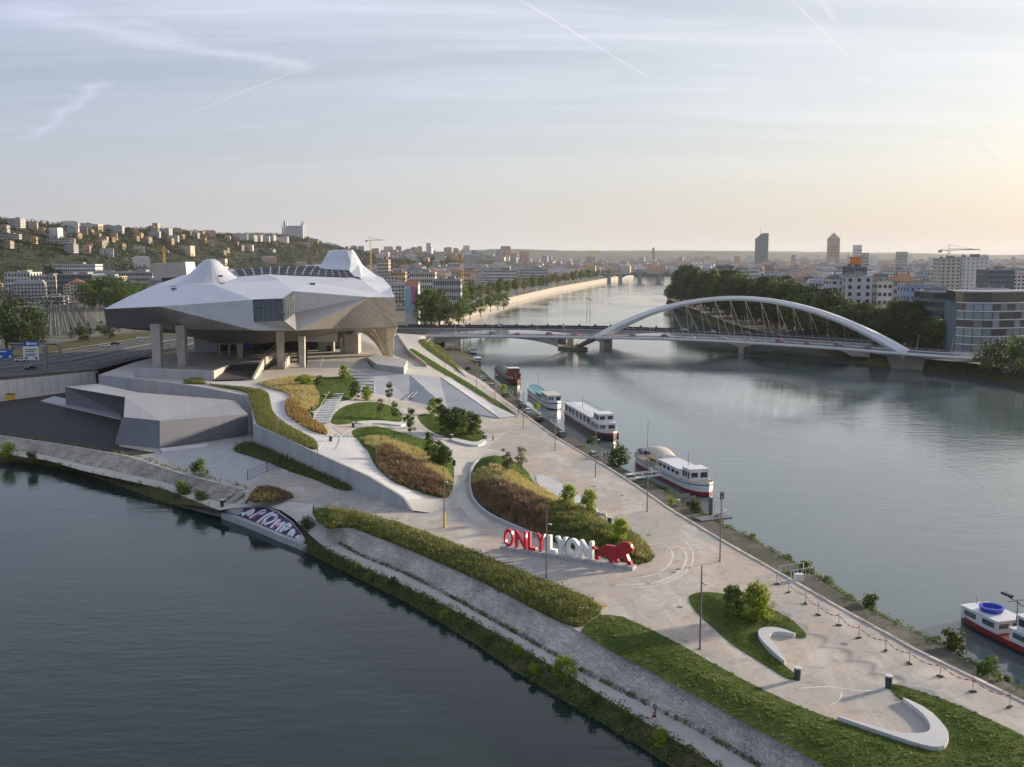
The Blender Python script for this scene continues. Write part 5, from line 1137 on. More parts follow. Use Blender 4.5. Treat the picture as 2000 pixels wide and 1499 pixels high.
# ---------------------------------------------------------------- park trees
for key, u, vv, s, lab, nm in (
 ('youngmid',1431,1212,.72,'dark green young tree on the lawn beside its yellow-green twin','tree'),('young',1478,1216,.9,'bright yellow-green tree on the lawn beside a darker one','tree'),
 ('young',1110,995,.72,'left bright bush of the pair on the sign mound','tree'),('young',1149,1006,.72,'right bush of the pair near the rocks on the sign mound','tree'),('young',1211,1066,.7,'round bright bush just behind the red lion','tree'),
 ('paleling',990,938,1.1,'pale young tree with stakes on the lawn tip','tree'),('paleling',1018,932,1.0,'slim pale young tree near the lawn corner','tree'),
 ('sapling',803,858,1.2,'single slim sapling on the lawn beside the gravel path','tree'),('young',845,812,.85,'bright young tree at the upper end of the grove','tree'),
 ('youngmid',872,850,1.1,'thick green tree in the sapling grove','tree'),('sapling',858,838,1.3,'slender tree beside the thick one in the grove','tree'),('youngmid',893,848,1.1,'dense tree near the middle of the grove','tree'),('feather',915,852,1.0,'olive feathery tree at the right end of the grove','tree'),('sapling',905,858,1.2,'thin tree by the seat in the grove','tree'),('youngmid',928,852,.9,'small tree at the grove edge above the curved seat','tree'),
 ('youngmid',694,781,.9,'dark small tree beside the curved pale path','tree'),('young',717,784,.8,'bright small tree at the foot of the seat steps','tree'),('sapling',760,786,1.0,'slim dark sapling beside the sloping slab','tree'),('paleling',743,822,.9,'pale sapling on the upper lawn','tree'),('sapling',772,824,.9,'green sapling at the tip of the upper lawn','tree'),
 ('young',673,742,.85,'bright young tree on the shaded lawn corner below the steps','tree'),('youngmid',855,915,.95,'dark tree on the mound above the straw grass','tree'),('sapling',838,905,1.1,'slim tree on the mound top next to a dark tree','tree'),('youngmid',869,918,.8,'lower dark tree on the right side of the mound','tree'),
 ('bush',598,758,1.2,'bright spreading bush in the straw grass below the museum','shrub'),('bushmid',622,757,1.0,'green bush beside the shaded lawn below the museum','shrub'),('bushmid',585,752,.8,'small bush at the top of the straw bank','shrub')):
    tree(key, GH(u, vv) if not (900 < u < 1300 and vv > 880) else Vector((*G(u,vv,.8)[:2], .5 if vv < 950 else 1.2)), s*1.25, lab, None, nm, 'tree' if nm == 'tree' else 'shrub')
for key, u, vv, z, s, lab in (('bushmid',390,928,0,1.2,'round green bush on the edge of the service yard'),('bush',16,890,-2.4,1.2,'pale flowering bush on the left river bank'),('bushmid',62,905,-3,1.0,'reedy green bush on the left river bank'),('bushmid',355,972,-3.2,1.2,'leafy bush at the water below the stone slope'),('bushmid',390,985,-3.4,1.0,'second leafy bush at the water near the path junction'),
   ('bushmid',600,1035,-2.2,.9,'shrub beside the graffiti slope end'),('bush',1105,1322,-3.2,.9,'bright bush on the left river edge below the stone wall'),('bushmid',1208,908,-2.4,1.7,'big round bush on the quay by the moored sailing barge'),('bushmid',1155,870,-2.4,.8,'small bush on the quay behind the white house barge'),('bush',1047,800,-2.4,.8,'small bright tree on the quay near the white car'),('bush',985,765,-2.4,.9,'leafy small tree on the quay near the red barge'),
   ('bushmid',1357,1000,-2.6,.9,'green shrub at the small landing stage'),('bush',1310,985,-1.5,.5,'little shrub by the quay kerb near the landing stage'),('bushmid',1860,1275,-3.2,1.1,'green shrub on the right river edge opposite the red boat'),('bushmid',1700,1190,-3.2,.8,'low shrub on the right river edge by the barrier tape'),('bushmid',1930,1325,-2.6,.9,'shrub behind the barrier tape near the red boat'),('bushmid',1575,1122,-3,.8,'shrub on the right river edge near the dismantled railing')):
    tree(key, G(u,vv,z), s, lab, None, 'shrub', 'shrub')
rsb = random.Random(77)
for k in range(16):
    i = k/15; a, b = resample(WW_S, 60), resample(PS_OUT, 60); j = int(2+i*44); p = a[j].lerp(b[j], rsb.uniform(.2,.7)); tree(rsb.choice(['bushmid','bushmid','bush']), p, rsb.uniform(.3,.62), 'ragged green bush on the left river edge below the lower path', 'bushes along the left river edge', 'shrub', 'shrub')
for k in range(9):
    y = 118+k*12.5; p = Vector((KX(y)+(WX(y)-KX(y))*.92, y, -3.4)); tree('bushmid', p, rsb.uniform(.3,.55), 'small bush on the right river edge below the plaza quay', 'bushes along the right river edge', 'shrub', 'shrub')
rk = [(1160,1002),(1168,1010),(1172,1018),(1178,1012)]
mat('rock', (.40,.38,.35), .9, var=.2, vscale=1.5, bump=.3)
for k, (u,vv) in enumerate(rk):
    mb = MB(); r_ = random.Random(k); rows = [[Vector((math.cos(a)*q*r_.uniform(.8,1.2), math.sin(a)*q*r_.uniform(.8,1.2), z)) for a in [2*math.pi*i/7 for i in range(7)]] for q, z in ((.9,-.2),(.95,.3),(.55,.75),(.05,.8))]; mb.loft(rows, True)
    o = mb.build('boulder', 'rock'); o.location = G(u,vv,.3)+Vector((0,0,.25)); o.scale = (.8,.8,.8); tag(o, 'pale boulder beside the paired bushes on the sign mound', 'rock', 'boulders on the sign mound')
# ---------------------------------------------------------------- right bank trees
def rowtrees(spec, key_pick, label, group):
    for u, vt, Y in spec:
        key = key_pick(); p = D(u, 600, Y); base = .6 if p.x > 100 else 2.0; H_ = zat(u, vt, Y)-base; h0 = {'big':22,'bigmid':21,'plane':13,'olive':12,'dark':8.5,'conifer':8.8}[key]
        s = max(.35, H_/h0); kind_ = {'bigmid':'lighter green ','plane':'round-headed ','dark':'low ','olive':'olive ','conifer':'pointed '}.get(key,'') if len(spec) > 20 or 'bridge' in label else ''; lb = kind_+label if key != 'bigmid' or 'dark ' not in label else label.replace('dark ', 'lighter green ', 1)
        tree(key, (p.x, Y, base), s*rnd.uniform(1.02,1.3), lb, group, sz=s)
spec = []
for k in range(64):
    u = 1306+(1870-1306)*(k/63); vt = np.interp(u, [1300,1340,1420,1470,1520,1560,1620,1660,1720,1780,1850,1880], [552,522,528,548,540,560,566,592,600,585,612,630])
    Yb = float(np.interp(u, [1300,1350,1400,1460,1520,1600,1680,1760,1880], [1120,930,820,720,650,580,535,505,480]))
    spec.append((u+rnd.uniform(-6,6), vt+rnd.uniform(-3,9), Yb+rnd.uniform(14,26)))
    spec.append((u+rnd.uniform(-6,6), vt+rnd.uniform(10,34), Yb+rnd.uniform(2,10)))
    if k % 2 == 0: spec.append((u+rnd.uniform(0,16), vt+rnd.uniform(0,10), Yb+rnd.uniform(40,60)))
rowtrees(spec, lambda: rnd.choice(['big','big','bigmid']), 'tall dark tree in the dense row along the right river bank', 'trees on the right river bank')
rowtrees([(1935,672,424),(1962,668,418),(1990,660,410),(2012,668,402),(1940,700,412),(1975,705,404),(2000,700,398),(1925,712,418)], lambda: rnd.choice(['dark','dark','plane']), 'dense dark tree on the bank at the bridge end', 'trees at the right end of the bridge')
# left bank trees
rowtrees([(830,570,636),(843,566,640),(858,568,644)], lambda: 'bigmid', 'tall green tree near the bridge on the left bank', 'tall trees by the bridge on the left bank')
rowtrees([(905,585,690),(918,588,720),(938,586,760),(958,575,830),(972,570,850),(984,574,860),(895,592,660),(875,600,640)], lambda: rnd.choice(['bigmid','plane','big']), 'green tree at the water on the left bank past the bridge', 'waterside trees past the bridge')
qt = []
for k in range(58):
    Y = 880*(2150/880)**(k/57); x = float(np.interp(Y, [y for _, y in WB], [x for x, _ in WB]))-14-(k % 3)*13; qt.append((x/Y*FPX+1000, 0, Y))
for u, _, Y in qt:
    p = D(u, 600, Y); kq = rnd.choice(['plane','plane','olive']); tree(kq, (p.x, Y, 2), rnd.uniform(.95,1.35), ('green' if kq == 'plane' else 'yellowing olive')+' plane tree in the long row beside the stone quay wall', 'plane trees along the left quay')
rowtrees([(8,590,500),(32,585,510),(58,600,505),(20,615,490),(70,625,495),(45,632,488)], lambda: 'big', 'massive dark tree behind the motorway gantry', 'dark trees behind the motorway gantry')
rowtrees([(165,552,880),(180,547,890),(197,543,900),(215,542,900),(233,544,900),(250,548,890),(268,552,880),(285,556,870),(240,560,850),(210,562,850),(180,566,850),(262,565,840)], lambda: 'bigmid', 'round green tree in the grove between railway and museum', 'grove between railway and museum')
for u, vv in ((155,658),(175,655),(200,654),(232,650),(262,648),(140,662),(285,645),(215,662),(165,668)): tree(rnd.choice(['conifer','dark']), G(u, vv, HWZ-.3), rnd.uniform(.8,1.2), 'small dark tree on the verge behind the motorway', 'trees on the motorway verge', sz=.8)
# ================================================================ hills
RY = [900,1300,1500,1750,2100,2350,2600,2750,2950,3100,3600,4200]; RX = [-1000,-860,-770,-770,-715,-620,-570,-530,-475,-430,-420,-500]; RZ_ = [70,88,92,86,90,85,84,72,46,34,26,20]
def hillz(P):
    P = np.atleast_2d(np.asarray(P, float)); x, y = P[:,0], P[:,1]; xr = np.interp(y, RY, RX); zr = np.interp(y, RY, RZ_); w = np.interp(y, [900,1500,2600,3100], [260,300,300,260])
    d = np.clip(1-(x-xr)/w, 0, 1); z = 2.5+zr*d*d*(3-2*d)+4*np.sin(x*.013)*np.cos(y*.011)*d
    g = np.exp(-(((x+330)/420)**2+((y-3750)/650)**2)); return np.maximum(z, 1.0+58*g)
gx, gy_ = np.meshgrid(np.arange(-2600, 60, 35.0), np.arange(1000, 4700, 40.0)); P_ = np.c_[gx.ravel(), gy_.ravel()]; Z_ = hillz(P_); nx_ = gx.shape[1]; idx = np.arange(gx.size).reshape(gx.shape)
F_ = np.stack([idx[:-1,:-1], idx[:-1,1:], idx[1:,1:], idx[1:,:-1]], -1).reshape(-1,4); cz = Z_[F_].max(1); F_ = F_[cz > 3.2]
struct(link('hill', np_mesh('hill', np.c_[P_, Z_-.3], F_, 'hill_green', smooth=True)))
def ridge(y, pts, depth, seed):
    r_ = random.Random(seed); A = []; 
    xs = np.linspace(pts[0][0], pts[-1][0], 90); vs = np.interp(xs, [p[0] for p in pts], [p[1] for p in pts])
    top = [D(u, vv+r_.uniform(-.7,.7), y+depth*.5) for u, vv in zip(xs, vs)]
    mb = MB(); mb.loft([[Vector((p.x*y/(y+depth*.5), y, 0)) for p in top], top, [Vector((p.x, y+depth, 0)) for p in top]]); struct(mb.build('far_hills', 'far_hill', smooth=True))
ridge(6200, [(560,500),(760,496),(960,487),(1050,488),(1150,493),(1300,492),(1420,491),(1500,494),(1640,497),(1800,496),(1900,499),(2100,497)], 2200, 1)
ridge(10000, [(-200,492),(600,492),(900,491),(1100,490),(1300,489),(1600,492),(1750,494),(1850,496),(2000,499),(2200,499)], 3000, 2)
# woods on the hill
rs = np.random.RandomState(9); Q = np.c_[rs.uniform(-1900,-150,34000), rs.uniform(1050,3300,34000)]; z = hillz(Q); k_ = (z > 3.6) & (Q[:,0]/Q[:,1] > -.72) & (Q[:,0] > np.interp(Q[:,1], RY, RX)-140); Q, z = Q[k_], z[k_]
R_ = rs.uniform(3.5,8.5,len(Q)); V, F = leafcloud(np.c_[Q, z+R_*.55], R_, 18, 2.8, rs, .95)
leafmat('wood_leaf', (0.014,0.028,0.008), (0.055,0.072,0.020), .15, 0, .045, 'World')
tag(link('hillside_wood', np_mesh('hillside_wood', V, F, 'wood_leaf'), kind='stuff'), 'dense dark wood covering the hill behind the museum', 'trees')
# ================================================================ city
def wallmat(name, c): mat(name, c, .85, var=.08, vscale=.15, rand=.14)
for n_, c in (('wall_cream',(.52,.45,.34)),('wall_white',(.60,.59,.57)),('wall_pink',(.48,.34,.27)),('wall_ochre',(.50,.37,.20)),('wall_grey',(.34,.34,.35)),('wall_pale',(.55,.52,.46)),('wall_blue',(.30,.36,.55)),('wall_glass',(.12,.16,.19))): wallmat(n_, c)
mat('roof_tile', (.30,.13,.075), .85, var=.2, vscale=.4, rand=.2); mat('roof_zinc', (.26,.27,.30), .5, .2, var=.1, vscale=.3, rand=.15); mat('roof_flat', (.25,.245,.235), .9, var=.2, vscale=.2, rand=.2)
mat('window_dark', (.028,.034,.042), .15, spec=.7)
def bmeshes(w, d, h, floors, bw, bd, roof, wm, win=(.5,.55), seed=0):
    """walls, joined windows, roof of a plain city block; origin at the middle of its base"""
    mb = MB(); mb.box((0,0,h/2-1),(w,d,h+2)); wl = mb
    wn = MB(); fh = h/floors
    for (n_, L_, ax_) in ((bw, w, 0),(bd, d, 1)):
        for s_ in (-1,1):
            for f_ in range(floors):
                for i in range(n_):
                    c = -L_/2+(i+.5)*L_/n_; a = L_/n_*win[0]/2; z0 = f_*fh+fh*.28; z1 = z0+fh*win[1]
                    if ax_ == 0: y = s_*(d/2+.04); q = [(c-a,y,z0),(c+a,y,z0),(c+a,y,z1),(c-a,y,z1)]
                    else: x = s_*(w/2+.04); q = [(x,c-a,z0),(x,c+a,z0),(x,c+a,z1),(x,c-a,z1)]
                    wn.quad(*q)
    rf = MB()
    if roof == 'hip':
        e = .5; k = d*.42; zt = h+d*.2; rf.add([(-w/2-e,-d/2-e,h),(w/2+e,-d/2-e,h),(w/2+e,d/2+e,h),(-w/2-e,d/2+e,h),(-w/2+k,0,zt),(w/2-k,0,zt)], [[0,1,5,4],[1,2,5],[2,3,4,5],[3,0,4],[3,2,1,0]])
        for x in (-w*.2, w*.25): rf.box((x, d*.1, zt-.2),(1,1.4,2.2))
    elif roof == 'curb':
        k = 2.2; zt = h+3.2; rf.add([(-w/2-.2,-d/2-.2,h),(w/2+.2,-d/2-.2,h),(w/2+.2,d/2+.2,h),(-w/2-.2,d/2+.2,h),(-w/2+k,-d/2+k,zt),(w/2-k,-d/2+k,zt),(w/2-k,d/2-k,zt),(-w/2+k,d/2-k,zt)], [[0,1,5,4],[1,2,6,5],[2,3,7,6],[3,0,4,7],[4,5,6,7],[3,2,1,0]])
        for x in (-w*.3, 0, w*.3): rf.box((x, 0, zt+.8),(.9,1.6,1.8))
    else:
        rf.box((0,0,h+.25),(w+.3,d+.3,.5)); rf.box((w*.15,0,h+1.6),(w*.25,d*.4,2.4)); rf.box((-w*.25,d*.1,h+1.1),(2.2,2.2,1.4))
    return wl, wn, rf
def tomesh(mb, name, m):
    me = bpy.data.meshes.new(name); me.from_pydata(mb.v, [], mb.f); me.materials.append(MATS[m]); return me
BV = []
for (look, w, d, h, fl, bw, bd, roof, wm, rm) in (
  ('cream block with a terracotta hipped roof',20,12,16,5,7,4,'hip','wall_cream','roof_tile'),('pink old block with a terracotta roof',16,12,18,5,5,4,'hip','wall_pink','roof_tile'),('ochre house block with a tiled roof',14,11,13,4,5,3,'hip','wall_ochre','roof_tile'),
  ('white flat-roofed apartment block',32,14,20,6,10,4,'flat','wall_white','roof_flat'),('grey block with a zinc mansard roof',26,14,17,5,9,5,'curb','wall_grey','roof_zinc'),('tall pale slab block',22,14,34,11,7,4,'flat','wall_pale','roof_flat'),
  ('long low grey-roofed hall',46,22,9,2,12,6,'flat','wall_grey','roof_flat'),('dark glass office block',28,18,21,6,12,8,'flat','wall_glass','roof_zinc'),('pale stone block with a zinc mansard roof',24,15,19,5,8,5,'curb','wall_pale','roof_zinc')):
    a, b, c = bmeshes(w,d,h,fl,bw,bd,roof,wm, (.6,.55)); BV.append((look, w, d, tomesh(a,'walls',wm), tomesh(b,'windows','window_dark'), tomesh(c,'roof',rm)))
def put_block(i, p, rz, where, s=1.0, sz=1.0, name='city_building'):
    look, w, d, a, b, c = BV[i]; o = thing(name, look+' '+where, 'building', tuple(p), rz, look+' '+where); o.scale = (s,s,sz)
    link('walls', a, o); x = link('windows', b, o); x['kind'] = 'stuff'; link('roof', c, o); return o
PLACED = []
def free(x, y, r):
    for a, b, c in PLACED:
        if (a-x)**2+(b-y)**2 < (r+c)**2: return False
    return True
def xw(y): return float(np.interp(y, [q[1] for q in WB], [q[0] for q in WB]))
def xe(y): return float(np.interp(y, [q[1] for q in EB], [q[0] for q in EB]))
# ---- landmark and foreground buildings of the city
def special(name, label, u0, u1, vt, Y, dep, wm, rm, floors, bw, bd, base=.6, roof='flat', rz=0.0, win=(.6,.55), single=False, cat='building'):
    a, b = D(u0, 600, Y), D(u1, 600, Y); w = (b.x-a.x); h = zat((u0+u1)/2, vt, Y)-base; o = thing(name, label, cat, ((a.x+b.x)/2, Y+dep/2, base), rz)
    wl, wn, rf = bmeshes(w, dep, h, floors, bw, bd, roof, wm, win); wl.build('walls', wm, o); rf.build('roof', rm, o)
    if single:
        for k in range(0, len(wn.f)):
            q = [Vector(wn.v[i]) for i in wn.f[k]]
            if q[0].y > w or abs(q[0].y-(dep/2+.04)) < .01: continue
            mb = MB(); mb.quad(*q); mb.build('window', 'window_dark', o)
    else: wn.build('windows', 'window_dark', o, kind='stuff')
    PLACED.append((o.location.x, o.location.y, max(w, dep)*.6)); return o, w, h
special('office_block', 'white office block with dark square windows behind the riverside trees', 1650, 1702, 541, 620, 16, 'wall_white', 'roof_flat', 8, 3, 3, single=True, win=(.4,.5))
special('office_block', 'left wing of white offices with staggered windows', 1622, 1648, 546, 628, 16, 'wall_white', 'roof_flat', 8, 2, 3, single=True, win=(.5,.4))
special('office_block', 'right white office wing with dark strip windows', 1712, 1742, 552, 640, 18, 'wall_white', 'roof_flat', 6, 3, 3, single=True, win=(.7,.45))
special('glass_tower', 'greenish glass upper block behind the white offices', 1655, 1690, 522, 645, 12, 'wall_glass', 'roof_flat', 9, 8, 4)
so = thing('roof_sign', 'orange illuminated billboard on top of the office block', 'sign', tuple(D(1670,520,648)))
mat('sign_orange', (.62,.20,.03), .5)
a, b = D(1660,517,648), D(1681,503,648); mb = MB(); mb.box(((a.x+b.x)/2,648,(a.z+b.z)/2),(b.x-a.x,1.2,b.z-a.z)); place(mb.build('billboard', 'sign_orange'), so, so.location)
mb = MB(); [mb.tube(D(u,521,648.6), D(u,vt,648.6), .25, n=4) for u, vt in ((1657,494),(1662,516),(1670,516),(1679,516))]; mb.tube(D(1657,503,648.6), D(1683,503,648.6), .2, n=4); place(mb.build('support_frame', 'frame_dark'), so, so.location)
special('apartment_tower', 'tall pale apartment block with scattered windows and balconies', 1834, 1872, 506, 900, 18, 'wall_pale', 'roof_flat', 14, 4, 4, single=True, win=(.45,.45))
special('apartment_tower', 'higher right half of the pale apartment block', 1874, 1926, 503, 905, 18, 'wall_white', 'roof_flat', 14, 6, 4, single=True, win=(.25,.4))
special('blue_building', 'plain light blue building beside the riverside offices', 1775, 1822, 557, 600, 20, 'wall_blue', 'roof_flat', 6, 4, 4, single=True, win=(.3,.35))
special('red_glass_building', 'dark red glass-fronted building beyond the apartment block', 1930, 1978, 528, 800, 24, 'wall_glass', 'roof_flat', 9, 9, 6)
special('hotel_block', 'long grey-white block behind the riverside trees on the right', 1398, 1480, 528, 1150, 22, 'wall_white', 'roof_flat', 7, 16, 5, win=(.7,.4))
special('hotel_block', 'small white hall standing between tall trees on the right bank', 1520, 1552, 548, 840, 20, 'wall_pale', 'roof_flat', 5, 4, 3)
special('housing_block', 'low pink-roofed terrace behind the blue building', 1745, 1800, 548, 760, 24, 'wall_pink', 'roof_tile', 5, 9, 4, roof='hip')
mat('office_glass', (0.20,0.25,0.27), 0.2, spec=.6, rand=.3)
# curved glass office on the right edge
go = thing('glass_office', 'curved glass office with white floor bands at the bridge end', 'office building', tuple(D(1935,668,500)+Vector((0,0,0))))
go.location.z = .6
cur = [D(1868,600,468),D(1900,600,462),D(1940,600,460),D(1990,600,464),D(2060,600,476),D(2140,600,500)]; cur = resample([Vector((p.x,p.y,0)) for p in cur], 25); zb_, zt_ = 3.6, zat(1930,592,462); nf = 6
bk = [Vector((p.x+4,p.y+22,0)) for p in cur]
def gpz(p, z): return Vector((p.x,p.y,z))
mb = MB(); mb.loft([[gpz(p,zb_) for p in bk],[gpz(p,zt_) for p in bk],[gpz(p,zt_) for p in cur],[gpz(p+Vector((0,.6,0)),zb_) for p in cur]]); mb.quad(gpz(cur[0],zb_),gpz(cur[0],zt_),gpz(bk[0],zt_),gpz(bk[0],zb_)); place(mb.build('core', 'wall_glass'), go, go.location)
for f_ in range(nf+1):
    z = zb_+(zt_-zb_)*f_/nf; mb = MB(); mb.loft([[gpz(p+Vector((0,-.5,0)),z-.22) for p in cur],[gpz(p+Vector((0,-.5,0)),z+.22) for p in cur],[gpz(p+Vector((0,1,0)),z+.22) for p in cur]]); place(mb.build('floor_band', 'steel_white'), go, go.location)
for f_ in range(nf):
    for k in range(18):
        z0 = zb_+(zt_-zb_)*(f_+.12)/nf; z1 = zb_+(zt_-zb_)*(f_+.88)/nf; p, q = cur[k].lerp(cur[k+1], .06), cur[k].lerp(cur[k+1], .94); e = Vector((0,-.12,0)); mb = MB(); mb.quad(gpz(p,z0)+e,gpz(q,z0)+e,gpz(q,z1)+e,gpz(p,z1)+e); place(mb.build('pane', 'office_glass' if rnd.random() > .25 else 'window_dark'), go, go.location)
mb = MB(); mb.loft([[gpz(p+Vector((1,4,0)),zt_) for p in cur],[gpz(p+Vector((1,4,0)),zt_+5) for p in cur]]); mb.quad(gpz(cur[0]+Vector((1,4,0)),zt_),gpz(cur[0]+Vector((1,4,0)),zt_+5),gpz(bk[0],zt_+5),gpz(bk[0],zt_)); place(mb.build('top_storey', 'window_dark'), go, go.location)
mb = MB(); mb.loft([[gpz(p+Vector((-1,1,0)),zt_+5.1) for p in cur],[gpz(p,zt_+5.1) for p in bk]]); mb.loft([[gpz(p+Vector((-1,1,0)),zt_+4.6) for p in cur],[gpz(p+Vector((-1,1,0)),zt_+5.1) for p in cur]]); place(mb.build('roof', 'roof_zinc'), go, go.location)
for k in range(0, 24, 4): mb = MB(); mb.tube(gpz(cur[k],.4), gpz(cur[k],zb_), .35); place(mb.build('pilotis', 'steel_white'), go, go.location)
special('office_wing', 'narrow glass office wing beside the curved office', 1822, 1868, 572, 500, 24, 'wall_glass', 'roof_zinc', 7, 10, 6, win=(.85,.6))
PLACED.append((250,480,45))
# ---- far towers
def fartower(name, label, u0, u1, vtop, Y, m, top=None, dep=None):
    a, b = D(u0,500,Y), D(u1,500,Y); w = b.x-a.x; zt = zat(0,vtop,Y); o = thing(name, label, 'skyscraper', ((a.x+b.x)/2, Y, 1.6)); mb = MB(); h = zt-1.6; dp = dep or w*.8
    if top == 'slant': mb.add([(-w/2,-dp/2,0),(w/2,-dp/2,0),(w/2,dp/2,0),(-w/2,dp/2,0),(-w/2,-dp/2,h*.84),(w/2*.2,-dp/2,h),(w/2,-dp/2,h),(w/2,dp/2,h),(w/2*.2,dp/2,h),(-w/2,dp/2,h*.84)], [[0,1,6,5,4],[1,2,7,6],[2,3,9,8,7],[3,0,4,9],[4,5,8,9],[5,6,7,8]])
    else: mb.box((0,0,h/2),(w,dp,h))
    mb.build('shaft', m, o)
    mb = MB(); nfl = int(h/7)
    for f_ in range(1, nfl): mb.box((0,0,f_*7.0),(w+.3,dp+.3,1.3)) if f_*7 < h*.82 else None
    mb.build('floor_bands', 'wall_grey' if m == 'wall_glass' else 'window_dark', o, kind='stuff')
    if top == 'pyramid': mb = MB(); r = w/2; mb.add([(-r,-r,h),(r,-r,h),(r,r,h),(-r,r,h),(0,0,h+w*.62)], [[0,1,4],[1,2,4],[2,3,4],[3,0,4]]); mb.build('roof', m, o)
    if top == 'slant': mb = MB(); mb.tube((-w*.12,0,h*.9),(-w*.12,0,h*1.17),.9,.4,5); mb.build('antenna', 'grey_steel', o)
    return o
fartower('skyscraper', 'glassy skyscraper with a slanted top and antenna on the skyline', 1476, 1498, 456, 3600, 'wall_glass', 'slant')
fartower('skyscraper', 'brown round-shouldered skyscraper with a pyramid tip on the skyline', 1617, 1637, 467, 3700, 'wall_pink', 'pyramid')
fartower('skyscraper', 'pale stepped tower behind the orange billboard', 1667, 1681, 479, 2600, 'wall_white'); fartower('skyscraper', 'shorter pale tower beside the stepped tower', 1684, 1696, 494, 2600, 'wall_grey'); fartower('skyscraper', 'squat dark tower alone on the right skyline', 1752, 1770, 492, 2500, 'wall_grey')
fartower('water_tower', 'slim far tower on the ridge beyond the river', 1274, 1278, 484, 4600, 'wall_grey'); fartower('tower_block', 'bright white tower block on the far hill slope', 905, 918, 480, 3500, 'wall_white'); fartower('tower_block', 'pale tower block on the ridge of the far hill', 833, 842, 475, 3800, 'wall_pale')
# ---- basilica on the hill
by = 2600; bx = D(575,450,by).x; bz = float(hillz([(bx,by)])[0])-1; zz_ = lambda vv: zat(575,vv,by)-bz
ba = thing('basilica', 'white basilica with corner towers on the hilltop', 'church', (bx,by,bz)); sc_ = by/FPX
bt = zz_(446); mb = MB(); mb.box((0,0,bt/2),(44,20,bt)); mb.build('nave', 'wall_white', ba)
mb = MB(); mb.add([(-22,-10.5,bt),(22,-10.5,bt),(22,10.5,bt),(-22,10.5,bt),(-22,0,bt+6),(22,0,bt+6)], [[0,1,5,4],[2,3,4,5],[1,2,5],[3,0,4]]); mb.build('roof', 'roof_zinc', ba)
for x, y, hh in ((-22,-10,zz_(436)),(-22,10,zz_(436)),(22,-10,zz_(438)),(22,10,zz_(438))):
    mb = MB(); mb.tube((x,y,0),(x,y,hh-3),3.6,3.2,8); t_ = mb.build('tower', 'wall_white', ba); mb = MB(); mb.tube((x,y,hh-3),(x,y,hh+8),3.6,.3,8); mb.build('spire', 'roof_zinc', t_)
mb = MB(); mb.tube((-30,0,0),(-30,0,zz_(429)),2.4,.7,6); mb.build('bell_tower', 'wall_white', ba)
# ---- tower cranes
def crane(u, vt, vb, Y, jib, m, label, base=2, flip=1):
    p = D(u,500,Y); zt = zat(u,vt,Y); o = thing('tower_crane', label, 'crane', (p.x,Y,base)); h = zt-base; mb = MB(); r = .9
    for sx in (-r,r):
        for sy in (-r,r): mb.tube((sx,sy,0),(sx,sy,h),.2,n=4)
    k = 0
    while k*3 < h-3: mb.tube((-r,-r,k*3),(r,-r,k*3+3),.12,n=4); mb.tube((r,-r,k*3),(r,r,k*3+3),.12,n=4); k += 1
    mb.build('mast', m, o); mb = MB(); mb.tube((0,0,h),(flip*jib,0,h+.6),.35,n=4); mb.tube((0,0,h+5),(flip*jib*.8,0,h+.8),.12,n=4); mb.tube((0,0,h+5),(-flip*jib*.3,0,h),.12,n=4); mb.tube((0,0,h),(0,0,h+5),.35,n=4); mb.tube((0,0,h+1.6),(flip*jib,0,h+.6),.15,n=4); mb.build('jib', m, o)
    mb = MB(); mb.tube((0,0,h),(-flip*jib*.32,0,h),.35,n=4); mb.build('counter_jib', m, o); mb = MB(); mb.box((-flip*jib*.28,0,h-1),(3,1.4,2.4)); mb.build('counterweight', 'concrete', o)
crane(724,470,500,1500,20,'yellow_paint','tower crane standing behind the right museum horn'); crane(903,508,560,1100,14,'yellow_paint','orange tower crane among the blocks near the left quay',2,-1)
crane(1853,489,520,930,28,'grey_steel','grey tower crane beside the tall apartment block',.6); crane(320,490,520,1150,-14,'yellow_paint','yellow tower crane in front of the wooded hill'); crane(1157,492,520,2300,22,'yellow_paint','far small crane over the left quay roofs')
# ---- buildings near the left side
special('white_hall', 'sunlit white stepped building beyond the railway', 12, 62, 533, 1180, 30, 'wall_white', 'roof_flat', 4, 8, 4, base=2); special('white_hall', 'cream lower building beside the sunlit white one', 62, 112, 540, 1150, 30, 'wall_cream', 'roof_flat', 4, 8, 4, base=2)
special('long_office', 'long white office with rows of strip windows below the hill', 65, 190, 517, 1400, 26, 'wall_white', 'roof_flat', 6, 30, 5, base=2, win=(.7,.45)); special('dark_hall', 'dark glass hall between the railway and the long office', 114, 182, 537, 1120, 36, 'wall_glass', 'roof_zinc', 4, 14, 6, base=2, win=(.85,.6)); special('cream_hall', 'cream flat-roofed hall right of the dark glass hall', 184, 232, 541, 1180, 30, 'wall_cream', 'roof_flat', 4, 8, 4, base=2)
special('grey_hall', 'grey office with louvred windows behind the museum', 225, 300, 532, 1250, 30, 'wall_grey', 'roof_zinc', 4, 16, 4, base=2, win=(.8,.5))
mo = thing('angular_building', 'pale angular building with an undercut base behind the museum', 'building', tuple(D(330,540,600))); mo.location.z = 2
q = lambda u, vv, Y: D(u,vv,Y)
facet('wall', 'wall_pale', [(q(300,543,600),q(365,541,600),q(362,512,600),q(292,516,600))], mo); facet('wall', 'wall_white', [(q(365,541,600),q(384,535,640),q(380,512,640),q(362,512,600))], mo); facet('roof', 'roof_zinc', [(q(292,516,600),q(362,512,600),q(380,512,640),q(310,514,640))], mo); facet('glazed_base', 'window_dark', [(q(318,556,612),q(372,556,612),q(372,541,604),q(316,543,604))], mo)
PLACED.append((mo.location.x, mo.location.y+20, 30))
mu = thing('mural_building', 'building with a pastel pink and blue mural facade near the bridge', 'building', tuple(D(804,590,660))); mu.location.z = 2
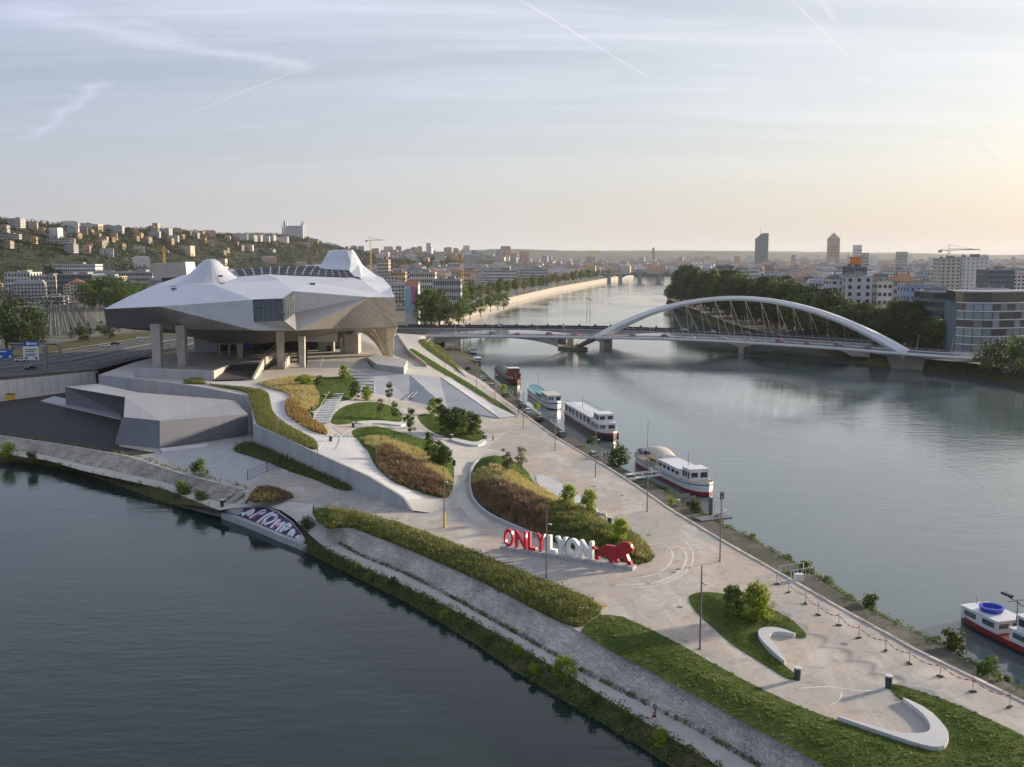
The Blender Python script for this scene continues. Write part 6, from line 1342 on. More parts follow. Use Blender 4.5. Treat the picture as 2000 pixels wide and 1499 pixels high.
a, b = D(791,590,660), D(817,590,660); w = b.x-a.x; h = zat(800,558,660)-2; mat('mural_blue', (.34,.46,.58), .8); mat('mural_pink', (.50,.17,.30), .8)
mb = MB(); mb.box((0,7,h/2),(w,14,h)); mb.build('walls', 'wall_white', mu); mb = MB(); mb.add([(-w/2,-.3,h),(w/2,-.3,h),(w/2,14.3,h),(-w/2,14.3,h),(-w/2,7,h+3),(w/2,7,h+3)], [[0,1,5,4],[2,3,4,5],[1,2,5],[3,0,4]]); mb.build('roof', 'roof_tile', mu)
mb = MB(); mb.quad((-w/2+.3,-.05,h*.35),(w*.1,-.05,h*.3),(0,-.05,h*.95),(-w/2+.3,-.05,h*.9)); mb.build('mural', 'mural_blue', mu); mb = MB(); mb.quad((w*.05,-.09,h*.55),(w/2-.3,-.09,h*.5),(w/2-.3,-.09,h*.97),(-w*.1,-.09,h*.98)); mb.build('mural', 'mural_pink', mu)
PLACED.append((mu.location.x, 668, 14))
o_ = special('site_block', 'unfinished red-topped tower block under the crane', 738, 760, 508, 1250, 22, 'wall_cream', 'roof_tile', 9, 6, 5, base=2)
special('mid_block', 'ochre apartment block beside the unfinished tower', 764, 792, 532, 1150, 20, 'wall_ochre', 'roof_flat', 5, 8, 4, base=2); special('mid_block', 'pale long block with terraces behind the mural building', 800, 850, 533, 1000, 24, 'wall_pale', 'roof_flat', 5, 12, 4, base=2); special('mid_block', 'stepped concrete block right of the mural building', 846, 900, 547, 860, 26, 'wall_grey', 'roof_flat', 4, 12, 4, base=2)
special('white_row', 'white apartment row behind the quay trees', 945, 1010, 528, 1350, 20, 'wall_white', 'roof_flat', 6, 18, 4, base=2); special('white_row', 'second white apartment row farther along the quay', 1014, 1070, 526, 1500, 20, 'wall_white', 'roof_zinc', 6, 16, 4, base=2)
# ---- the rest of the nearer city, every block on its own
cr = random.Random(21); cnt = 0
HB = [(28,446,1350,3),(10,470,1300,6),(60,474,1330,2),(128,438,1650,3),(155,436,1700,5),(185,437,1720,3),(160,452,1600,1),(208,448,1700,0),(225,452,1690,3),(262,470,1500,2),(148,462,1500,2),(190,480,1400,0),(300,452,1900,0),(322,456,1880,3),(345,452,1950,0),(352,462,1850,2),(270,462,1750,2),(285,470,1650,0),(425,455,2150,5),(436,455,2160,5),(463,464,2250,3),(472,465,2250,3),(490,467,2300,3),(500,467,2310,3),(515,468,2350,3),(527,468,2360,3),(545,469,2400,3),(552,470,2410,3),(455,452,2350,0),(480,450,2400,3),(510,452,2450,0),(585,478,2350,2),(615,472,2550,0),(600,466,2600,2),(520,492,1900,6),(395,470,1950,2),(380,462,2050,0),(235,480,1450,2),(110,480,1350,6),(330,478,1650,1),(410,478,1750,0),(440,490,1700,2)]
for u, vv, Y, i in HB:
    d_ = rayd(u, vv+3); Yh = 1100.0
    while Yh < 3000:
        q_ = d_*(Yh/d_.y)
        if CAMH+q_.z < float(hillz([(q_.x, Yh)])[0])+5: break
        Yh += 20
    p = D(u, vv, Yh); put_block(i, (p.x, Yh+8, float(hillz([(p.x,Yh+8)])[0])+2.5), cr.uniform(-.5,.5), 'on the wooded hill', .72, .62 if i != 5 else .62, 'hill_house'); PLACED.append((p.x,Yh,13)); cnt += 1
hcount = 0
while hcount < 90:
    u = cr.uniform(0, 690); vv = cr.uniform(440, 505); d_ = rayd(u, vv); Yh = 1100.0; hit = False
    while Yh < 3000:
        q_ = d_*(Yh/d_.y); hh_ = float(hillz([(q_.x, Yh)])[0])
        if CAMH+q_.z < hh_+3: hit = hh_ > 9; break
        Yh += 25
    hcount += 1
    if not hit or not free(q_.x, Yh, 9): continue
    put_block(cr.choice([0,1,2,2,0,3]), (q_.x, Yh, hh_+2.0), cr.uniform(-.6,.6), 'on the wooded hill', .6, .55, 'hill_house'); PLACED.append((q_.x,Yh,10))
tries = 0
while cnt < 300 and tries < 30000:
    tries += 1; Y = 700*(2600/700)**(cr.random()**.8); u = cr.uniform(-20, 2020); x = (u-1000)/FPX*Y; east = x > xe(Y)+ (70 if Y < 1300 else 40); west = x < xw(Y)-(55 if Y > 850 else 90)
    if not (east or west): continue
    if west and (float(hillz([(x,Y)])[0]) > 6 or (Y < 900 and u < 330) or (u < 640 and Y < 820)): continue
    r = 15+Y*.004
    if not free(x, Y, r): continue
    i = cr.choice([0,1,2,3,3,4,4,5,6,7,8,8] if east else [0,0,1,2,3,4,6,6,8]); s = cr.uniform(.85,1.25)
    if i == 5 and cr.random() > .35: i = 3
    put_block(i, (x, Y, .6 if east else 2), .35*(1 if west else -.6)+cr.choice([0,math.pi/2])+cr.uniform(-.06,.06), 'east of the river' if east else 'between hill and river', s, s*cr.uniform(.8,1.15)); PLACED.append((x,Y,r)); cnt += 1
# ---- the far city as one mass: hipped and flat boxes, no copies
rs = np.random.RandomState(33); V = []; Fq = []; MI = []
def addbox(x, y, z, w, d, h, a, wm, rm, hip):
    co, si = math.cos(a), math.sin(a); o0 = len(V)
    for zz in (z-2, z+h):
        for sx, sy in ((-1,-1),(1,-1),(1,1),(-1,1)): V.append((x+sx*w/2*co-sy*d/2*si, y+sx*w/2*si+sy*d/2*co, zz))
    k = d*.4
    for sx in (-1,1): V.append((x+sx*(w/2-k)*co, y+sx*(w/2-k)*si, z+h+(d*.2 if hip else .02)))
    for q_ in ((0,1,5,4),(1,2,6,5),(2,3,7,6),(3,0,4,7)): Fq.append(q_); Fq[-1] = tuple(i+o0 for i in q_); MI.append(wm)
    for q_ in ((4,5,9,8),(6,7,8,9),(5,6,9,9),(7,4,8,8)): Fq.append(tuple(i+o0 for i in q_)); MI.append(rm)
tot = 0
while tot < 2600:
    Y = 1500*(6500/1500)**rs.uniform(0,1); u = rs.uniform(-20,2020); x = (u-1000)/FPX*Y
    if Y < 2560 and (xw(Y)-60 < x < xe(Y)+40): continue
    hv = float(hillz([(x,Y)])[0]) if x < 60 and Y < 4700 else 1.6
    if Y < 3150 and hv > 6 and rs.uniform() > .12: continue
    if Y < 2600 and not free(x, Y, 9): continue
    addbox(x, Y, hv, rs.uniform(12,34), rs.uniform(10,16), rs.uniform(9,20) if (rs.uniform() > .04 or Y < 3200) else rs.uniform(26,44), rs.uniform(-.4,.4), rs.randint(0,4), 4+rs.randint(0,3), rs.uniform() > .4); tot += 1
me = bpy.data.meshes.new('far_city'); me.from_pydata(V, [], [tuple(dict.fromkeys(f)) for f in Fq]); 
for m in ('wall_cream','wall_white','wall_pink','wall_grey','roof_tile','roof_zinc','roof_flat'): me.materials.append(MATS[m])
me.polygons.foreach_set('material_index', MI); me.update(); tag(link('far_city', me, kind='stuff'), 'mass of small far roofs and walls filling the plain to the horizon', 'city')
# ---- trees between the blocks, as one mass
rs = np.random.RandomState(55); C = []; R = []
while len(C) < 3400:
    Y = 640*(5200/640)**rs.uniform(0,1); u = rs.uniform(-350,2350); x = (u-1000)/FPX*Y
    if Y < 2600 and (xw(Y)-30 < x < xe(Y)+25): continue
    if Y < 850 and x < -60: continue
    if Y < 2600 and not free(x, Y, 3): continue
    hv = float(hillz([(x,Y)])[0]) if x < 60 and Y < 4700 else 1.2
    n_ = rs.randint(1,5)
    for _ in range(n_): C.append((x+rs.normal()*7, Y+rs.normal()*7, hv+5)); R.append(rs.uniform(3.5,6.5))
V, F = leafcloud(np.array(C), np.array(R), 26, 1.9, rs, 1.0); tag(link('town_trees', np_mesh('town_trees', V, F, 'wood_leaf'), kind='stuff'), 'scattered green treetops between the city blocks', 'trees')
# ================================================================ letter sign with the lion
sa, sb = G(981,1074,0), G(1233,1114,0); sdir = (sb-sa).normalized(); SL_ = (sb-sa).length; sang = math.atan2(sdir.y, sdir.x)
sg = thing('letter_sign', 'red and white letter sign with red lion on a plinth', 'sign', tuple(sa), sang)
mat('letter_red', (.55,.035,.05), .35, var=.05, vscale=1); mat('letter_white', (.80,.80,.79), .4); mat('lion_red', (.36,.012,.022), .4)
mb = MB(); mb.box((SL_/2,.5,.28),(SL_+.6,1.5,.56)); mb.build('plinth', 'concrete', sg)
for k in range(1, 9): mb = MB(); mb.box((SL_*k/9,-.262,.28),(.05,.03,.56)); mb.build('plinth_joint', 'frame_dark', sg)
def letter(ch, x, w, h, m, off, thick=.55):
    cu = bpy.data.curves.new('letter', 'FONT'); cu.body = ch; cu.size = 1.0; cu.extrude = .5; cu.offset = off; cu.resolution_u = 4
    t = bpy.data.objects.new('letter', cu); COL.objects.link(t); bpy.context.view_layer.update()
    me = bpy.data.meshes.new_from_object(t.evaluated_get(bpy.context.evaluated_depsgraph_get())); bpy.data.objects.remove(t)
    co = np.array([v.co[:] for v in me.vertices]); mn, mx = co.min(0), co.max(0); c2 = (co-mn)/(mx-mn)
    V = np.c_[x+c2[:,0]*w, (.5-c2[:,2])*thick+.25+thick/2, .56+c2[:,1]*h]
    me.vertices.foreach_set('co', V.astype(np.float32).ravel()); me.materials.clear(); me.materials.append(MATS[m]); me.update(); o = link('letter', me, sg); o['label'] = f"{'red' if m == 'letter_red' else 'white'} letter {ch}"; return o
px = SL_/(1233-981)
for ch, u0, u1 in (('O',982,1001.5),('N',1005.5,1028),('L',1032,1048),('Y',1048,1066)): letter(ch, (u0-981)*px, (u1-u0)*px, 2.95, 'letter_red', .012, .6)
for ch, u0, u1 in (('L',1071,1088),('Y',1086,1109),('O',1107.5,1132),('N',1134,1159)): letter(ch, (u0-981)*px, (u1-u0)*px, 2.9, 'letter_white', .045, .75)
lion = [(1330,355),(1352,378),(1375,398),(1412,388),(1440,370),(1490,350),(1550,357),(1610,370),(1650,342),(1675,325),(1710,318),(1745,318),(1775,326),(1800,350),(1812,380),(1830,403),(1822,420),(1815,442),(1790,448),(1752,468),(1765,500),(1785,540),(1808,566),(1812,588),(1782,592),(1752,570),(1728,530),(1712,508),(1680,500),(1640,512),(1638,532),(1655,548),(1648,563),(1608,560),(1600,535),(1572,512),(1576,535),(1592,550),(1585,560),(1548,556),(1526,528),(1512,492),(1470,470),(1440,464),(1408,484),(1402,502),(1416,516),(1388,527),(1358,512),(1362,482),(1392,440),(1432,404),(1400,412),(1370,412),(1345,400),(1318,372)]
pl = []
for a, b in lion:
    u = 960+a/6.667; vv = 1020+b/6.667; vb = 1071+(u-981)/(1233-981)*39.5; pl.append(((u-981)*px, .56+(vb-vv)*px*.98*1.0))
mb = MB(); n_ = len(pl); y0, y1 = .2, .95
mb.add([(x,y0,z) for x, z in pl]+[(x,y1,z) for x, z in pl], [[i,(i+1)%n_,(i+1)%n_+n_,i+n_] for i in range(n_)])
for t_ in mgeo.tessellate_polygon([[Vector((x,z,0)) for x, z in pl]]): mb.add([], []); mb.f.append([t_[0],t_[1],t_[2]]); mb.m.append(0); mb.f.append([t_[2]+n_,t_[1]+n_,t_[0]+n_]); mb.m.append(0)
lo = mb.build('lion_figure', 'lion_red', sg); lo['label'] = 'red cut-out figure of a walking lion'
# ================================================================ lamp posts
lp = thing('lamp_post', 'x', 'lamp post')
mb = MB(); mb.tube((0,0,-.1),(0,0,10.5),.13,.085,8); mb.build('pole', 'pole_steel', lp); mb = MB(); mb.tube((0,0,0),(0,0,.12),.26,.22,8); mb.build('base_plate', 'pole_steel', lp)
mb = MB(); mb.tube((0,0,8.3),(.5,-.2,8.35),.05,n=4); mb.build('arm', 'pole_steel', lp); mb = MB(); mb.box((.62,-.25,8.35),(.5,.3,.14)); mb.build('lamp_head', 'steel_white', lp)
LP = [(868,1031,0,'tall lamp post with a yellow sleeve round its foot'),(1067,1129,0,'tall lamp post standing in front of the letter sign'),(1367,1268,0,'tall lamp post beside the lawn with the paired trees'),(1406,1097,0,'quay lamp post nearest the small landing stage and tyre marks'),(1264,1000,0,'quay lamp post opposite the white sailing barge'),(1163,932,0,'quay lamp post beside the silver parked car'),(1084,880,0,'quay lamp post opposite the white house barge'),(1022,838,0,'quay lamp post near the two strollers'),(967,782,None,'quay lamp post behind the teal barge mooring'),(931,757,None,'quay lamp post opposite the dark red barge'),(901,727,None,'quay lamp post at the top of the grass strip'),(869,720,None,'lamp post beside the sloping slab top'),(884,695,None,'far quay lamp post close to the bridge end'),(795,655,None,'lamp post on the walkway at the bridge end'),(541,848,5.2,'short lamp on the concrete ramp wall')]
for k, (u, vv, z, lab) in enumerate(LP):
    c = lp if k == 0 else copy_tree(lp); c.location = G(u,vv,z) if z is not None else GH(u,vv); c['label'] = lab; c.rotation_euler.z = -.4
    if 'short' in lab: c.scale = (.8,.8,.42)
mb = MB(); mb.tube((0,0,0),(0,0,2.6),.24,.24,10); mb.build('sleeve', 'yellow_paint', lp)
# ================================================================ litter bins
mat('bin_green', (.02,.045,.035), .5)
bn = thing('litter_bin', 'x', 'bin')
mb = MB(); mb.tube((0,0,0),(0,0,1.0),.28,.32,12); mb.build('body', 'bin_green', bn); mb = MB(); mb.tube((0,0,1.12),(0,0,1.2),.36,.34,12); mb.build('lid', 'steel_white', bn); mb = MB(); [mb.tube((.28*math.cos(a),.28*math.sin(a),.95),(.28*math.cos(a),.28*math.sin(a),1.13),.025,n=4) for a in (0,2.1,4.2)]; mb.build('lid_posts', 'frame_dark', bn, kind='stuff')
for k, (u,vv,lab) in enumerate(((1557,1328,'litter bin at the lawn tip below the curved seat'),(1735,1344,'litter bin at the start of the teardrop seat lawn'),(646,863,'litter bin on the white ramp landing'),(610,815,'litter bin at the foot of the small white stairs'),(634,780,'litter bin at the head of the small white stairs'),(690,836,'litter bin at the tip of the mound beside the ramp'),(790,824,'litter bin at the tip of the upper lawn'),(887,910,'litter bin beside the mound near the paved path'),(882,860,'litter bin at the left end of the grove seat'),(946,860,'litter bin at the right end of the grove seat'),(1191,1026,'rusty litter bin beside the sign mound boulders'),(434,990,'litter bin on the lower path by the graffiti slope'))):
    c = bn if k == 0 else copy_tree(bn); c['label'] = lab; c.location = G(u,vv,0) if u > 1000 else (G(u,vv,-2.35) if u == 434 else GH(u,vv)); c.scale = (1.25,1.25,1.25)
# ================================================================ small white stairs and rails on the park slope
s1 = thing('white_stairs', 'small flight of white steps between straw grass and shaded lawn', 'stairs', tuple(GH(628,798)))
a0, a1 = GH(643,772), GH(612,826); wd = Vector((4.2,.9,0))
for k in range(14):
    p = a0.lerp(a1, k/13); p.z = hz(p.x,p.y); mb = MB(); mb.box(p+wd*.5+Vector((0,0,.12)), (4.4,1.0,.5), .2); place(mb.build('step', 'white_paint'), s1, s1.location)
for off in (0,1):
    mb = MB(); pts = [a0.lerp(a1,t)+wd*off for t in (0,.5,1)]; pts = [Vector((p.x,p.y,hz(p.x,p.y)+1.1)) for p in pts]; mb.path(pts, .06); [mb.tube(p-Vector((0,0,1.1)), p, .05) for p in pts]; place(mb.build('handrail', 'steel_white'), s1, s1.location)
for u0,v0,u1,v1,lab in ((664,862,684,848,'white handrail at the head of the ramp landing'),(678,880,686,852,'second white handrail beside the ramp landing'),(622,888,634,872,'short white handrail at the ramp wall corner')):
    a, b = GH(u0,v0), GH(u1,v1); r = thing('handrail', lab, 'railing', tuple(a))
    mb = MB(); mb.tube(a+up_*1.05, b+up_*1.05, .05); place(mb.build('rail', 'steel_white'), r, r.location)
    for t in (0,.5,1): p = a.lerp(b,t); mb = MB(); mb.tube(p-up_*.1, p+up_*1.05, .045); place(mb.build('post', 'steel_white'), r, r.location)
# ================================================================ barrier tape and posts along the quay
bp_pts = [(1517,1142),(1540,1158),(1573,1180),(1598,1202),(1638,1222),(1677,1247),(1730,1272),(1776,1297),(1836,1322),(1900,1352),(1972,1382)]
mat('tape', (.6,.6,.58), .5)
def tapemat():
    m = MATS['tape']; nt = m.node_tree; L = nt.links.new; b = nt.nodes['Principled BSDF']; g = nd(nt,'ShaderNodeNewGeometry'); sp = nd(nt,'ShaderNodeSeparateXYZ'); L(g.outputs['Position'], sp.inputs[0])
    f = mth(nt,'FRACT', mth(nt,'MULTIPLY', sp.outputs[1], 1.1)); L(mixc(nt, mth(nt,'GREATER_THAN', f, .5), (.70,.68,.66), (.50,.05,.04)), b.inputs['Base Color'])
tapemat()
posts = []
for k, (u,vv) in enumerate(bp_pts):
    p = G(u,vv,0); posts.append(p); o = thing('barrier_post', 'thin barrier post on a dark rubber foot along the quay', 'barrier', tuple(p), 0, 'barrier posts along the quay')
    mb = MB(); mb.tube((0,0,.1),(.05*((k%3)-1),0,1.75),.04,n=6); mb.build('post', 'grey_steel', o); mb = MB(); mb.box((0,0,.07),(.75,.34,.15), k*.7); mb.build('foot', 'black_rubber', o)
tp = []
for a, b in zip(posts[:-1], posts[1:]):
    for t in range(8): q = a.lerp(b, t/8); tp.append(q+up_*(1.35-.45*math.sin(math.pi*t/8)))
tp.append(posts[-1]+up_*1.35)
mb = MB(); mb.loft([[p+up_*.07 for p in tp],[p-up_*.07 for p in tp]]); tag(mb.build('barrier_tape', 'tape'), 'red and white barrier tape strung between posts along the quay', 'tape')
for k, (u,vv,lab) in enumerate(((1523,1118,'bent white railing frame dumped by the quay kerb'),(1545,1128,'second white railing frame near the barrier post'))):
    p = G(u,vv,0); o = thing('railing_frame', lab, 'railing', tuple(p), -.6+.2*k)
    mb = MB(); mb.path([Vector(q) for q in ((0,0,0),(0,0,1.0),(3.4,.6,1.9),(3.4,.6,.6))], .05); mb.build('frame', 'steel_white', o)
    for q in range(5): mb = MB(); mb.tube((.4+.55*q,.1*q,.1),(.4+.55*q,.1*q,1.2+.12*q),.03,n=4); mb.build('bar', 'steel_white', o)
mb = MB(); mb.box((0,0,.5),(1.2,.8,1.0)); 
eb = thing('equipment_box', 'pale equipment cabinet behind the barrier tape', 'cabinet', tuple(G(1546,1140,0)+Vector((1.5,1.5,0)))); mb.build('cabinet', 'white_paint', eb); mb = MB(); mb.box((0,-.41,.5),(.9,.02,.8)); mb.build('door', 'steel_white', eb)
for u, vv in ((572,966),(581,972),(622,980),(1316,1118),(1325,1112),(1328,1186),(1268,1045),(1650,1258),(1160,950),(1215,968),(760,1000),(842,1060),(985,1061),(1340,1253)):
    p = G(u,vv,.018); mb = MB(); mb.tube(p, p+up_*.02, .42, .42, 12); mb.build('manhole_cover', 'grey_steel', bpy.data.objects['plaza'])
# ================================================================ boats
mat('hull_black', (.018,.018,.02), .4); mat('hull_red', (.26,.022,.020), .45, var=.15, vscale=.5); mat('boat_white', (.72,.73,.75), .4, var=.06, vscale=.4); mat('boat_teal', (.12,.33,.36), .5); mat('boat_navy', (.03,.05,.14), .4); mat('tarp_grey', (.13,.13,.145), .7, var=.2, vscale=.8, bump=.3, bscale=1.5); mat('awning', (.58,.53,.44), .7); mat('rust_red', (.20,.035,.025), .6, var=.2, vscale=1); mat('tub_blue', (.02,.05,.42), .4); mat('deck_wood', (.24,.19,.14), .7, var=.15, vscale=1.2)
def hull_rows(L, B, hd, sheer, bow=.22, stern=.16, n=28, zb=-.6):
    rows = []
    for k in range(n+1):
        t = k/n; x = -L/2+L*t; f = 1.0
        if t > 1-bow: f = math.sqrt(max(0, 1-((t-(1-bow))/bow)**2.2))
        if t < stern: f = math.sqrt(max(.18, 1-((stern-t)/stern)**2.4))
        b = max(.12, B/2*f); e = abs(2*t-1)**3; hh = hd+sheer*e
        rows.append((x, b, hh))
    return rows
def hull(par, L, B, hd, sheer, bands, deckm='deck_wood'):
    R = hull_rows(L,B,hd,sheer)
    lv = [(-.6,.82,)]; zs = [0]+[b[0] for b in bands]
    prev = -.15
    for frac, m, nm in bands:
        mb = MB(); 
        for s in (-1,1):
            A = [Vector((x, s*b*(.86+.14*max(0,prev)), -.6+(hh+.6)*max(0,prev))) for x, b, hh in R]; Bq = [Vector((x, s*b*(.86+.14*frac), -.6+(hh+.6)*frac)) for x, b, hh in R]
            mb.loft([A, Bq] if s < 0 else [Bq, A])
        for e in (0,-1):
            x, b, hh = R[e]; z0 = -.6+(hh+.6)*max(0,prev); z1 = -.6+(hh+.6)*frac; mb.quad((x,-b*(.86+.14*max(0,prev)),z0),(x,b*(.86+.14*max(0,prev)),z0),(x,b*(.86+.14*frac),z1),(x,-b*(.86+.14*frac),z1))
        o = mb.build(nm, m, par); prev = frac
    mb = MB(); mb.loft([[Vector((x,-b*.99,hh-.12)) for x, b, hh in R],[Vector((x,b*.99,hh-.12)) for x, b, hh in R]]); mb.build('deck', deckm, par)
    return R
def cabin(par, x0, x1, w, z0, z1, m, nwin, wm='window_dark', name='cabin', roofm=None, wh=.5, over=.15, ends=True):
    mb = MB(); mb.box(((x0+x1)/2,0,(z0+z1)/2),(x1-x0,w,z1-z0)); c = mb.build(name, m, par); hgt = z1-z0
    for s in (-1,1):
        for k in range(nwin):
            a = x0+(x1-x0)*(k+.18)/nwin; b = x0+(x1-x0)*(k+.82)/nwin; mb = MB(); mb.box(((a+b)/2,s*(w/2+.02),z0+hgt*.58),(b-a,.06,hgt*wh)); mb.build('window', wm, c)
    if ends:
        for xe_ in (x0-.02, x1+.02):
            for y in (-w*.26, w*.26): mb = MB(); mb.box((xe_,y,z0+hgt*.6),(.06,w*.36,hgt*wh*.9)); mb.build('window', wm, c)
    mb = MB(); mb.box(((x0+x1)/2,0,z1+.06),(x1-x0+2*over,w+2*over,.12)); mb.build('cabin_roof', roofm or m, c); return c
def rail(par, R, i0, i1, h=.9, m='steel_white'):
    mb = MB()
    for s in (-1,1):
        pts = [Vector((x,s*b*.95,hh+h)) for x, b, hh in R[i0:i1]]; mb.path(pts, .035, 4); mb.path([p-up_*h*.45 for p in pts], .025, 4)
        for p in pts: mb.tube(p-up_*h, p, .03, n=4)
    o = mb.build('railing', m, par, kind='stuff'); return o
def mast(par, x, z0, z1, m='grey_steel'): mb = MB(); mb.tube((x,0,z0),(x,0,z1),.09,.05); mb.build('mast', m, par)
def boat(label, u, vv, L, name='barge', sc=(1,1,1)):
    N = G(u,vv,WZ); L = L*sc[0]; d = Vector((WX(N.y+30)-WX(N.y), 30, 0)).normalized(); c = N+d*L/2; o = thing(name, label, 'boat', (c.x,c.y,WZ), math.atan2(-d.y,-d.x)); o.scale = sc; return o   # +x points to the near end
# dark barge with red superstructure
b = boat('dark barge with grey tarpaulin and red superstructure', 1010, 754, 36, sc=(1.35,1.2,1.2)); R = hull(b,36,5.2,1.5,.7,[(.62,'hull_black','hull'),(.82,'rust_red','sheer_band'),(1.0,'hull_black','bulwark')])
mb = MB(); rows = [[Vector((x,2.3*math.cos(a),1.5+1.7*math.sin(a)+.12*math.sin(x*1.7))) for a in [math.pi*k/8 for k in range(9)]] for x in np.linspace(-15,7,16)]; mb.loft(rows); mb.quad(*rows[0]); mb.quad(*rows[-1][::-1]); mb.build('tarpaulin', 'tarp_grey', b, smooth=False)
cabin(b, 8.5, 14, 4.2, 1.4, 3.4, 'rust_red', 3); cabin(b, 9.5, 13, 3.6, 3.5, 5.2, 'rust_red', 2, name='wheelhouse', roofm='boat_white'); mast(b, 16, 1.8, 4); rail(b, R, 22, 28)
# teal and white barge
b = boat('white barge with a teal foredeck moored behind the house barge', 1088, 802, 36, sc=(1.25,1.15,1.15)); R = hull(b,36,5.0,1.9,.9,[(.3,'hull_black','hull'),(.72,'boat_white','topside'),(.82,'boat_navy','stripe'),(1.0,'boat_white','bulwark')], 'boat_teal')
cabin(b, -4, 4, 3.6, 1.8, 2.6, 'boat_teal', 3, name='hatch'); cabin(b, 6, 15, 4.2, 1.8, 3.9, 'boat_white', 5, roofm='awning'); cabin(b, 4.2, 6, 3.4, 1.8, 3.6, 'deck_wood', 1, name='companionway'); mast(b,-8,1.8,8.5); rail(b, R, 1, 10); rail(b, R, 22, 28)
# white house barge
b = boat('white house barge with big dark windows and long roof deck', 1197, 864, 38, sc=(1.28,1.15,1.2)); R = hull(b,38,5.4,1.7,.8,[(.72,'hull_black','hull'),(.86,'hull_red','sheer_band'),(1.0,'boat_white','bulwark')])
cabin(b, -15, 8.5, 4.8, 1.6, 4.2, 'boat_white', 7, roofm='boat_white', wh=.55); cabin(b, 9, 14.5, 4.4, 1.6, 3.6, 'boat_white', 3, name='aft_cabin'); cabin(b, 9.5, 13.8, 3.8, 3.7, 5.7, 'boat_white', 3, name='wheelhouse', wh=.45)
mb = MB(); pts = [Vector((x,s*2.2,5.2)) for s in (-1,1) for x in np.linspace(-14,8,8)]
for s in (-1,1): q = [Vector((x,s*2.3,5.2)) for x in np.linspace(-14,8,9)]; mb.path(q,.04,4); [mb.tube(p-up_*.95,p,.03,n=4) for p in q]
mb.build('roof_railing', 'frame_dark', b, kind='stuff'); mast(b,-6,4.2,7); rail(b, R, 24, 28)
mb = MB(); mb.box((17.2,1.6,1.0),(.7,.8,1.6)); mb.build('bow_fender', 'hull_red', b)
# white sailing barge
b = boat('white sailing barge with cream awning and dark red stern', 1384, 972, 40, sc=(1.0,1.1,1.12)); R = hull(b,40,5.6,2.0,1.0,[(.22,'hull_black','hull'),(.45,'hull_red','lower_topside'),(.8,'boat_white','topside'),(.86,'boat_navy','stripe'),(1.0,'boat_white','bulwark')])
cabin(b, -2, 10, 4.6, 1.8, 3.8, 'boat_white', 5, wh=.32, ends=False); cabin(b, 11, 15, 4.0, 1.8, 4.6, 'boat_white', 3, name='wheelhouse', wh=.42)
mb = MB(); rows = [[Vector((x,2.4*math.cos(a),3.6+.9*math.sin(a)+.9*math.sin(math.pi*(x+13)/10))) for a in [math.pi*k/8 for k in range(9)]] for x in np.linspace(-12.5,-3,10)]; mb.loft(rows); mb.build('awning', 'awning', b, smooth=True)
for x in (-12,-3.2):
    for y in (-2.2,2.2): mb = MB(); mb.tube((x,y,1.8),(x,y,3.8),.06); mb.build('awning_post', 'steel_white', b)
cabin(b, -11, -5, 2.0, 1.8, 2.6, 'deck_wood', 2, name='table_locker'); mast(b,-15,2,10.5); mast(b,9.2,3.8,7.2); rail(b, R, 1, 14); rail(b, R, 24, 28)
mb = MB(); mb.box((-17,0,2.8),(2.2,2.2,1.4)); mb.build('windlass', 'boat_navy', b)
gw = thing('gangway', 'white gangway bridging from the quay to the sailing barge', 'gangway', tuple(G(1228,935,-2.2)))
a, c = G(1222,938,-2.0), G(1290,930,-2.2)
for dy in (0,1.3):
    mb = MB(); mb.tube(a+Vector((0,dy,.1)), c+Vector((0,dy,.1)), .12, n=4); mb.tube(a+Vector((0,dy,1.1)), c+Vector((0,dy,1.1)), .06, n=4); [mb.tube(a.lerp(c,t)+Vector((0,dy,.1)), a.lerp(c,t)+Vector((0,dy,1.1)), .04, n=4) for t in (0,.25,.5,.75,1)]; place(mb.build('side_rail', 'boat_white'), gw, gw.location)
mb = MB(); mb.quad(a+up_*.12, c+up_*.12, c+Vector((0,1.3,.12)), a+Vector((0,1.3,.12))); place(mb.build('tread', 'deck_wood'), gw, gw.location)
qcar(1, 1243, 938, 'white car parked on the quay beside the gangway', -.8)
# red and white motor boat at the right
N = G(1884,1210,WZ); d = (G(2000,1266,WZ)-N).normalized(); L_ = 24; c = N+d*L_/2
b = thing('motor_boat', 'red and white working boat with a blue tub on its roof', 'boat', (c.x,c.y,WZ), math.atan2(d.y,d.x)+math.pi); R = hull(b,24,5.2,1.3,.5,[(.62,'hull_black','hull'),(.8,'hull_red','sheer_band'),(1.0,'hull_red','bulwark')], 'rust_red')
cabin(b, 3.2, 10.2, 4.4, 1.2, 2.9, 'boat_white', 2, roofm='boat_white', wh=.42, name='fore_cabin', wm='glass_tint'); cabin(b, -9.5, 1.0, 4.4, 1.2, 2.9, 'boat_white', 3, roofm='boat_white', wh=.42, name='aft_cabin', wm='glass_tint'); cabin(b, -4.5, .2, 3.6, 3.0, 4.9, 'boat_white', 3, name='wheelhouse', wh=.5)
mb = MB(); rows = []
for r_, z in ((1.5,3.05),(1.7,3.5),(1.75,3.7),(1.35,3.7),(1.25,3.3),(.05,3.25)): rows.append([Vector((6.9+r_*math.cos(a),r_*math.sin(a)*.95,z)) for a in [2*math.pi*k/20 for k in range(20)]])
mb.loft(rows, True); mb.build('tub', 'tub_blue', b)
mb = MB(); mb.tube((2.2,0,2.9),(2.2,0,6.4),.12,.08); mb.tube((2.2,-1.6,6.1),(2.2,1.6,6.1),.08); mb.tube((1.2,0,5.6),(4.6,0,6.2),.1); mb.build('mast', 'grey_steel', b); mb = MB(); mb.box((4.2,0,6.25),(1.8,.5,.3)); mb.build('radar', 'frame_dark', b)
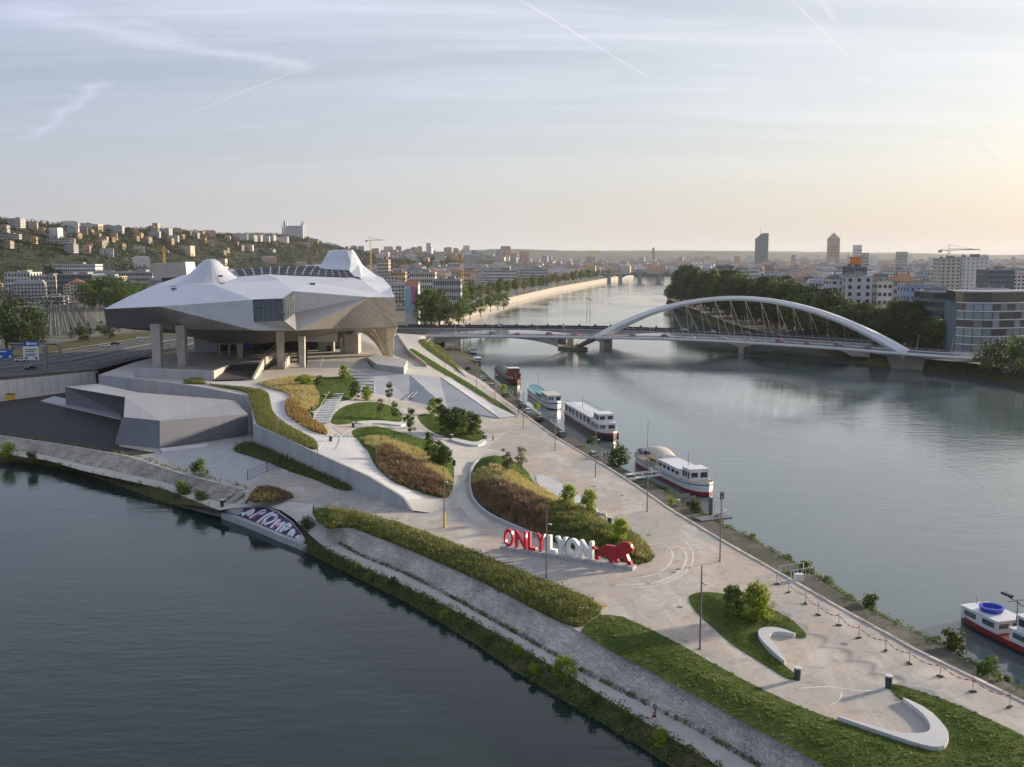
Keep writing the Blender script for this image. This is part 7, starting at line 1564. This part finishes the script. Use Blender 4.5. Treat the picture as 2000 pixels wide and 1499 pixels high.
mb = MB(); mb.tube((9.8,0,2.9),(9.8,0,4.2),.05); mb.build('flagstaff', 'grey_steel', b); mb = MB(); mb.tube((11.95,0,.9),(11.95,0,1.9),.28,n=10); mb.build('fender', 'black_rubber', b)
mb = MB(); mb.box((2.1,-1.5,3.3),(1.2,.9,.8)); mb.build('red_box', 'rust_red', b)
# small far boats near the bridge
for u, vv, L_, lab in ((936,712,14,'small blue cabin boat moored below the bridge end'),(926,692,16,'small white cabin boat nearest the bridge')):
    b = boat(lab, u, vv, L_, 'cabin_boat'); R = hull(b,L_,3.8,1.1,.5,[(.6,'hull_black','hull'),(1.0,'boat_white' if L_ == 16 else 'boat_navy','topside')]); cabin(b,-L_*.2,L_*.25,2.8,1.0,2.6,'boat_white',3)
# landing stage
ls = thing('landing_stage', 'steel landing stage with a white panel at the river edge', 'jetty', tuple(G(1390,1000,WZ)))
for u, vv in ((1402,1028),(1388,1022),(1410,1010)): p = G(u,vv,WZ-.5); mb = MB(); mb.tube(p, p+up_*5.2, .5, n=10); place(mb.build('pile', 'grey_steel'), ls, ls.location)
p = G(1392,1012,-2.4); mb = MB(); mb.box(p, (7,3,.35), .4); place(mb.build('platform', 'grey_steel'), ls, ls.location); mb = MB(); mb.box(p+Vector((1.5,.8,2.0)), (2.6,.15,2.6), .5); place(mb.build('panel', 'boat_white'), ls, ls.location)
tr_ = thing('trailer', 'grey flat-bed trailer parked on the quay by the sailing barge', 'trailer', tuple(G(1338,985,-2.45)), .4)
mb = MB(); mb.box((0,0,.9),(3.6,2.2,.2)); mb.build('bed', 'concrete_warm', tr_); [MB.build((lambda m: (m.box((0,s*1.1,1.4),(3.6,.08,.9)), m)[1])(MB()), 'side', 'grey_steel', tr_) for s in (-1,1)]
for s in (-1,1): mb = MB(); mb.tube((0,s*1.15-.1,.4),(0,s*1.15+.1,.4),.4,n=10); mb.build('wheel', 'black_rubber', tr_)
# ================================================================ people
mat('skin', (.42,.26,.19), .6); mat('cloth_red', (.42,.03,.05), .8); mat('cloth_black', (.02,.02,.024), .8); mat('cloth_grey', (.2,.2,.22), .8); mat('cloth_tan', (.38,.28,.2), .8); mat('hair_dark', (.03,.02,.015), .7)
def skinmesh(name, verts, edges, radii, m, sub=2):
    me = bpy.data.meshes.new(name); me.from_pydata(verts, edges, []); o = bpy.data.objects.new(name, me); COL.objects.link(o); o.modifiers.new('skin', 'SKIN'); s = o.modifiers.new('sub', 'SUBSURF'); s.levels = sub; s.render_levels = sub
    for k, r in enumerate(radii): me.skin_vertices[0].data[k].radius = (r, r) if not isinstance(r, tuple) else r
    me.skin_vertices[0].data[0].use_root = True
    bpy.context.view_layer.update(); out = bpy.data.meshes.new_from_object(o.evaluated_get(bpy.context.evaluated_depsgraph_get())); bpy.data.objects.remove(o); out.materials.clear(); out.materials.append(MATS[m]); out.polygons.foreach_set('use_smooth', [True]*len(out.polygons)); out.update(); return out
def person(p, rz, label, pose, top, bottom, hair='hair_dark'):
    o = thing('person', label, 'person', tuple(p), rz); J = dict(pel=(0,0,.95), sp=(.01,0,1.12), ch=(.03,0,1.34), nk=(.045,0,1.50), hd=(.07,0,1.62), ht=(.075,0,1.73)); J.update(pose)
    names = ['pel','sp','ch','nk','hd','ht','shL','elL','wrL','haL','shR','elR','wrR','haR','hpL','knL','anL','toL','hpR','knR','anR','toR']
    J.setdefault('shL',(.03,.18,1.40)); J.setdefault('shR',(.03,-.18,1.40)); J.setdefault('hpL',(0,.09,.90)); J.setdefault('hpR',(0,-.09,.90))
    V = [J[n] for n in names]; E = [(0,1),(1,2),(2,3),(3,4),(4,5),(2,6),(6,7),(7,8),(8,9),(2,10),(10,11),(11,12),(12,13),(0,14),(14,15),(15,16),(16,17),(0,18),(18,19),(19,20),(20,21)]
    rad = [(.13,.11),(.12,.10),(.14,.11),.055,(.095,.085),.07,.062,.045,.034,.03,.062,.045,.034,.03,.085,.058,.04,.035,.085,.058,.04,.035]
    bm_ = skinmesh('body', V, E, rad, 'skin'); bo = link('body', bm_, o)
    mbf = MB()
    for h_, w_ in (('haL','wrL'),('haR','wrR')):
        a = Vector(J[h_]); d_ = (a-Vector(J[w_])).normalized(); sd_ = d_.cross(Vector((0,0,1))).normalized()
        for k in range(4): q = a+sd_*(k-1.5)*.02; mbf.tube(q, q+d_*(.07+.012*(1.5-abs(k-1.5))), .010, .008, 5); 
        mbf.tube(a+sd_*.03-d_*.03, a+sd_*.065+d_*.03, .011, .009, 5)
    link('fingers', tomesh(mbf, 'fingers', 'skin'), o)['kind'] = 'stuff'
    i = {n: k for k, n in enumerate(names)}
    def mid(a, b, t): return tuple(Vector(J[a]).lerp(Vector(J[b]), t))
    link('shirt', skinmesh('shirt', [J['ch'],J['sp'],mid('sp','pel',.6),mid('ch','nk',.6),J['shL'],mid('shL','elL',.75),J['shR'],mid('shR','elR',.75)], [(0,1),(1,2),(0,3),(0,4),(4,5),(0,6),(6,7)], [(.16,.13),(.14,.12),(.145,.125),.075,.075,.062,.075,.062], top), o)
    link('trousers', skinmesh('trousers', [J['pel'],J['hpL'],mid('hpL','knL',.8 if 'short' in pose else 1),J['hpR'],mid('hpR','knR',.8 if 'short' in pose else 1)]+([] if 'short' in pose else [mid('knL','anL',.95),mid('knR','anR',.95)]), [(0,1),(1,2),(0,3),(3,4)]+([] if 'short' in pose else [(2,5),(4,6)]), [(.15,.13),.10,.085,.10,.085]+([] if 'short' in pose else [.06,.06]), bottom), o)
    h_ = Vector(J['hd']); mb = MB(); rows = [[Vector((h_.x-.015+r_*math.cos(a), h_.y+r_*.95*math.sin(a), h_.z+z)) for a in [2*math.pi*k/12 for k in range(12)]] for r_, z in ((.098,.0),(.108,.06),(.09,.12),(.03,.15))]; mb.loft(rows, True); mb.build('hair', hair, o, smooth=True)
    mb = MB(); f = h_+Vector((.093,0,0)); mb.add([f+Vector((-.01,-.014,-.025)),f+Vector((-.01,.014,-.025)),f+Vector((.022,0,-.02)),f+Vector((-.005,0,.03))],[[0,1,2],[0,2,3],[1,3,2]]); [mb.box(f+Vector((-.004,s*.034,.02)),(.01,.02,.01)) for s in (-1,1)]; mb.build('face', 'skin', o, kind='stuff')
    for n in ('L','R'): a = Vector(J['an'+n]); t = Vector(J['to'+n]); mb = MB(); mb.tube(a-(t-a)*.35-up_*.03, t, .05, .04, 8); mb.build('shoe', 'cloth_black', o)
    return o
RUN = dict(short=(0,0,0), sp=(.05,0,1.12), ch=(.12,0,1.33), nk=(.17,0,1.48), hd=(.21,0,1.60), ht=(.22,0,1.71), shL=(.12,.18,1.39), shR=(.12,-.18,1.39), elL=(-.08,.25,1.16), wrL=(.10,.22,1.05), haL=(.17,.19,1.08), elR=(.22,-.25,1.16), wrR=(.38,-.15,1.28), haR=(.43,-.12,1.33), hpL=(0,.09,.90), hpR=(0,-.09,.90), knL=(.30,.10,.62), anL=(.16,.10,.20), toL=(.34,.10,.13), knR=(-.14,-.09,.52), anR=(-.55,-.09,.45), toR=(-.62,-.09,.28))
WALK = dict(elL=(-.06,.24,1.15), wrL=(.02,.24,.92), haL=(.05,.24,.86), elR=(.10,-.24,1.16), wrR=(.20,-.23,.94), haR=(.23,-.22,.89), knL=(.16,.09,.50), anL=(.26,.09,.08), toL=(.42,.09,.05), knR=(-.06,-.09,.50), anR=(-.28,-.09,.12), toR=(-.14,-.09,.04))
person(G(1277,1413,-2.97), math.atan2(-1,.72), 'jogger in red shirt and black shorts on the lower path', RUN, 'cloth_red', 'cloth_black')
person(G(963,861,.02), 2.4, 'person in black walking past the grove seat', WALK, 'cloth_black', 'cloth_black'); person(G(1013,810,.02), 1.8, 'person in grey strolling beside a companion at the quay lamp', WALK, 'cloth_grey', 'cloth_black'); person(G(1026,811,.02), 1.8, 'person in a tan top strolling at the quay lamp', WALK, 'cloth_tan', 'cloth_black')
# ---------------------------------------------------------------- cars along the far quay
CQ = []
for k in range(46):
    Y = 820*(1750/820)**(k/45); x = xw(Y)-5-(k%2)*3.0; put_car(rnd.randrange(6), (x,Y,2.02), 1.35, 'small car in the long line parked along the far stone quay', 'parked_car', 'cars along the far quay')
for k in range(14):
    e = E0[8+k*4]; put_car(rnd.randrange(6), (e+NB_*(4 if k%2 else 9.5)+up_*.05), math.atan2(ax.y,ax.x)+(math.pi if k%2 else 0), 'small car crossing the white arch bridge', 'car', 'cars on the arch bridge')
for k in range(12):
    e = R0[4+k*4]; put_car(rnd.randrange(6), (e+NB_*(5 if k%2 else 11)+up_*.05), math.atan2(ax.y,ax.x)+(math.pi if k%2 else 0), 'small car on the road bridge behind the arch', 'car', 'cars on the road bridge')
for c in CARS:
    for ch in list(c.children): bpy.data.objects.remove(ch)
    bpy.data.objects.remove(c)
# ================================================================ haze
HZD = 0.000028
m = bpy.data.materials.new('haze'); m.use_nodes = True; nt = m.node_tree; nt.nodes.clear(); out = nd(nt,'ShaderNodeOutputMaterial'); pv_ = nd(nt,'ShaderNodeVolumePrincipled'); pv_.inputs['Color'].default_value = (.86,.9,.97,1); pv_.inputs['Density'].default_value = HZD; pv_.inputs['Anisotropy'].default_value = .3; nt.links.new(pv_.outputs[0], out.inputs['Volume']); MATS['haze'] = m
mb = MB(); mb.box((0,6600,90),(19000,15200,197)); o = mb.build('haze', 'haze'); o['kind'] = 'stuff'; tag(o, 'thin pale haze filling the air over the rivers and city', 'haze')
